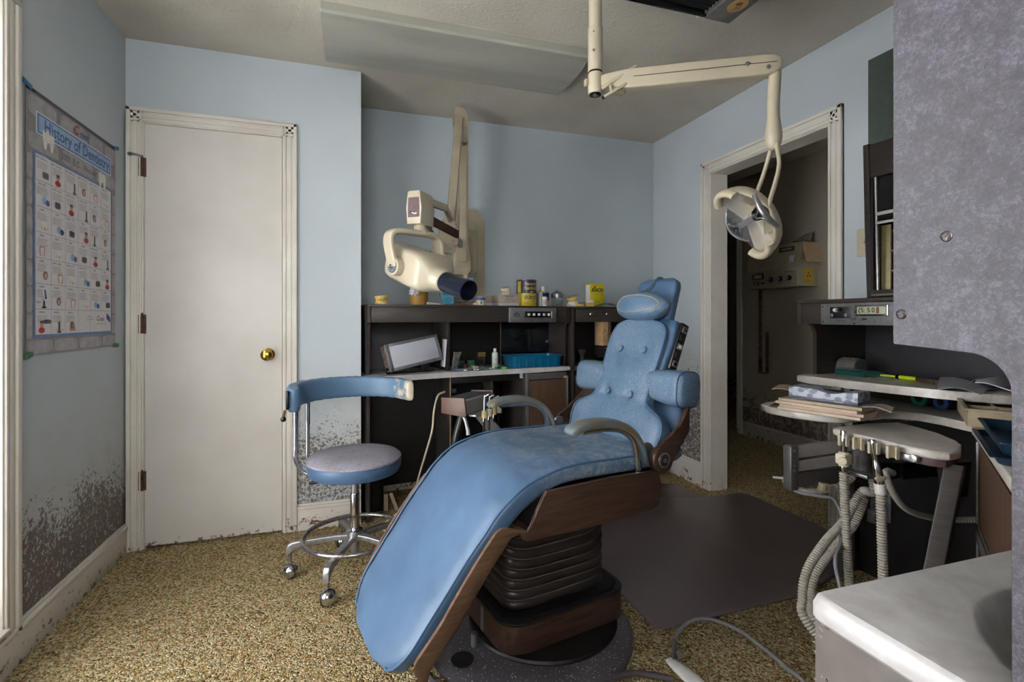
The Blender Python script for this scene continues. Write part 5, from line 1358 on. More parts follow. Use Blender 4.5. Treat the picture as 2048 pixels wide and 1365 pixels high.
# investment tin
c = at_desk(1053, .09, HT)
T = thing('investment_tin', 'tall round tin, navy above and yellow below, on the desk top', 'tin', c)
YT = plain('tin_yellow', 'C6B237', .35); NT = plain('tin_navy', '20264F', .3); r = .058
g = G(); g.lathe([(0, 0), (r, 0), (r+.001, .002), (r, .004), (r, .069)], YT, seg=56); g.lathe([(r, .069), (r, .138)], NT, seg=56, c=(0, 0, 0)); g.lathe([(r, .138), (r+.0015, .140), (r+.0015, .142), (r-.001, .144), (r-.003, .141), (0, .141)], STEEL, seg=56)
tb = part('tin_body', g, T)
g = G(); wrap_rect(g, r+.0005, VA-1.35, VA-.88, .072, .132, YT); wrap_text(g, 'Ransom', .026, r+.0008, VA+.16, .120, YT, w=.072, bold=.02); wrap_text(g, 'Randolph', .026, r+.0008, VA+.22, .096, YT, w=.082, bold=.02)
n = 24; vs = [((r+.001)*math.cos(VA+.25+.2*math.cos(2*PI*k/n)), (r+.001)*math.sin(VA+.25+.2*math.cos(2*PI*k/n)), .070+.011*math.sin(2*PI*k/n)) for k in range(n)]; g.add(vs, [list(range(n))], YT)
wrap_text(g, 'R&R', .012, r+.0016, VA+.25, .070, I_NAVY, bold=.02); wrap_text(g, 'DUROC', .026, r+.0008, VA+.2, .045, I_NAVY, w=.078, bold=.03); wrap_text(g, 'For the Mixing of', .008, r+.0008, VA+.2, .027, I_BLK); wrap_text(g, 'all Inlays and Bridge Casts', .008, r+.0008, VA+.2, .016, I_BLK); wrap_text(g, 'Toledo, Ohio', .006, r+.0008, VA+.2, .007, I_BLK)
part('lettering', g, tb)
# bottle, small white jar, two glass jars
c = at_desk(1086, .07, HT)
T = thing('mouthwash_bottle', 'clear bottle with a cream cap and dark blue label beside the navy and yellow tin', 'bottle', c, DA)
BP = plain('milky_bottle_plastic', '9FA19A', .25)
g = G(); g.sweep([(V(0, 0, 0), V(1, 0, 0), V(0, 1, 0), .031, .018), (V(0, 0, .002), V(1, 0, 0), V(0, 1, 0), .033, .020), (V(0, 0, .066), V(1, 0, 0), V(0, 1, 0), .033, .020), (V(0, 0, .075), V(1, 0, 0), V(0, 1, 0), .024, .016), (V(0, 0, .080), V(1, 0, 0), V(0, 1, 0), .012, .011)], BP, e=3.4, seg=32); bb = part('bottle_body', g, T)
g = G(); g.cyl((0, 0, .079), (0, 0, .104), .012, CREAMP, r1=.0105, seg=20, bev=.001); part('cap', g, T)
g = G(); g.b2((-.014, -.0212, .008), (.029, -.0205, .070), I_NAVY); g.b2((-.012, -.0214, .006), (.029, -.0212, .030), plain('lilac_label', 'A9A6BA', .5)); g.text('PLAX', .014, TF(.007, -.0217, .04), I_WHT, bold=.02); part('paper_label', g, bb)
T = thing('pill_jar', 'little white screw-cap jar in front of the clear bottle', 'jar', at_desk(1089, .03, HT))
g = G(); g.lathe([(0, 0), (.016, 0), (.0165, .003), (.0165, .034), (.013, .039), (0, .039)], plain('translucent_white_jar', 'C2BFC2', .3), seg=24); jb = part('jar_body', g, T); g = G(); g.cyl((0, 0, .038), (0, 0, .054), .0155, WHITEP, seg=24, bev=.001); part('cap', g, T)
g = G(); wrap_rect(g, .0167, VA-.7, VA+.8, .008, .028, plain('pink_grey_label', 'B9A19C', .5)); part('paper_label', g, jb)
def cotton_jar(px, y, r, h, label):
    T = thing('cotton_jar', label, 'jar', at_desk(px, y, HT), 0, 'glass cotton jars on the desk top')
    g = G(); g.lathe([(0, 0), (r, 0), (r+.001, .003), (r+.001, h), (r-.001, h), (r-.001, .004), (0, .004)], ACR, seg=36); part('glass_body', g, T)
    g = G(); g.lathe([(0, .006), (r-.005, .006), (r-.004, h*.30), (r*.5, h*.48), (0, h*.45)], plain('dusty_cotton', '8F8A84', .9, var=.2, scale=60), seg=24); part('cotton', g, T)
    g = G(); g.lathe([(0, h+.026), (.3*r, h+.025), (.8*r, h+.019), (r+.003, h+.010), (r+.003, h-.012), (r+.001, h-.012), (r+.001, h), (0, h)], STEEL, seg=36); g.lathe([(0, h+.036), (.005, h+.035), (.006, h+.031), (.0025, h+.028), (.0025, h+.024), (0, h+.024)], STEEL, seg=14); part('metal_lid', g, T)
cotton_jar(1082, .17, .034, .066, 'metal-lidded glass jar half hidden behind the clear bottle')
cotton_jar(1114, .12, .034, .062, 'metal-lidded glass jar with a knob, right of the clear bottle')
E2 = None
# casts and litter on the corner cabinet
def at_corner(px, y, z):
    o = dw(1.275, 0); n = V(-math.sin(.061), math.cos(.061), 0); p = onp(px, 640, o+n*y, n); return V(p.x, p.y, z)
T = thing('specimen_box', 'flat white box with red print under two dental casts', 'box', at_corner(1146, .07, HT), .06)
g = G(); g.b2((-.032, -.03, 0), (.036, .03, .013), PAPERW, .001); bx = part('box_body', g, T); g = G()
for k in range(3): g.text(['M', 'Co', 'SFXS'][k], .009, TF(-.02+.021*k, -.0305, .0065), I_RED, bold=.03)
part('lettering', g, bx)
cast_pair(at_corner(1146, .065, HT+.013), .027, PLASTW, PLASTER, 'leaning cream dental cast stacked on the flat white box', .5, .30)
T = thing('dental_cast', 'small single yellow arch lying between the two larger casts', 'dental cast', at_corner(1160, .03, HT), .2)
cast(T, 0, .022, False, PLASTER, 0, 'lower_cast')
cast_pair(at_corner(1180, .05, HT), .024, PLASTER, PLASTW, 'stained cream dental cast in front of the yellow box', -.4, .12)
c = at_corner(1190, .13, HT)
T = thing('tablet_box', 'bright yellow box with black slanted lettering near the headrest', 'box', c, .25)
g = G(); g.b2((-.053, -.02, 0), (.053, .02, .128), I_YEL, .0008); tb = part('carton', g, T)
g = G(); g.b2((-.0536, -.019, .005), (-.0532, .019, .120), I_WHT); part('white_side', g, tb, 'white carton side')
g = G(); g.add([(-.053, -.02, .128), (-.053, .02, .128), (-.070, .018, .120), (-.070, -.018, .120), (-.053, -.02, .1285), (-.053, .02, .1285), (-.070, .018, .1205), (-.070, -.018, .1205)], [(0, 1, 2, 3), (4, 5, 6, 7), (0, 1, 5, 4), (2, 3, 7, 6), (1, 2, 6, 5), (0, 3, 7, 4)], I_YEL); part('open_flap', g, tb)
g = G(); g.text('ANACIN', .030, TF(.0, -.0205, .092), I_BLK, w=.088, shear=.28, bold=.02); g.text('FAST PAIN RELIEF', .008, TF(.014, -.0205, .070), I_RED, w=.05); g.text('ANALGESIC', .005, TF(0, -.0205, .12), I_BLK); g.text('1 TABLET 2 PACKS', .005, TF(-.0, -.0205, .028), I_BLK); g.flat([(-.028, .102, .0001), (-.012, .104, .0001), (-.009, .118, .0001), (-.022, .114, .0001)], I_ORG, TF(0, -.0204, 0)); g.flat([(-.042, .066, .0001), (-.026, .070, .0001), (-.026, .076, .0001), (-.042, .072, .0001)], I_SKY, TF(0, -.0204, 0))
part('lettering', g, tb)
crumple(at_corner(1202, .06, HT), .022, plain('yellow_green_foil', 'A6A624', .35), 'crumpled yellow-green packet at the foot of the yellow box', 'snack_packet', 'packet', 5, .5)
crumple(at_corner(1166, .10, HT), .028, PAPERG, 'crumpled grey-brown wrapper behind the small casts', 'paper_wrapper', 'wrapper', 8, .55)
g = G(); p = at_corner(1190, .03, HT); g.tube([p+V(-.0, 0, .003), p+V(.035, 0, .012), p+V(.075, .0, .022), p+V(.11, -.002, .016), p+V(.14, -.01, .006)], .004, STEEL, seg=10, ry=.006)
g.tube([p+V(.08, 0, .020), p+V(.115, -.01, .022), p+V(.15, -.012, .010)], .005, CHROME, seg=10)
solo('impression_spatula', g, 'bright metal spatula lying in front of the yellow box', 'spatula')

# film viewer, tilted on the worktop
c = dw(.255, .03, CT)
T = thing('film_viewer', 'tilted metal x-ray film viewer with a frosted screen on the left of the worktop', 'light box', c, DA)
Ls, Hs = .315, .145
Mv = Matrix.Translation(V(.005, 0, .116)) @ Matrix.Rotation(math.radians(12), 4, 'Z') @ Matrix.Rotation(-math.radians(9.5), 4, 'Y') @ Matrix.Rotation(math.radians(-12), 4, 'X')
g = G(Mv); g.b2((-Ls/2, 0, -Hs/2), (Ls/2, .07, Hs/2), STEEL, .003)
for lo, hi in (((-Ls/2-.004, -.004, -Hs/2-.004), (-Ls/2+.016, .006, Hs/2+.004)), ((Ls/2-.016, -.004, -Hs/2-.004), (Ls/2+.004, .006, Hs/2+.004)), ((-Ls/2, -.004, Hs/2-.012), (Ls/2, .006, Hs/2+.004)), ((-Ls/2, -.004, -Hs/2-.004), (Ls/2, .006, -Hs/2+.014))): g.b2(lo, hi, ALU, .001)
cs = part('viewer_case', g, T); g = G(Mv); g.b2((-Ls/2+.014, -.002, -Hs/2+.012), (Ls/2-.014, .001, Hs/2-.010), FROST, .0005); part('screen', g, cs, 'frosted white screen')
g = G(Mv); g.b2((-Ls/2-.006, .004, -Hs/2), (-Ls/2-.001, .066, Hs/2), plain('rust_spotted_steel', '8E8078', .5, .5, var=.35, scale=40), .001); g.cyl((-Ls/2-.006, .03, -Hs/2+.018), (-Ls/2-.012, .03, -Hs/2+.018), .008, BLACK, seg=14); part('end_plate', g, cs)
g = G(); g.tube([V(-.13, .02, .008), V(-.13, .05, .03), V(-.11, .06, .06)], .006, BLACK); g.tube([V(-.14, -.01, .006), V(.0, .0, .008), V(.12, .03, .010)], .005, BLACK); g.lathe([(0, -.012), (.012, -.008), (.014, 0), (.012, .008), (0, .012)], BLACK, (-.145, -.005, .014), (1, 0, .2), 16); g.b2((.05, .03, 0), (.10, .05, .07), BLACK, .004); part('stand', g, T)
# perforated white card leaning on the divider
a = dloc(896, 700, .05).x
g = G(); g.box((a-.018, .075, CT+.105), (.004, .075, .16), PAPERW, .0005, rot=(0, .08, 0)); solo('white_card', g, 'white speckled card standing between the viewer and the divider', 'card', (DO.x, DO.y, 0), DA)

# things on the worktop between divider and tray
def D(px, y): return dloc(px, 735, y).x
def onc(px, y, z=0.): return dw(dloc(px, 735, y).x, y, CT+z)
T = thing('lotion_bottle', 'slim white bottle with a pale green label standing on the worktop', 'bottle', onc(990, .10))
g = G(); g.lathe([(0, 0), (.018, 0), (.0195, .003), (.0195, .088), (.017, .094), (.010, .098), (.010, .103), (0, .103)], plain('white_green_bottle', 'C3CABF', .35), seg=28); bb = part('bottle_body', g, T)
g = G(); g.cyl((0, 0, .101), (0, 0, .121), .0095, WHITEP, seg=18, bev=.001); part('cap', g, T)
g = G(); wrap_rect(g, .0197, VA-.6, VA+.6, .012, .03, plain('pale_green_print', '8FB294', .5)); wrap_rect(g, .0197, VA-.5, VA+.5, .05, .058, MATS['pale_green_print']); wrap_text(g, 'CLEAR', .008, .0199, VA, .042, MATS['pale_green_print']); part('paper_label', g, bb)
def bx(name, px, y, sx, sy, sz, mat, label, cat='box', rz=0., z=0., group=None, rot=None):
    g = G(); g.box((0, 0, sz/2), (sx, sy, sz), mat, min(.002, sz*.2), rot=rot); return solo(name, g, label, cat, onc(px, y, z), DA+rz, group)
GRB = plain('dark_green_card', '2F6450', .5)
bx('needle_box', 921, .21, .048, .03, .042, GRB, 'left one of two dark green boxes at the back of the worktop')
bx('needle_box', 942, .21, .040, .03, .044, plain('dark_green_card_b', '3A7057', .5), 'right one of two dark green boxes at the back of the worktop', rz=.05)
bx('matchbox', 930, .14, .03, .022, .030, plain('dark_red_card', '5E2A26', .5), 'small dark red box in front of the green boxes', rz=.1)
bx('small_carton', 946, .13, .028, .03, .022, plain('olive_card', '7B755E', .6), 'small olive-grey carton right of the dark red box', rz=-.1)
bx('small_carton', 952, .085, .028, .02, .018, plain('white_carton', 'B4B4AC', .5), 'small off-white carton in the middle of the worktop clutter', rz=.3)
bx('film_packet', 914, .09, .040, .03, .008, plain('blue_packet', '2E62B8', .4), 'bright blue film packet lying near the divider', 'packet', .2)
bx('film_packet', 916, .15, .040, .04, .022, NT, 'navy packet lying behind the bright blue one', 'packet', -.1)
bx('paper_booklet', 930, .055, .060, .04, .009, plain('blue_edged_booklet', '9DA4B0', .6), 'pale booklet with a dark blue edge lying in front', 'booklet', .25)
bx('film_packet', 962, .05, .034, .02, .006, PAPERW, 'thin white packet lying right of the off-white carton', 'packet', -.2)
bx('plastic_sachet', 976, .06, .044, .028, .010, plain('pale_aqua_film', '9DB4B4', .25), 'pale aqua plastic sachet in front of the slim bottle', 'sachet', -.15)
bx('plastic_sachet', 995, .055, .030, .022, .012, plain('green_film', '3B6B50', .25), 'dark green plastic sachet right of the aqua one', 'sachet', .4)
bx('marker_pen', 1008, .035, .032, .011, .011, plain('lime_plastic', '6BD02F', .4), 'lime green marker cap beside the blue tray', 'marker', 0)
g = G(); g.sweep([(V(0, 0, 0), V(1, 0, 0), V(0, 1, 0), .020, .006), (V(.006, 0, .05), V(1, 0, 0), V(0, 1, 0), .022, .008), (V(.016, .0, .085), V(1, 0, 0), V(0, 1, 0), .022, .003), (V(.020, 0, .105), V(1, 0, 0), V(0, 1, 0), .026, .001)], plain('cloudy_bag_plastic', '6F6F6A', .25, var=.3, scale=70), e=2.5, seg=20)
solo('plastic_bag', g, 'crumpled clear plastic bag leaning on the dark divider', 'bag', onc(909, .12), DA)
T = thing('bur_stand', 'clear black-framed stand with a mustard card on top, at the back of the worktop', 'stand', onc(962, .22), DA)
g = G()
for x in (-.024, .024): g.b2((x-.003, -.012, 0), (x+.003, .010, .088), BLACK, .001)
for k in range(7): g.b2((-.022, -.008, .006+k*.009), (.022, .004, .008+k*.009), GREYM)
part('stand_frame', g, T); g = G(); g.b2((-.024, -.014, .062), (.026, -.010, .092), plain('mustard_card', '6F6231', .6), .0005); part('name_card', g, T, 'mustard yellow card')
def forceps(px, y, rz, label):
    T = thing('dental_forceps', label, 'forceps', onc(px, y), DA+rz, 'forceps on the worktop')
    for s_ in (-1, 1):
        g = G(); g.tube([V(-.055, s_*.012, .005), V(-.03, s_*.013, .006), V(-.005, s_*.006, .007), V(.015, -s_*.003, .007), V(.032, -s_*.007, .006), V(.042, -s_*.002, .005)], .0032, CHROME, seg=10, ry=.0042); part('handle', g, T)
    g = G(); g.cyl((.008, 0, .002), (.008, 0, .013), .006, CHROME, seg=14); part('pivot', g, T)
forceps(928, .025, .05, 'shiny forceps lying nearest the divider on the worktop')
forceps(946, .005, -.25, 'shiny forceps lying closest to the worktop edge')
forceps(968, .03, .5, 'third shiny forceps, nearest the blue tray')

# ribbed blue tray
def tray(name, T, L, Wd, H, mat, fl=.010, th=.003, ribs=0):
    g = G(); out = []; 
    def rr(l, w, r, z, n=5):
        o = []
        for cx, cy, a0 in ((l/2-r, w/2-r, 0), (-l/2+r, w/2-r, 90), (-l/2+r, -w/2+r, 180), (l/2-r, -w/2+r, 270)):
            for k in range(n+1): a = math.radians(a0+90*k/n); o.append(V(cx+r*math.cos(a), cy+r*math.sin(a), z))
        return o
    seq = [rr(L-.02, Wd-.02, .02, 0), rr(L-.016, Wd-.016, .02, .003), rr(L, Wd, .022, H-.001), rr(L+2*fl, Wd+2*fl, .012, H-.002), rr(L+2*fl, Wd+2*fl, .012, H), rr(L-2*th, Wd-2*th, .02, H), rr(L-.016-2*th, Wd-.016-2*th, .018, th+.001)]
    n = len(seq[0]); vs = [p for r_ in seq for p in r_]; fs = []
    for i in range(len(seq)-1):
        for k in range(n): k2 = (k+1) % n; fs.append((i*n+k, i*n+k2, (i+1)*n+k2, (i+1)*n+k))
    fs.append(list(range(n))[::-1]); fs.append([(len(seq)-1)*n+k for k in range(n)])
    g.add(vs, fs, mat); return part(name, g, T, ang=35)
cx = (dloc(1012, 720, .07).x+dloc(1122, 720, .07).x)/2
cx = (dloc(1008, 720, .04).x+dloc(1126, 720, .04).x)/2
T = thing('instrument_tray', 'deep blue ribbed plastic tray on the right of the white worktop', 'tray', dw(cx+.018, .105, CT), DA-.05)
b = tray('tray_body', T, .340, .195, .074, TBLUE, .014)
g = G()
for k in range(6): x = -.130+.050*k; g.b2((x, -.101, .006), (x+.004, -.091, .060), TBLUE, .001)
part('rib', g, b, 'raised ribs on the tray front', kind='stuff') if False else part('rib', g, b)
# glove dispenser hanging under the corner drawer
c = at_corner(1212, .05, HB)
T = thing('glove_dispenser', 'tan and dark brown dispenser printed with a hand outline, under the corner cabinet', 'dispenser', c-V(0, 0, .245), .06)
g = G(); g.b2((-.040, -.025, .085), (.0, .08, .244), plain('kraft_tan', 'BF9D74', .5), .001); g.prism([(0, -.025), (.045, .01), (.045, .08), (0, .08)], .085, .244, MATS['kraft_tan']); part('upper_body', g, T)
g = G(); g.prism([(-.041, .03), (-.041, .085), (.046, .085), (.046, .03), (.02, .0), (-.015, .0)], -.026, .08, plain('dark_brown_plastic', '2B2422', .4), 'xz', bev=.001); lb = part('lower_body', g, T, 'dark brown lower body')
g = G(); hand = [(-.012, .005), (-.014, .03), (-.018, .05), (-.015, .066), (-.010, .068), (-.009, .078), (-.004, .084), (.000, .079), (.004, .078), (.008, .068), (.013, .062), (.015, .045), (.011, .02), (.010, .005)]
pts = [V(-.020+a*.9, -.0262, .110+b) for a, b in hand]; g.tube(pts, .0011, I_BLK, seg=6, sm=True, closed=True, n=4); g.tube([V(-.02, -.0262, .118), V(-.02, -.0262, .126)], .0016, I_BLK, seg=6); g.text('TotalPak', .011, TF(-.012, -.0268, .068), I_WHT); part('printed_outline', g, T)
# small fixture under the header, cup behind the chair arm
T = thing('beaker', 'dim glass funnel cup on the counter of the corner cabinet', 'cup', at_corner(1164, .12, CT))
g = G(); g.lathe([(0, 0), (.018, 0), (.014, .03), (.012, .055), (.026, .085), (.026, .095), (.022, .095), (.008, .055), (0, .05)], plain('dusty_grey_glass', '4C4A4A', .3), seg=24); part('cup_body', g, T)
g = G(); g.lathe([(.024, .094), (.0275, .096), (.024, .098)], STEEL, seg=28); part('cup_rim', g, T)
# white flex hanging from the desk panel
g = G(); a = dloc(888, 783, -.02); g.tube([atT(889, 784, 2.74), atT(876, 792, 2.68), atT(868, 822, 2.62), atT(864, 862, 2.6), atT(850, 912, 2.6), atT(836, 960, 2.62), atT(828, 1000, 2.66), V(.16, 2.72, .012), V(.25, 2.55, .008), V(.34, 2.4, .008)], .0052, CREAMP, seg=12, n=10)
solo('cream_cable', g, 'cream cable drooping from the dark desk front to the carpet', 'cable')
# box with pale uprights on the carpet under the desk
T = thing('foot_switch', 'dark foot control with two pale uprights under the desk left of the cream cable', 'foot control', (.19, 2.98, 0))
g = G(); g.b2((-.09, -.02, 0), (-.012, .12, .20), BLACK, .006); part('control_body', g, T); g = G(); g.b2((-.012, -.03, .005), (.012, -.02, .10), CREAM2, .002); part('upright', g, T); g = G(); g.box((.045, -.02, .05), (.02, .012, .11), CREAM2, .002, rot=(0, -.35, 0)); part('upright', g, T)

# ------------------------------------------------------------------ delivery unit over the chair
def build_unit():
    L0 = V(.425, 2.12, .728); R0 = V(.595, 2.295, .728); ax = (R0-L0).normalized(); fr = V(ax.y, -ax.x, 0)     # fr: towards the chair
    T = thing('delivery_unit', 'small instrument console with wooden ends and hanging handpieces behind the leg rest', 'instrument unit', (.56, 2.20, 0))
    M = Matrix(((ax.x, fr.x, 0, L0.x), (ax.y, fr.y, 0, L0.y), (0, 0, 1, L0.z), (0, 0, 0, 1)))
    Ln = (R0-L0).length
    body = [(-.062, -.026), (.050, -.034), (.056, -.028), (.044, .036), (-.062, .030)]
    g = G(M); g.prism(body, .004, Ln-.004, GREYM, 'yz', bev=.003); g.prism([(-.062, .0305), (.042, .0365), (.042, .038), (-.062, .032)], .0, Ln, plain('dark_grey_top', '3A3B42', .35), 'yz'); bd = part('console_body', g, T, world=True)
    endp = [(-.066, -.030), (.052, -.040), (.061, -.032), (.050, .042), (-.066, .037)]
    for x in (-.010, Ln-.004):
        g = G(M); g.prism(endp, x, x+.014, plain('reddish_wood', '583C30', .45, var=.1, scale=20), 'yz', bev=.002); part('wooden_end', g, T, world=True)
    def face(s, h, o=.0): # point on the control face
        return M @ V(s, .056-.19*(h+.028)+o, h)
    for s in (.05, .085, .17, .205):
        g = G(); p = face(s, .0); q = face(s, .0, .016); g.cyl(p, q, .009, BLACK, seg=16, bev=.002); part('control_knob', g, bd)
    g = G(); p = face(.125, .004, .003)
    g.lathe([(0, 0), (.017, 0), (.018, .004), (0, .005)], ALU, p, fr, 24); part('gauge', g, bd)
    g = G(M); g.prism([(.0520, -.030), (.0440, .033), (.0450, .033), (.0532, -.030)], .004, Ln-.004, ALU, 'yz'); part('control_face', g, bd, world=True)
    g = G(M); g.b2((.03, .05, -.042), (Ln-.02, .085, -.034), ALU, .002); hr = part('holder_rail', g, T, world=True)
    for i, s in enumerate((.085, .13, .175, .22)):
        g = G(M @ Matrix.Translation(V(s, .095, -.038))); g.lathe([(.009, -.016), (.0125, -.016), (.0125, .016), (.009, .016), (.009, -.016)], CREAMP if i % 2 else plain('yellowed_plastic', 'C5B27C', .4), seg=20); part('holder_ring', g, hr, world=True)
        g = G(M); pz = .0
        if i < 3:
            g.tube([V(s, .098, .045-.01*i), V(s, .096, .01), V(s, .095, -.035), V(s, .093, -.07)], .0062, CHROME, seg=12); g.cyl((s, .100, .040-.01*i), (s, .118, .050-.01*i), .0055, CHROME, seg=12)
            part('handpiece', g, T, world=True)
        g = G(M); g.tube([V(s, .093, -.07), V(s+.005, .09, -.14), V(s-.02, .10, -.24), V(s-.03+.02*i, .06, -.34), V(.2, -.02, -.42)], .0048, plain('black_tubing', '2A292B', .4), seg=10); part('tubing', g, T, world=True)
    g = G(M); g.tube([V(.015, .03, -.035), V(.012, .045, -.06), V(.005, .06, -.095)], .008, ACR if False else STEEL, seg=12); g.cyl((.005, .06, -.09), (.0, .066, -.115), .009, plain('clear_grey_plastic', '8E9196', .2), seg=12); part('syringe_tip', g, T, world=True)
    # support arm and post
    g = G(); a = M @ V(.15, .03, -.04); b = V(.80, 2.16, .36); d = (b-a).normalized(); sd = d.cross(V(0, 0, 1)).normalized(); up = sd.cross(d)
    g.sweep([(a-d*.02, sd, up, .016, .028), (b, sd, up, .016, .028)], GREYM, e=12, seg=24); g.sweep([(a+V(.03, .03, -.015), sd, up, .010, .004), (b+V(.0, .02, .0), sd, up, .010, .004)], BLACK, e=6, seg=12)
    part('support_arm', g, T, world=True)
    g = G(); g.cyl(b+V(0, 0, -.36), b+V(0, 0, .03), .022, GREYM, seg=20); g.lathe([(0, 0), (.12, 0), (.12, .012), (.03, .02), (0, .02)], GREYM, (b.x, b.y, 0), (0, 0, 1), 32); g.tube([M @ V(.10, -.02, -.03), M @ V(.08, -.05, -.2), V(.48, 2.3, .3), V(.62, 2.25, .16)], .02, BLACK, seg=14); part('floor_post', g, T, world=True)
    g = G(); g.tube([atT(925, 905, 2.45), atT(905, 915, 2.42), atT(893, 935, 2.4), atT(880, 985, 2.35), V(.42, 2.2, .10), V(.55, 2.1, .02)], .0065, CREAM2, seg=10); part('air_hose', g, T, world=True)
build_unit()

for nm, sc_ in (('investment_tin', (1.08, 1.08, 1.16)), ('tablet_box', (1.22, 1.1, 1.24)), ('powder_tin', (1.02, 1, 1.22)), ('storage_canister', (1.10, 1.10, 1.12)), ('jelly_jar', (1.2, 1.2, 1.2)), ('mouthwash_bottle', (1.12, 1.1, 1.22)), ('pill_jar', (1.1, 1.1, 1.1))):
    bpy.data.objects[nm].scale = sc_
for o in C.objects:
    if o.name.startswith('cotton_jar') and not o.parent: o.scale = (1.1, 1.1, 1.15)
    if o.name.startswith('dental_cast') and not o.parent: o.scale = (1.22, 1.22, 1.22)

# ------------------------------------------------------------------ right hand dental unit against the doorway wall
def build_right():
    y1 = 1.652; xb = XR-.012
    T = thing('instrument_cabinet', 'dark brown cabinet right of the doorway with a flip clock in its header', 'cabinet', (2.0, 1.30, 0))
    yn = .55
    g = G(); g.b2((1.795, yn, HT-.014), (xb, y1, HT), LAM, .003); part('top_board', g, T, world=True)
    # gable: header, curved recess, narrow leg against the wall
    gp = [(xb, .0), (xb, HT-.014), (1.80, HT-.014), (1.80, HB), (1.852, HB), (1.872, HB-.012), (1.885, HB-.04), (1.885, .87), (1.885, .84), (2.10, .84), (2.10, 0)]
    g = G(); g.prism(gp, y1-.018, y1, LAM, 'xz', bev=.001); part('side_panel', g, T, world=True)
    g = G(); g.b2((1.803, yn, HB), (1.815, y1-.018, HT-.014), LAM, .001); g.b2((1.815, yn, HB), (xb, y1-.018, HB+.01), DARK); fa = part('header_fascia', g, T, world=True)
    g = G(); g.b2((2.166, yn, .84), (2.178, y1-.018, HB), plain('charcoal_back_panel', '39373A', .45), .001); part('back_panel', g, T, world=True)
    g = G(); g.b2((2.13, .95, .0), (2.178, y1-.02, .84), plain('black_laminate', '232124', .4), .001); part('lower_back_panel', g, T, world=True)
    TX = lambda y, z, x=1.80: Matrix.Translation(V(x, y, z)) @ Matrix(((0, 0, -1, 0), (-1, 0, 0, 0), (0, 1, 0, 0), (0, 0, 0, 1)))     # faces -x, text runs towards -y
    yp = 1.538
    g = G(); g.b2((1.796, .80, HB-.002), (1.803, yp, HT-.018), ALU, .0008)
    for y, z in ((yp-.010, HT-.030), (yp-.010, HB+.008), (1.398, HB+.004)): g.cyl((1.796, y, z), (1.7945, y, z), .0025, BLACK, seg=8)
    pn = part('control_panel', g, fa, 'brushed aluminium control panel', world=True)
    g = G(); g.b2((1.794, 1.412, 1.108), (1.797, 1.497, 1.152), BLACK, .001); mp = part('intercom_plate', g, pn, world=True)
    for y, z, r, m in ((1.468, 1.140, .0085, WHITEP), (1.452, 1.140, .006, BLACK), (1.486, 1.120, .0075, STEEL), (1.428, 1.120, .0075, STEEL)):
        g = G(); g.lathe([(0, 0), (r, 0), (r, .006), (r*.8, .012), (0, .012)] if m is not STEEL else [(r*.5, .0), (r, 0), (r*.9, .005), (r*.5, .005), (r*.4, .001), (0, .001)], m, (1.794, y, z), (-1, 0, 0), 18); part('intercom_knob', g, mp, world=True)
    g = G(); g.b2((1.790, 1.27, 1.116), (1.797, 1.394, 1.158), CHROME, .003); ck = part('clock_bezel', g, pn, 'chrome clock bezel', world=True)
    g = G(); g.b2((1.789, 1.274, 1.121), (1.7905, 1.386, 1.153), BLACK, .0005); g.b2((1.7885, 1.276, 1.123), (1.7895, 1.382, 1.151), plain('clock_face_olive', 'A5A58A', .4), .0003); fc = part('clock_face', g, ck, world=True)
    g = G()
    for ch, y in (('5', 1.3615), (':', 1.3535), ('5', 1.3375), ('0', 1.3205)): g.text(ch, .024, TX(y, 1.137, 1.7880), I_BLK, w=None if ch == ':' else .011, bold=.015)
    for ch, y in (('(', 1.3725),): g.text(ch, .026, TX(y, 1.137, 1.7880), I_BLK, bold=.02)
    g.b2((1.7878, 1.300, 1.126), (1.7886, 1.309, 1.148), I_BRN); part('clock_digits', g, fc, world=True)
    for y in (1.392, 1.352):
        g = G(); g.cyl((1.796, y, 1.106), (1.776, y+.004, 1.106), .004, STEEL, r1=.0055, seg=12, bev=.001); part('clock_lever', g, pn, world=True)
    g = G(); g.text('INTERCOM', .006, TX(1.455, 1.0985, 1.7955), I_BLK, w=.045); g.text('DENTAL-EZ', .008, TX(1.34, 1.1645, 1.7955), I_GREY, w=.04); part('lettering', g, pn, world=True)
    # marble shelf
    g = G(); poly = [(2.165, 1.632), (1.883, 1.632), (1.881, 1.650), (1.82, 1.652), (1.79, 1.645), (1.783, 1.622), (1.788, 1.58), (1.80, 1.45), (1.825, 1.30), (1.86, 1.16), (1.885, 1.10), (1.93, 1.00), (2.02, .93), (2.165, .90)]
    g.prism([(a, b) for a, b in poly], .84, .87, MARB, bev=.007, seg=3); solo('marble_shelf', g, 'upper marble shelf under the clock header, holding the clear card holder', 'shelf')
    # lower strip and tongue
    g = G(); g.prism([(2.128, 1.63), (1.85, 1.635), (1.60, 1.62), (1.545, 1.59), (1.522, 1.54), (1.522, 1.49), (1.54, 1.43), (1.565, 1.36), (1.60, 1.315), (1.66, 1.30), (1.76, 1.315), (1.84, 1.33), (1.90, 1.31), (1.935, 1.26), (1.925, 1.18), (1.90, 1.08), (1.885, 1.0), (2.128, .99)], .742, .770, MARB, bev=.008, seg=3)
    for x in (1.70, 1.98): g.b2((x, 1.33, .722), (x+.03, 1.60, .743), STEEL, .002)
    solo('marble_side_shelf', g, 'lower marble shelf with a rounded end carrying the paper pile and tissue box', 'shelf')
    # instrument board
    T3 = thing('instrument_board', 'pull-out marble board with four cream instrument clips, on a leaning brown leg', 'instrument board', (1.62, 1.12, .70))
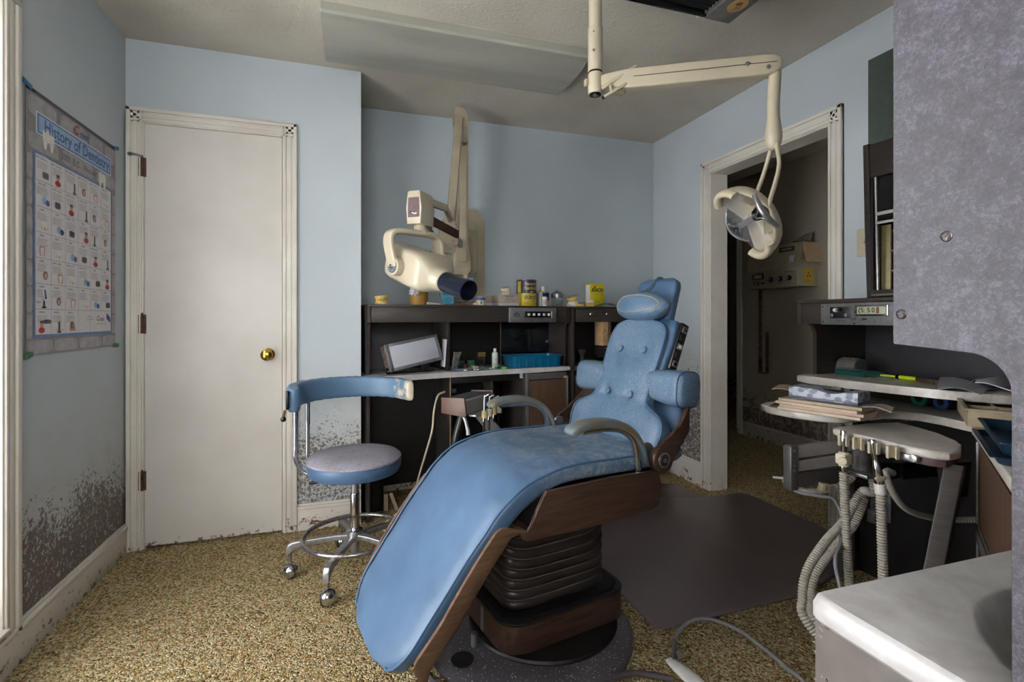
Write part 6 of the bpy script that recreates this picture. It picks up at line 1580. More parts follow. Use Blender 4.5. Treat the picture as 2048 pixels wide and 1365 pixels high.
    g = G(); g.prism([(1.595, 1.295), (1.555, 1.285), (1.540, 1.25), (1.540, 1.20), (1.538, 1.09), (1.538, 1.02), (1.548, .975), (1.575, .950), (1.63, .955), (1.70, .995), (1.75, 1.035), (1.80, 1.12), (1.84, 1.20), (1.86, 1.285), (1.72, 1.297)], .712, .738, MARB, bev=.008, seg=3); bd = part('board_top', g, T3, world=True)
    g = G(); g.prism([(1.560, 1.20), (1.545, 1.10), (1.546, 1.02), (1.558, .985), (1.58, .962), (1.63, .968), (1.69, 1.0), (1.73, 1.03), (1.75, 1.10)], .690, .713, plain('plum_brown_edge', '5A4546', .4), bev=.003); part('under_board', g, T3, 'brown under-board edge', world=True)
    g = G(); g.b2((1.531, 1.005, .698), (1.546, 1.215, .714), ALU, .001); g.lathe([(0, 0), (.011, 0), (.010, .004), (0, .005)], ALU, (1.532, 1.015, .708), (-1, -.1, 0), 18); rl = part('clip_rail', g, T3, world=True)
    clipy = (1.212, 1.163, 1.114, 1.058)
    for i, y in enumerate(clipy):
        c = V(1.512, y, .717); g = G(); pts = []
        for k in range(13):
            a = math.radians(90+35+ (360-70-0)*k/12) if False else math.radians(235+(-290)*k/12)
            pts.append((a))
        r0, r1 = .0115, .0165; poly = [(r1*math.cos(a), r1*math.sin(a)) for a in pts]+[(r0*math.cos(a), r0*math.sin(a)) for a in pts[::-1]]
        TC = Matrix.Translation(c) @ Matrix.Rotation(math.radians(-60), 4, 'Z')
        g.prism(poly, -.020, .016, CREAMP, bev=.002, T=TC); g.b2((c.x+.013, c.y-.006, c.z-.012), (1.534, c.y+.006, c.z+.004), CREAMP, .001); part('instrument_clip', g, rl, world=True)
    # leg
    g = G(); a = V(1.640, .975, .690); b = V(1.45, .985, .0); d = (b-a).normalized()
    sd = V(.45, -.89, 0).normalized(); W = sd.cross(d)
    g.sweep([(a, sd, W, .022, .034), (b, sd, W, .022, .034)], LAM, e=16, seg=24)
    g.sweep([(a+V(.045, .03, .0), V(1, 0, 0), V(0, 1, 0), .05, .02), (a+V(.045, .03, -.10), V(1, 0, 0), V(0, 1, 0), .03, .02)], DARK, e=10, seg=20)
    part('support_leg', g, T3, 'leaning dark brown leg', world=True)
    # folding metal arm
    g = G()
    hub = V(1.415, 1.325, 0)
    def fl(g, a, b, w, h, m): 
        a = Vector(a); b = Vector(b); t = (b-a).normalized(); U = t.cross(V(0, 0, 1)).normalized(); W = U.cross(t); g.sweep([(a, U, W, w, h), (b, U, W, w, h)], m, e=14, seg=24)
    fl(g, (hub.x+.01, hub.y, .655), (1.60, 1.23, .695), .012, .020, GREYM); fl(g, (hub.x+.01, hub.y, .608), (1.60, 1.23, .652), .012, .018, GREYM); part('upper_arm', g, T3, 'grey upper parallel arms', world=True)
    g = G(); g.b2((hub.x-.018, hub.y-.018, .53), (hub.x+.018, hub.y+.018, .68), plain('dark_grey_enamel', '565352', .4, .2), .007)
    for z in (.665, .615, .60): g.cyl((hub.x-.006, hub.y-.018, z), (hub.x-.0065, hub.y-.0205, z), .004, STEEL, seg=12)
    part('elbow_hub', g, T3, world=True)
    g = G(); fl(g, (hub.x, hub.y, .565), (1.93, 1.30, .560), .014, .026, MATS['dark_grey_enamel']); g.b2((1.74, 1.255, .545), (1.83, 1.345, .60), plain('charcoal_box', '3A383A', .4), .008); fl(g, (1.88, 1.30, .56), (2.13, 1.30, .55), .02, .03, MATS['charcoal_box']); part('lower_arm', g, T3, 'dark lower arm', world=True)
    g = G(); g.cyl((1.60, 1.22, .60), (1.60, 1.22, .715), .026, STEEL, seg=24); g.b2((1.545, 1.16, .60), (1.66, 1.25, .612), STEEL, .003); part('board_bracket', g, T3, world=True)
    # suction handpieces with hoses
    c0 = V(1.512, clipy[0], .717); c2 = V(1.512, clipy[2], .717)
    T4 = thing('suction_handpiece', 'chrome and cream suction handpiece in the first clip from the left, on its ribbed hose', 'handpiece', c0-V(0, 0, .05))
    g = G(); g.cyl(c0+V(0, 0, .030), c0+V(0, 0, -.045), .0095, CHROME, seg=20, bev=.002); g.cyl(c0+V(0, 0, .014), c0+V(0, 0, -.02), .0105, CHROME, seg=20, bev=.001); g.cyl(c0+V(0, 0, -.075), c0+V(0, 0, -.105), .0135, CHROME, seg=20, bev=.002); part('metal_barrel', g, T4, world=True)
    g = G(); g.cyl(c0+V(0, 0, -.04), c0+V(0, 0, -.085), .015, CREAMP, seg=20, bev=.002); g.box(c0+V(0, 0, -.062), (.034, .036, .034), CREAMP, .005); q = c0+V(0, 0, -.062)-RV*.012-FV*.016; g.cyl(q, q-FV*.012-RV*.010, .0125, CREAMP, seg=20, bev=.003); part('valve_body', g, T4, 'cream plastic valve', world=True)
    g = G(); g.hose([c0+V(0, 0, -.10), c0+V(.004, 0, -.2), c0+V(.012, -.002, -.34), c0+V(.022, -.004, -.5), c0+V(.03, -.01, -.62), c0+V(.05, -.06, -.69), c0+V(.14, -.10, -.700)], .0125, HOSEM, .0088); part('ribbed_hose', g, T4, world=True)
    T5 = thing('saliva_ejector', 'chrome suction handpiece with a cream thumb lever in the third clip, hose hanging straight down', 'handpiece', c2-V(0, 0, .05))
    g = G(); tl = V(.012, -.012, -.07)
    g.tube([c2+V(-.001, .003, .022), c2+V(0, 0, -.01), c2+V(.004, -.003, -.045), c2+V(.008, -.008, -.085), c2+V(.010, -.010, -.115)], .011, CHROME, seg=20, rf=lambda t: interp([(0, .75), (.05, .95), (.3, .8), (.45, .72), (.6, 1.1), (1, 1.25)], t)); part('metal_barrel', g, T5, world=True)
    g = G(); e = c2+V(.010, -.010, -.108); g.cyl(e, e+V(.002, -.002, -.032), .0155, WHITEP, seg=22, bev=.002); g.sweep([(e+V(-.012, -.010, .012), V(0, 0, 1), RV, .004, .010), (e+V(-.016, -.014, .020), V(0, 0, 1), RV, .006, .018), (e+V(-.020, -.018, .026), V(0, 0, 1), RV, .003, .012)], CREAMP, e=2.5, seg=18); part('thumb_lever', g, T5, 'cream thumb lever and white collar', world=True)
    e2 = e+V(.002, -.002, -.03)
    g = G(); g.hose([e2, e2+V(.002, -.002, -.12), e2+V(.004, -.004, -.25), e2+V(.008, -.004, -.40), e2+V(.02, -.02, -.50), e2+V(.07, -.05, -.535), e2+V(.16, -.05, -.54)], .0128, HOSEM, .0088); part('ribbed_hose', g, T5, world=True)
    # looping hoses
    g = G(); g.hose([V(1.62, 1.20, .60), V(1.625, 1.20, .54), atT(1722, 985, 1.72), atT(1690, 1040, 1.68), atT(1650, 1085, 1.62), atT(1615, 1140, 1.56), atT(1605, 1195, 1.52), atT(1618, 1250, 1.49), V(1.40, 1.02, .05), V(1.48, .97, .018), V(1.56, .94, .016)], .0125, HOSEM, .0088)
    solo('vacuum_hose', g, 'ribbed grey hose looping down left of the brown cabinet leg to the floor', 'hose')
    g = G(); g.hose([V(1.645, 1.19, .60), V(1.65, 1.19, .53), atT(1738, 985, 1.76), atT(1708, 1050, 1.74), atT(1668, 1098, 1.7), atT(1632, 1150, 1.64), atT(1622, 1200, 1.60), atT(1635, 1250, 1.56), V(1.50, 1.08, .04), V(1.58, 1.04, .017), V(1.66, 1.02, .016)], .0125, HOSEM, .0088)
    solo('vacuum_hose', g, 'second ribbed grey hose, just right of and behind the first loop', 'hose')
    g = G(); g.hose([V(1.41, 1.34, .555), atT(1580, 965, 1.86), atT(1592, 978, 1.80), atT(1625, 984, 1.74), atT(1665, 978, 1.72), atT(1700, 960, 1.72), atT(1716, 935, 1.74), V(1.615, 1.215, .60)], .0105, HOSEM, .0088)
    solo('arm_hose', g, 'short ribbed hose sagging under the grey folding arm', 'hose')
    g = G(); g.tube([atT(1578, 960, 1.84), atT(1592, 983, 1.78), atT(1640, 993, 1.71), atT(1668, 1000, 1.70), atT(1684, 1040, 1.68), atT(1681, 1090, 1.62), atT(1674, 1150, 1.54), V(1.43, 1.05, .02), V(1.5, 1.0, .012)], .0055, GREYC, seg=10, n=10)
    g.tube([atT(1546, 955, 1.9), atT(1578, 958, 1.86)], .0045, WHITEP, seg=10)
    solo('thin_cord', g, 'thin smooth grey cord running beside the ribbed hoses', 'cord')
    g = G(); c = atT(1648, 975, 1.70); g.box(c, (.032, .024, .028), CREAM2, .002, rot=(0, .15, -.3))
    for k in range(3): g.box(c-FV*.0136+V(0, 0, .006-.006*k), (.006, .003, .0016), BLACK)
    solo('hose_clip', g, 'cream clip binding the ribbed hose and the thin cord', 'clip')
    g = G(); g.hose([V(1.66, 1.16, .61), atT(1772, 945, 1.60), atT(1785, 985, 1.62), atT(1812, 1018, 1.66), atT(1850, 1033, 1.70), atT(1900, 1040, 1.74), V(2.125, 1.12, .42)], .0095, HOSEM, .0088)
    solo('drain_hose', g, 'ribbed hose curving right behind the leaning brown leg', 'hose')
    # hinge plates on the back panel
    T6 = thing('hinge_plate', 'pair of steel plates with a latch screwed to the black panel behind the hoses', 'bracket', (2.10, 1.35, .42))
    g = G(); p = [onp(*q, (2.128, 0, 0), (1, 0, 0)) for q in ((1742, 978), (1758, 982), (1758, 1032), (1742, 1030))]
    y_a, y_b = p[0].y, p[1].y; g.b2((2.122, min(y_a, y_b), p[2].z), (2.130, max(y_a, y_b), p[0].z), STEEL, .001)
    for z in (p[0].z-.015, (p[0].z+p[2].z)/2): g.cyl((2.122, (y_a+y_b)/2, z), (2.119, (y_a+y_b)/2, z), .007, ALU, seg=12)
    part('plate', g, T6, world=True)
    g = G(); q = [onp(*q, (2.128, 0, 0), (1, 0, 0)) for q in ((1768, 985), (1783, 990), (1783, 1048))]; g.b2((2.122, q[1].y, q[2].z), (2.130, q[0].y, q[0].z), STEEL, .001)
    for z in (q[0].z-.015, q[0].z-.05, q[2].z+.02): g.cyl((2.122, (q[0].y+q[1].y)/2, z), (2.119, (q[0].y+q[1].y)/2, z), .007, ALU, seg=12)
    part('plate', g, T6, world=True)
    g = G(); q = onp(1745, 1030, (2.10, 0, 0), (1, 0, 0)); g.b2((2.09, q.y-.018, q.z-.035), (2.125, q.y+.018, q.z+.02), STEEL, .004); part('latch', g, T6, world=True)
build_right()
# hutch above the header
def build_hutch():
    x0 = 1.955; x1 = XR-.004; y1 = 1.478; z0 = HT; z1 = 1.805; y0 = .70
    T = thing('hutch_cabinet', 'tall dark hutch with pale inner shelves on top of the clock cabinet', 'cabinet', ((x0+x1)/2, 1.1, HT))
    g = G(); g.prism([(x0+.012, z0), (x1, z0), (x1, z1), (x0-.010, z1-.008), (x0, z0+.3)], y1-.022, y1, LAM, 'xz', bev=.002); part('side_panel', g, T, world=True)
    g = G(); g.b2((x0-.004, y0, z1-.145), (x1, y1-.022, z1-.012), LAM, .002); g.b2((x0+.0, y0, z0), (x1, y1-.022, z0+.035), LAM, .002); g.b2((x0+.002, y1-.034, z0+.03), (x1, y1-.022, z1-.14), DARK); part('front_frame', g, T, world=True)
    g = G(); g.cyl((x0+.012, y1-.045, z0+.035), (x0+.0, y1-.045, z1-.145), .006, ALU, seg=12); g.b2((x0-.006, y0, z0+.012), (x0+.002, y1-.03, z0+.020), ALU, .001); part('track_rod', g, T, 'silver track rod', world=True)
    g = G(); g.b2((x0+.004, y0, z1-.32), (x0+.03, y1-.04, z1-.145), BLACK, .002); g.b2((x0-.002, y0, z1-.296), (x0+.004, y1-.045, z1-.283), WHITEP, .001); g.b2((x0-.002, y0, z1-.330), (x0+.004, y1-.045, z1-.320), WHITEP, .001); part('tambour_door', g, T, 'raised black tambour door with two white strips', world=True)
    g = G(); g.b2((x1-.014, y0, z0), (x1-.002, y1-.03, z1-.02), plain('olive_back_board', '6B6550', .5), .001); part('back_board', g, T, world=True)
    sh = plain('pale_yellow_shelf', 'A69C74', .5)
    for k in range(5): g = G(); g.b2((x0+.05, y0, z0+.03+k*.078), (x1-.014, y1-.03, z0+.036+k*.078), sh, .001); part('inner_shelf', g, T, world=True)
    g = G(); g.b2((x0+.045, y1-.07, z0+.03), (x0+.052, y1-.034, z1-.33), sh, .001); part('inner_upright', g, T, world=True)
    g = G(); g.b2((XR-.016, 1.02, 1.70), (XR-.002, 1.632, 2.25), plain('grey_green_glass', '4E5752', .18), .002); solo('glass_panel', g, 'glossy dark grey-green panel on the wall above the hutch', 'wall panel')
    T = thing('light_switch', 'cream toggle switch plate on the blue wall between the doorway and the hutch', 'light switch', (XR-.004, 1.655, 1.45))
    g = G(); g.b2((XR-.006, 1.61, 1.385), (XR, 1.692, 1.512), CREAM, .002); pl = part('switch_plate', g, T, world=True)
    g = G(); g.b2((XR-.0075, 1.641, 1.432), (XR-.005, 1.656, 1.464), CREAM2, .0005); g.box((XR-.012, 1.6485, 1.446), (.016, .008, .009), CREAM2, .002, rot=(0, .5, 0)); part('toggle', g, pl, world=True)
    g = G()
    for z in (1.482, 1.415): g.cyl((XR-.006, 1.6485, z), (XR-.0078, 1.6485, z), .0035, BLACK, seg=10)
    part('plate_screw', g, pl, world=True)
build_hutch()
# things on the upper shelf
def onX(px, py, z):                       # point on the horizontal plane z seen at a pixel
    d = ray(px, py); t = (z-HC)/d.z; return V(d.x*t, d.y*t, z)
c = V(2.02, 1.56, .87)
T = thing('teal_tray', 'flat teal acrylic tray under the clear card holder', 'tray', c, -PI/2)
g = G(); g.b2((-.058, -.055, 0), (.078, .055, .004), TEALG, .001)
for lo, hi in (((-.058, -.055, 0), (.078, -.051, .018)), ((-.058, .051, 0), (.078, .055, .018)), ((-.058, -.055, 0), (-.054, .055, .018)), ((.074, -.055, 0), (.078, .055, .018))): g.b2(lo, hi, TEALG, .0005)
part('tray_body', g, T)
T = thing('card_holder', 'clear acrylic business card holder with a curved dark card on the teal tray', 'card holder', c+V(.0, .025, .0185), -PI/2)
g = G(); pr = [(-.032, 0), (-.034, .012), (-.030, .030), (-.018, .044), (.004, .050), (.026, .046), (.032, .0)]
g.prism(pr, -.046, -.041, ACR, 'yz'); g.prism(pr, .041, .046, ACR, 'yz'); g.b2((-.046, -.036, 0), (.046, -.030, .012), ACR, .001); part('holder_body', g, T)
g = G(); grid = [[V(x, a, b) for a, b in pr[1:6]] for x in (-.040, -.02, 0, .02, .040)]; g.sheet(grid, .003, plain('grey_brown_card', '6F6A62', .3)); part('card_stack', g, T)
g = G()
for x in (-.018, .020): g.lathe([(0, 0), (.0045, 0), (.0035, .002), (0, .003)], WHITEP, V(x, -.012, .048), (0, -.5, 1), 12)
part('rivet', g, T)
T = thing('highlighter', 'yellow highlighter with a black clip lying on the upper shelf', 'pen', V(2.03, 1.395, .879), math.radians(-91))
YG = plain('neon_yellow_plastic', 'C9DB2B', .35)
g = G(); g.cyl((-.075, 0, 0), (-.01, 0, 0), .004, YG, r1=.006, seg=14, bev=.001); g.cyl((.0, 0, 0), (.062, 0, 0), .0085, YG, r1=.0075, seg=18, bev=.002); part('pen_body', g, T)
g = G(); g.cyl((-.012, 0, 0), (.001, 0, 0), .0088, BLACK, seg=18, bev=.001); g.box((.022, 0, .0085), (.04, .004, .002), BLACK); part('pen_clip', g, T)
T = thing('round_lid', 'clear round plastic lid lying left of the highlighter', 'lid', onX(1765, 759, .87))
g = G(); g.lathe([(0, 0), (.038, 0), (.040, .002), (.040, .008), (.037, .008), (.036, .003), (0, .003)], ACR, seg=40); part('lid_disc', g, T)
g = G(); p = onX(1850, 768, .87); d = V(-.3, -.9, 0).normalized(); g.tube([p-d*.04+V(0, 0, .005), p+V(0, 0, .005), p+d*.04+V(0, 0, .006)], .003, plain('amber_plastic', '7A4E1E', .2), seg=10)
solo('amber_stick', g, 'thin amber stick lying beside the highlighter', 'stick')
g = G(); p0 = onX(1862, 758, .87); g.tube([p0+V(.02, 0, .004), p0+V(.05, -.15, .004), V(2.13, 1.05, .874)], .005, BLACK, seg=10); solo('black_cord', g, 'black cord lying along the back of the upper shelf', 'cord')
def sheetpaper(corners, mat, label, name, cat, amp=.006, n=10, th=.0008, seed=0):
    a, b, c, d = [Vector(q) for q in corners]; grid = []
    for i in range(n+1):
        u = i/n; row = []
        for j in range(n+1):
            v = j/n; p = a.lerp(b, u).lerp(d.lerp(c, u), v); p = p+V(0, 0, amp*(math.sin(u*PI)*.8+.5*math.sin(v*5+u*4+seed)+.5)); row.append(p)
        grid.append(row)
    g = G(); g.sheet(grid, th, mat); return solo(name, g, label, cat)
LTXT = mk('printed_grey_paper', lambda m: (m.set(.8), m.col(m.ramp(m.noise(260, 4, m.coord(scale=(1, 4, 1)), .8), [(.42, srgb('A2A2AC')), (.6, srgb('D3D4DC'))]))))
sheetpaper([onX(1880, 757, .872), onX(1992, 778, .872), onX(1962, 792, .872), onX(1874, 782, .872)], LTXT, 'crumpled printed paper lying on the right half of the upper shelf', 'printed_paper', 'paper', .009, seed=1)
sheetpaper([onX(1952, 756, .885), onX(2030, 762, .885), onX(2030, 785, .885), onX(1950, 772, .885)], PAPERW, 'pale blue-white folded face mask at the right end of the upper shelf', 'face_mask', 'face mask', .012, seed=3, th=.003)
g = G(); g.tube([onX(1938, 770, .885), onX(1945, 762, .892), onX(1957, 758, .894)], .0014, WHITEP, seg=8); solo('mask_loop', g, 'white elastic loop of the folded face mask', 'elastic loop')
# tape rolls on the strip
for px, mm, lab in ((1843, plain('sea_green_tape', '2F7A66', .4), 'green tape roll standing under the upper shelf'), (1887, plain('blue_tape', '33558E', .4), 'blue tape roll standing under the upper shelf near the beige tray')):
    p = onp(px, 806, (2.10, 0, 0), (1, 0, 0)); r = .030 if px < 1860 else .026
    g = G(); T = thing('tape_roll', lab, 'tape roll', (2.095, p.y, .770)); g.lathe([(r*.45, -.011), (r, -.011), (r, .011), (r*.45, .011), (r*.45, -.011)], mm, (0, 0, r), (1, 0, 0), 28); rl = part('tape', g, T)
    g = G(); g.lathe([(r*.30, -.012), (r*.46, -.012), (r*.46, .012), (r*.30, .012), (r*.30, -.012)], DARK, (0, 0, r), (1, 0, 0), 24); part('core', g, rl)
# paper stack, curled folders and tissue box on the lower shelf
cpap = (V(1.56, 1.50, 0)+V(1.66, 1.26, 0))/2
pd = math.atan2(1.215-1.47, 1.628-1.550)
SH = .770
for k, (o, rz, m) in enumerate((((.0, .0), .0, PAPER), ((.004, -.004), .03, plain('pinkish_folder', 'C2A996', .8)), ((-.004, .006), -.02, PAPER), ((.006, .002), .02, plain('buff_folder', 'B7A68E', .8)))):
    g = G(); grid = []
    Lp, Wp = .27, .125
    for i in range(13):
        u = i/12; row = []
        for j in range(5):
            x = -Lp/2+Lp*u; y = -Wp/2+Wp*j/4; row.append(V(x, y, .004*math.sin(u*3+k)*0+.0105*(k+1)-.0+(.010*max(0, (u-.8)/.2)**2*k*.0)))
        grid.append(row)
    g.sheet(grid, .0095, m, nrm=(0, 0, 1)); lab = ['bottom buff folder of the paper pile on the lower shelf', 'second folder up in the paper pile on the lower shelf', 'third folder up in the paper pile on the lower shelf', 'topmost folder of the pile, directly under the tissue box'][k]
    solo('paper_folder', g, lab, 'folder', (1.612+o[0], 1.365+o[1], SH-.001*0), pd+rz+0.0, 'paper pile under the tissue box')
def curled(pts, wdt, label, m, th=.002, dirn=V(.86, .5, 0)):
    P = catmull(pts, 6); grid = [[p+dirn*(wdt*q/6) for q in range(7)] for p in P]; g = G(); g.sheet(grid, th, m); solo('curled_folder', g, label, 'folder')
z = SH+.046
curled([V(1.512, 1.525, SH+.004), V(1.520, 1.50, SH+.022), V(1.535, 1.46, SH+.040), V(1.560, 1.41, SH+.046)][::-1]+[], .12, 'curled pale folder sticking out at the left end of the pile', plain('pale_tan_folder', 'B5A28C', .8))
T = thing('tissue_box', 'flattened tissue box with a grey leaf pattern lying on the folders', 'tissue box', (1.628, 1.365, SH+.0435), pd)
def _leaf(m):
    m.set(.4); co = m.coord(scale=(1, 1, 1.5)); v = m.n('ShaderNodeTexVoronoi'); v.inputs['Scale'].default_value = 36; m.L(co, v.inputs['Vector']); v.feature = 'F1'
    m.col(m.ramp(v.outputs['Distance'], [(.38, srgb('6E7384')), (.43, srgb('A5ADBA')), (.8, srgb('AFB7C4'))]))
LEAF = mk('grey_leaf_print', _leaf)
g = G(); Lb, Wb, Hb = .225, .10, .044
st = []
for i in range(11):
    u = i/10; h = Hb/2*(1-.30*math.exp(-((u-.62)/.16)**2)); st.append((V(-Lb/2+Lb*u, 0, h), V(0, 1, 0), V(0, 0, 1), Wb/2, h))
g.sweep(st, LEAF, e=22, seg=40); tb = part('box_body', g, T)
g = G(); g.b2((-Lb/2-.0004, -Wb/2-.0006, .001), (Lb/2+.0004, Wb/2+.0006, .011), plain('slate_grey_band', '565B70', .4), .0003); bnd = part('colour_band', g, tb)
g = G(); g.text('Kleenex', .009, Matrix.Translation(V(.055, -Wb/2-.0010, .006)) @ Matrix.Rotation(PI/2, 4, 'X'), I_WHT); part('lettering', g, bnd)
g = G(); g.prism([(-.05, -.014), (.03, -.018), (.055, 0), (.03, .018), (-.05, .014)], 0, .001, DARK, T=Matrix.Translation(V(0, 0, Hb*.86)))
part('slot', g, tb)
sheetpaper([V(1.62, 1.235, SH+.036), V(1.665, 1.17, SH+.030), V(1.72, 1.20, SH+.034), V(1.68, 1.26, SH+.038)], PAPERG, 'rumpled newsprint sticking out at the right end of the pile', 'newspaper_sheet', 'newspaper', .006, th=.004)
g = G(); grid = []
for i in range(15):
    u = i/14; row = []
    for j in range(4): row.append(V(1.555+.10*u+.03*j, 1.545-.06*u*0-.17*u+.018*j, SH+.055+.006*math.sin(u*9)+(.02*(1-u))*(.3+.1*j)))
    grid.append(row)
g.sheet(grid, .003, plain('torn_card', '9C8A74', .8)); solo('torn_envelope', g, 'torn brown envelope resting along the back of the tissue box', 'envelope')

# diagonal corner cabinet
dA = V(.952, .447, 0); dB = V(1.722, .976, 0); dd = (dB-dA).normalized(); dn = V(-dd.y, dd.x, 0)
T = thing('diagonal_cabinet', 'diagonal corner cabinet with walnut doors framed in aluminium, right of the leaning leg', 'cabinet', (dB.x, dB.y, 0), math.atan2(dd.y, dd.x))
Ld = (dB-dA).length
g = G(); g.b2((-Ld, -.28, 0), (-.006, -.018, .765), LAM, .001); g.b2((-.022, -.02, 0), (-.004, -.004, .765), LAM, .001); part('carcass', g, T)
g = G(); g.b2((-.028, -.018, .52), (-.024, -.002, .755), ALU, .001); g.b2((-Ld+.02, -.016, .516), (-.024, -.004, .522), ALU, .001); part('door_frame', g, T)
g = G(); g.b2((-Ld+.02, -.016, .524), (-.030, -.006, .752), WALZ, .001); part('door', g, T, 'walnut upper door')
g = G(); g.b2((-.028, -.018, .05), (-.024, -.002, .47), ALU, .001); g.b2((-Ld+.02, -.020, .475), (-.020, -.001, .512), GREYM, .003); part('drawer_rail', g, T)
g = G(); g.b2((-Ld+.02, -.016, .06), (-.030, -.006, .468), WALZ, .001); part('door', g, T, 'walnut lower door')
g = G(); g.prism([(.958, .451), (1.70, .961), (1.722, .982), (1.745, .985), (1.88, .985), (2.128, .985), (2.128, -.28), (.958, -.28)], .766, .796, MARB, bev=.008, seg=3); solo('corner_worktop', g, 'ivory marble worktop of the diagonal corner cabinet under the beige and blue trays', 'worktop')
T = thing('compartment_tray', 'beige compartment tray overhanging the corner between the shelf and the worktop', 'tray', (1.60+.165*.824+.08*.566+.10, .89+.165*.566-.08*.824+.05, .797), math.atan2(dd.y, dd.x))
g = G(); BTN = plain('beige_tray_plastic', '9E9078', .45); Lt, Wt, Ht = .31, .23, .052
g.b2((-Lt/2+.008, -Wt/2+.008, 0), (Lt/2-.008, Wt/2-.008, .004), BTN, .002)
for lo, hi in (((-Lt/2, -Wt/2, 0), (Lt/2, -Wt/2+.006, Ht)), ((-Lt/2, Wt/2-.006, 0), (Lt/2, Wt/2, Ht)), ((-Lt/2, -Wt/2, 0), (-Lt/2+.006, Wt/2, Ht)), ((Lt/2-.006, -Wt/2, 0), (Lt/2, Wt/2, Ht))): g.b2(lo, hi, BTN, .003)
g.b2((-Lt/2-.006, -Wt/2-.006, Ht-.005), (Lt/2+.006, -Wt/2+.004, Ht), BTN, .001); g.b2((-Lt/2-.006, -Wt/2, Ht-.005), (-Lt/2+.004, Wt/2+.006, Ht), BTN, .001); g.b2((Lt/2-.004, -Wt/2, Ht-.005), (Lt/2+.006, Wt/2+.006, Ht), BTN, .001); g.b2((-Lt/2, Wt/2-.004, Ht-.005), (Lt/2, Wt/2+.006, Ht), BTN, .001)
tb = part('tray_body', g, T)
for a, b in (((-.03, -Wt/2, .004), (-.020, Wt/2, Ht-.006)), ((-Lt/2, -.03, .004), (Lt/2, -.022, Ht-.010)), ((-Lt/2, .035, .004), (Lt/2, .043, Ht-.010))): g = G(); g.b2(a, b, BTN, .002); part('divider', g, tb)
T = thing('blue_lid_tray', 'dark blue shallow tray resting on a matching lid on the corner worktop', 'tray', (1.495, .715, .797), math.atan2(dd.y, dd.x))
tray('tray_lid', T, .34, .20, .018, NAVYT, .006)
T2_ = thing('blue_lid_tray', 'upper dark blue tray with pale aqua wipes stacked on the blue lid', 'tray', (1.50, .712, .8155), math.atan2(dd.y, dd.x))
tray('tray_body', T2_, .33, .19, .03, NAVYT, .005)
crumple(V(1.42, .70, .820), .022, plain('pale_aqua_wipe', 'A9C9C9', .8), 'pale aqua wipe crumpled in the upper dark blue tray', 'wipe', 'wipe', 6, .5)

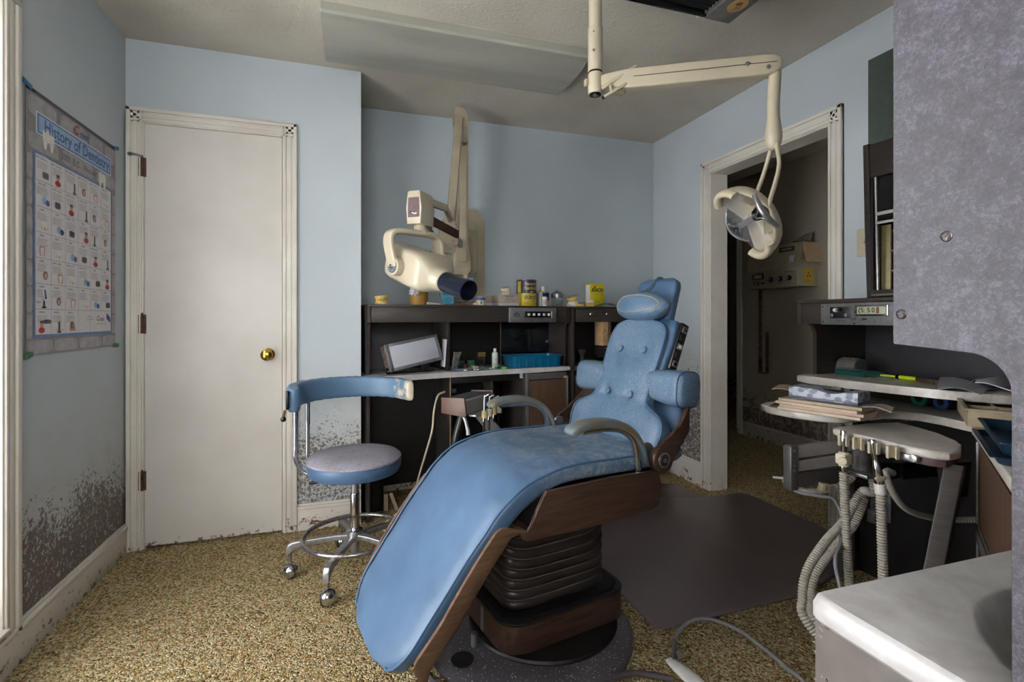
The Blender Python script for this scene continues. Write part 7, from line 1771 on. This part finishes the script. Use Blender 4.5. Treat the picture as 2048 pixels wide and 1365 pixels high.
# ------------------------------------------------------------------ near sink cabinet and its tall gable
def build_near():
    T = thing('tall_gable_cabinet', 'tall dusty grey-brown side panel with a curved cut-out in the right foreground', 'cabinet', (.60, .05, 0))
    x0, x1 = .478, .498
    ye = .334; yp = .2466
    pts = [(YN+.01, 0), (yp, 0), (yp, 1.045)]
    for k in range(1, 9):
        a = math.radians(90*k/8); pts.append((yp+.030*(1-math.cos(a)), 1.052+.030*math.sin(a)))
    pts += [(ye-.0012, 1.086), (ye, 1.0872), (ye, 1.95), (YN+.01, 1.95)]
    g = G(); g.prism(pts, x0+.0006, x1, GAB, 'yz', bev=0); g.prism([(y, z) for y, z in pts], x0, x0+.0006, GAB, 'yz')
    gb = part('side_panel', g, T, world=True)
    g = G(); P = [V((x0+x1)/2, y, z) for y, z in pts[1:-1]]
    vs = []; fs = []
    for p in P: vs += [V(x0+.0008, p.y+.0003, p.z), V(x1-.0008, p.y+.0003, p.z)]
    for i, p in enumerate(P):
        pass
    off = []
    for i, p in enumerate(P):
        a = P[max(0, i-1)]; b = P[min(len(P)-1, i+1)]; t = (b-a).normalized(); nn = V(0, t.z, -t.y); off.append(nn)
    vs = []
    for p, nn in zip(P, off): vs += [V(x0+.0004, p.y, p.z)+nn*.0004, V(x1-.0004, p.y, p.z)+nn*.0004]
    for i in range(len(P)-1): fs.append((2*i, 2*i+1, 2*i+3, 2*i+2))
    g.add(vs, fs, EDGEB); part('edge_strip', g, gb, 'tan raw board edge', world=True)
    for px, py in ((1893, 473), (1803, 629)):
        p = onp(px, py, (x0, 0, 0), (1, 0, 0)); g = G(); r = .0046
        g.lathe([(0, 0), (r, 0), (r, .0005), (r*.85, .0011), (0, .0013)], STEEL if False else plain('bronze_screw', '5B5352', .35, .8, var=.3), p, (-1, 0, 0), 20)
        g.box(p+V(-.0013, 0, 0), (.0004, .0058, .0010), BLACK, rot=(.35, 0, 0)); g.box(p+V(-.0013, 0, 0), (.0004, .0010, .0058), BLACK, rot=(.35, 0, 0)); part('screw', g, gb, world=True)
    g = G(); g.b2((x1, YN+.012, 1.93), (1.25, ye-.004, 1.945), LAM); g.b2((x1, YN+.012, HB), (1.25, ye-.03, HB+.02), LAM); g.b2((x1, ye-.02, HB), (1.25, ye-.008, 1.95), LAM); g.b2((x1, YN+.012, .80), (1.25, YN+.02, 1.95), LAM); part('hutch_box', g, T, world=True)
    T = thing('sink_cabinet', 'low grey-brown sink cabinet at the lower right corner with chipped side', 'cabinet', (.75, .1, 0))
    g = G(); g.b2((.505, YN+.012, 0), (.521, .440, .766), plain('scuffed_brown_laminate', '6A625C', .45, var=.15, scale=14), .001); sp = part('side_panel', g, T, world=True)
    g = G(); g.b2((.521, .420, .06), (.955, .436, .766), LAM, .001); g.b2((.521, YN+.012, 0), (.955, .40, .06), DARK); part('front_panel', g, T, world=True)
    p = onp(1655, 1251, (.505, 0, 0), (1, 0, 0)); g = G(); g.lathe([(0, 0), (.0048, 0), (.0044, .001), (0, .0014)], plain('rusty_screw', '6A4A3C', .5, .6, var=.4, scale=200), p, (-1, 0, 0), 16); g.box(p+V(-.0014, 0, 0), (.0004, .006, .001), BLACK, rot=(.5, 0, 0)); g.box(p+V(-.0014, 0, 0), (.0004, .001, .006), BLACK, rot=(.5, 0, 0)); part('screw', g, sp, world=True)
    random.seed(11); g = G()
    for k in range(12):
        q = onp(1629+random.uniform(0, 60)*random.random(), 1228+random.uniform(0, 135), (.5048, 0, 0), (1, 0, 0)); g.flat([(q.x-.0002, q.y+random.uniform(-.003, .003), q.z+random.uniform(-.002, .002)) for _ in range(5)], plain('paint_chip_grey', 'A5A29E', .6))
    part('scuff_mark', g, sp, world=True, kind='stuff')
    # counter with moulded round basin
    T = thing('sink_counter', 'white cultured marble counter with a moulded round basin, lower right foreground', 'sink counter', (.75, .1, .765))
    X0, X1, Y0, Y1, Z = .500, .952, YN+.012, .447, .795
    cx, cy, R = .722, .19, .186
    n = 96; outer = []
    def rr(off, rad):
        x0_, x1_, y0_, y1_ = X0+off, X1-off*0, Y0, Y1-off
        return x0_, x1_, y0_, y1_
    def edgept(a, off):       # ray from the basin centre to the counter outline (rounded outer corner at x0,y1)
        d = V(math.cos(a), math.sin(a), 0); x0_, x1_, y0_, y1_ = rr(off, 0); t = 9
        if d.x > 1e-6: t = min(t, (x1_-cx)/d.x)
        if d.x < -1e-6: t = min(t, (x0_-cx)/d.x)
        if d.y > 1e-6: t = min(t, (y1_-cy)/d.y)
        if d.y < -1e-6: t = min(t, (y0_-cy)/d.y)
        p = V(cx, cy, 0)+d*t; r = max(.001, .016-off*.6); c = V(x0_+r, y1_-r, 0)
        if p.x < c.x and p.y > c.y:
            v = (p-c); 
            v.normalize(); p = c+v*r
        return p
    angs = [2*PI*k/n for k in range(n)]
    for sx_, sy_ in ((X0, Y1), (X1, Y1), (X0, Y0), (X1, Y0)):
        a = math.atan2(sy_-cy, sx_-cx) % (2*PI); k = min(range(n), key=lambda i: abs(angs[i]-a)); angs[k] = a
        if (sx_, sy_) == (X0, Y1):
            for q in (-1, 1): angs[(k+q) % n] = a+q*.028
            for q in (-2, 2): angs[(k+q) % n] = a+q*.03
    rings = []
    for off, z in ((.004, .765), (.0, .770), (.0, .785), (.0025, .7915), (.007, Z), (.010, Z)): rings.append([edgept(a, off)+V(0, 0, z) for a in angs])
    for rr_, z in ((R+.012, Z), (R+.006, Z), (R+.002, Z-.001), (R-.003, Z-.006), (R-.013, Z-.020), (R-.038, Z-.048), (R-.070, Z-.080), (R-.11, Z-.105), (.04, Z-.122), (.022, Z-.124)): rings.append([V(cx+rr_*math.cos(a), cy+rr_*math.sin(a), z) for a in angs])
    vs = [p for r_ in rings for p in r_]; fs = []
    for i in range(len(rings)-1):
        for k in range(n): k2 = (k+1) % n; fs.append((i*n+k, i*n+k2, (i+1)*n+k2, (i+1)*n+k))
    fs.append([(len(rings)-1)*n+k for k in range(n)])
    g = G(); g.add(vs, fs, MARBW); ct = part('counter_top', g, T, world=True, ang=35)
    g = G(); g.lathe([(.012, 0), (.026, .001), (.026, .004), (.012, .003)], CHROME, (cx, cy, Z-.124), (0, 0, 1), 28); part('drain', g, ct, world=True)
    p = onp(2003, 1243, (cx+.09, 0, 0), (1, 0, 0)); 
    g = G(); g.lathe([(0, 0), (.006, 0), (.007, .002), (0, .003)], plain('rusty_overflow', '6E5038', .6), (cx+.088, cy+.112, Z-.050), (-.6, -.8, .1), 14); part('overflow_hole', g, ct, world=True)
build_near()

# ------------------------------------------------------------------ floor things
g = G(); mt = [(1.03, 1.80), (1.028, 1.56), (1.04, 1.535), (1.07, 1.530), (1.74, 1.545), (1.80, 1.57), (2.0, 1.63), (2.06, 1.635), (2.15, 1.66), (2.172, 1.70), (2.175, 1.83), (2.23, 1.85), (2.34, 1.93), (2.365, 1.96), (2.372, 2.48), (2.36, 2.54), (2.33, 2.572), (2.10, 2.565), (2.062, 2.60), (2.055, 2.81), (2.04, 2.845), (2.00, 2.86), (1.10, 2.86), (1.05, 2.84), (1.03, 2.80)]
g.prism(mt, .001, .007, MATB, bev=.002); solo('floor_mat', g, 'large dull brown vinyl mat on the carpet between the dental chair and the doorway', 'floor mat')
T = thing('floor_handpiece', 'white handset with a grey cord on the carpet beside the sink cabinet', 'handset', (1.0, 1.36, 0))
P = [onX(1349, 1315, .02), onX(1349, 1285, .022), onX(1362, 1258, .030), onX(1392, 1240, .04), onX(1432, 1242, .035), onX(1478, 1262, .022), onX(1530, 1300, .012), onX(1575, 1338, .010), onX(1612, 1372, .009), V(1.20, .98, .008), V(1.15, .75, .008)]
g = G(); g.tube(P, .0062, GREYC, seg=12, n=10); part('cord', g, T, world=True)
g = G(); a = onX(1349, 1283, .022); b = onX(1350, 1322, .018); g.tube([a, b], .0085, GREYM, seg=14, sm=False); g.box((a+b)/2+V(0, -.02, -.002), (.022, .02, .018), plain('grey_strain_relief', '8A8884', .4), .003); part('strain_relief', g, T, world=True)
g = G(); st = []
p0 = onX(1337, 1322, .012); p1 = V(1.00, 1.16, .012)
p0 = V(p0.x, p0.y, .012); dr = (p1-p0).normalized(); sd = V(dr.y, -dr.x, 0)
for i in range(11):
    u = i/10; w = .026*math.sin(PI*(.12+.80*u))**.7; st.append((p0+dr*(.20*u)+V(0, 0, .004), sd, V(0, 0, 1), w, .010*math.sin(PI*(.15+.75*u))))
g.sweep(st, WHITEP, e=2.3, seg=28); part('handset_body', g, T, 'white flattened handset', world=True)
g = G(); g.cyl((.262, 1.475, .034), (.262, 1.475, .036), .001, BLACK) if False else None

# ------------------------------------------------------------------ x-ray control box in the hall
def build_hall():
    T = thing('x_ray_control_box', 'cream x-ray control box with three knobs on the hall wall beyond the doorway', 'control box', (3.55, 3.33, 1.36))
    xa = 3.35; ya, yb = 3.066, 3.62
    pr = [(3.548, 1.361), (xa, 1.361), (xa-.004, 1.50), (xa+.012, 1.512), (xa+.035, 1.715), (3.548, 1.715)]
    g = G(); g.prism(pr, ya, yb, CREAM2, 'xz', bev=.004); cb_ = part('case', g, T, world=True)
    g = G(); g.b2((xa-.006, ya+.012, 1.372), (xa-.001, yb-.012, 1.49), plain('panel_putty', '9C927E', .4), .001); fp = part('front_panel', g, cb_, world=True)
    TX = lambda y, z, x: Matrix.Translation(V(x, y, z)) @ Matrix(((0, 0, -1, 0), (-1, 0, 0, 0), (0, 1, 0, 0), (0, 0, 0, 1)))
    for y in (3.33, 3.235, 3.145):
        g = G(); g.cyl((xa-.005, y, 1.43), (xa-.014, y, 1.43), .020, BLACK, seg=24, bev=.002); g.cyl((xa-.014, y, 1.43), (xa-.024, y, 1.43), .010, ALU, seg=18, bev=.001); part('control_knob', g, fp, world=True)
    g = G(); g.b2((xa-.009, 3.41, 1.438), (xa-.005, 3.53, 1.488), BLACK, .001); g.b2((xa-.0105, 3.425, 1.446), (xa-.0085, 3.515, 1.480), plain('meter_face', 'B0A98E', .4)); part('meter', g, fp, world=True)
    g = G(); g.b2((xa-.008, 3.46, 1.392), (xa-.005, 3.52, 1.418), BLACK, .001); g.b2((xa-.009, 3.472, 1.398), (xa-.0075, 3.508, 1.412), CREAM2); g.b2((xa-.008, 3.40, 1.398), (xa-.005, 3.44, 1.408), BLACK); part('power_switch', g, fp, world=True)
    g = G(); g.text('GENERAL ELECTRIC', .012, TX(3.15, 1.482, xa-.0066), I_BLK, w=.09)
    for y in (3.33, 3.235, 3.145): g.text('KVP MA', .010, TX(y, 1.396, xa-.0066), I_BLK, w=.035)
    part('lettering', g, fp, world=True)
    g = G(); TS = Matrix.Translation(V(xa+.0165, 3.20, 1.66)) ; g.b2((xa+.020, 3.13, 1.650), (xa+.026, 3.27, 1.685), plain('dark_badge', '4A4234', .5), .001); g.b2((xa+.018, 3.15, 1.660), (xa+.021, 3.25, 1.675), CREAM2); part('maker_badge', g, cb_, world=True)
    g = G(); g.flat([(xa+.014, 3.135+.03, 1.61), (xa+.014, 3.115, 1.61), (xa+.009, 3.12, 1.57), (xa+.009, 3.125, 1.545), (xa+.009, 3.14, 1.57), (xa+.009, 3.16, 1.545)], PAPERW); part('tooth_sticker', g, cb_, 'small white tooth sticker', world=True)
    # side: paper pad and yellow radiation label
    TY = lambda x, z: Matrix.Translation(V(x, ya-.004, z)) @ Matrix.Rotation(PI/2, 4, 'X')
    g = G(); g.b2((xa+.055, ya-.003, 1.385), (xa+.145, ya-.0006, 1.505), plain('radiation_yellow', 'C9A23A', .5), .0003); yl = part('warning_label', g, cb_, 'yellow radiation warning label', world=True)
    g = G(); c = (xa+.10, 1.450)
    for a0 in (90, 210, 330):
        pts = [(0, 0)]+[(.026*math.cos(math.radians(a0+q)), .026*math.sin(math.radians(a0+q))) for q in (-28, -10, 10, 28)]; g.flat([(p[0], p[1], 0) for p in pts], plain('label_brown', '8A6A34', .5), TY(*c))
    for k in range(3): g.flat([(-.03, -.045-.006*k, 0), (.03, -.045-.006*k, 0), (.03, -.043-.006*k, 0), (-.03, -.043-.006*k, 0)], MATS['label_brown'], TY(*c))
    part('trefoil', g, yl, world=True)
    grid = []
    for i in range(9):
        u = i/8; row = []
        for j in range(5): row.append(V(xa+.030+.165*j/4+.012*u*u, ya-.006-.012*math.sin(u*PI/2)-.035*u*u*(.4+.15*j), 1.705-.155*u))
        grid.append(row)
    g = G(); g.sheet(grid, .004, plain('tan_form_paper', 'B79C7C', .8)); solo('paper_form', g, 'curling tan paper form hung on the side of the hall control box', 'paper')
    g = G(); g.sweep([(V(3.42, 3.10, 1.716), V(1, 0, 0), V(0, 1, 0), .07, .05), (V(3.45, 3.10, 1.745), V(1, 0, 0), V(0, 1, 0), .06, .045), (V(3.49, 3.10, 1.78), V(1, 0, 0), V(0, 1, 0), .03, .03), (V(3.53, 3.10, 1.80), V(1, 0, 0), V(0, 1, 0), .01, .02)], plain('dusty_clear_bag', '7D756C', .4, var=.3, scale=50), e=2.5, seg=18); solo('plastic_sheet', g, 'rumpled grey plastic lying on top of the hall control box', 'plastic sheet')
    P = []; n = 420; zt, zm = 1.355, .62
    for i in range(n+1):
        u = i/n; z = zt+(zm-zt)*u; a = u*2*PI*42; P.append(V(3.44+.010*math.cos(a), 3.545+.016*math.sin(a), z))
    for i in range(1, 161):
        u = i/160; z = zm+(.99-zm)*u; a = u*2*PI*20; P.append(V(3.47+.010*math.cos(a), 3.50+.016*math.sin(a), z))
    g = G(); g.tube(P, .0036, plain('dark_coil_cord', '2F2A26', .5), seg=6, sm=False); solo('coiled_cord', g, 'dark coiled cord hanging from the hall control box', 'cord')
build_hall()

# ------------------------------------------------------------------ daylight, camera
w = bpy.data.worlds.new('overcast'); sc.world = w; w.use_nodes = True
bgn = w.node_tree.nodes['Background']; bgn.inputs[0].default_value = (.985, .992, 1., 1); bgn.inputs[1].default_value = 13.
def portal(loc, rot, sx, sy):
    l = bpy.data.lights.new('daylight_and_fill_portal', 'AREA'); l.shape = 'RECTANGLE'; l.size = sx; l.size_y = sy; l.cycles.is_portal = True
    o = bpy.data.objects.new('daylight_and_fill_portal', l); C.objects.link(o); o.location = loc; o.rotation_euler = rot
portal((XL-.1, 1.39, 1.13), (0, -PI/2, 0), 1.94, 1.08)
portal((-.325, YN-.1, 1.485), (-PI/2, 0, 0), 1.05, 1.13)  # serves the added fill opening behind the camera
portal((2.93, YN-.1, 1.5), (-PI/2, 0, 0), .5, .6)  # serves the added fill opening in the hall
cam = bpy.data.cameras.new('camera'); co_ = bpy.data.objects.new('camera', cam); C.objects.link(co_)
cam.sensor_width = 36; cam.lens = 36*1003/2048; cam.shift_y = -(682.5-636)/2048; cam.clip_start = .02
co_.location = (0, 0, HC); co_.rotation_euler = (PI/2, 0, -math.atan2(.3057, .9521)); sc.camera = co_
sc.view_settings.view_transform = 'Standard'; sc.view_settings.look = 'None'; sc.view_settings.exposure = 0.17; sc.view_settings.gamma = 1; sc.view_settings.use_curve_mapping = False
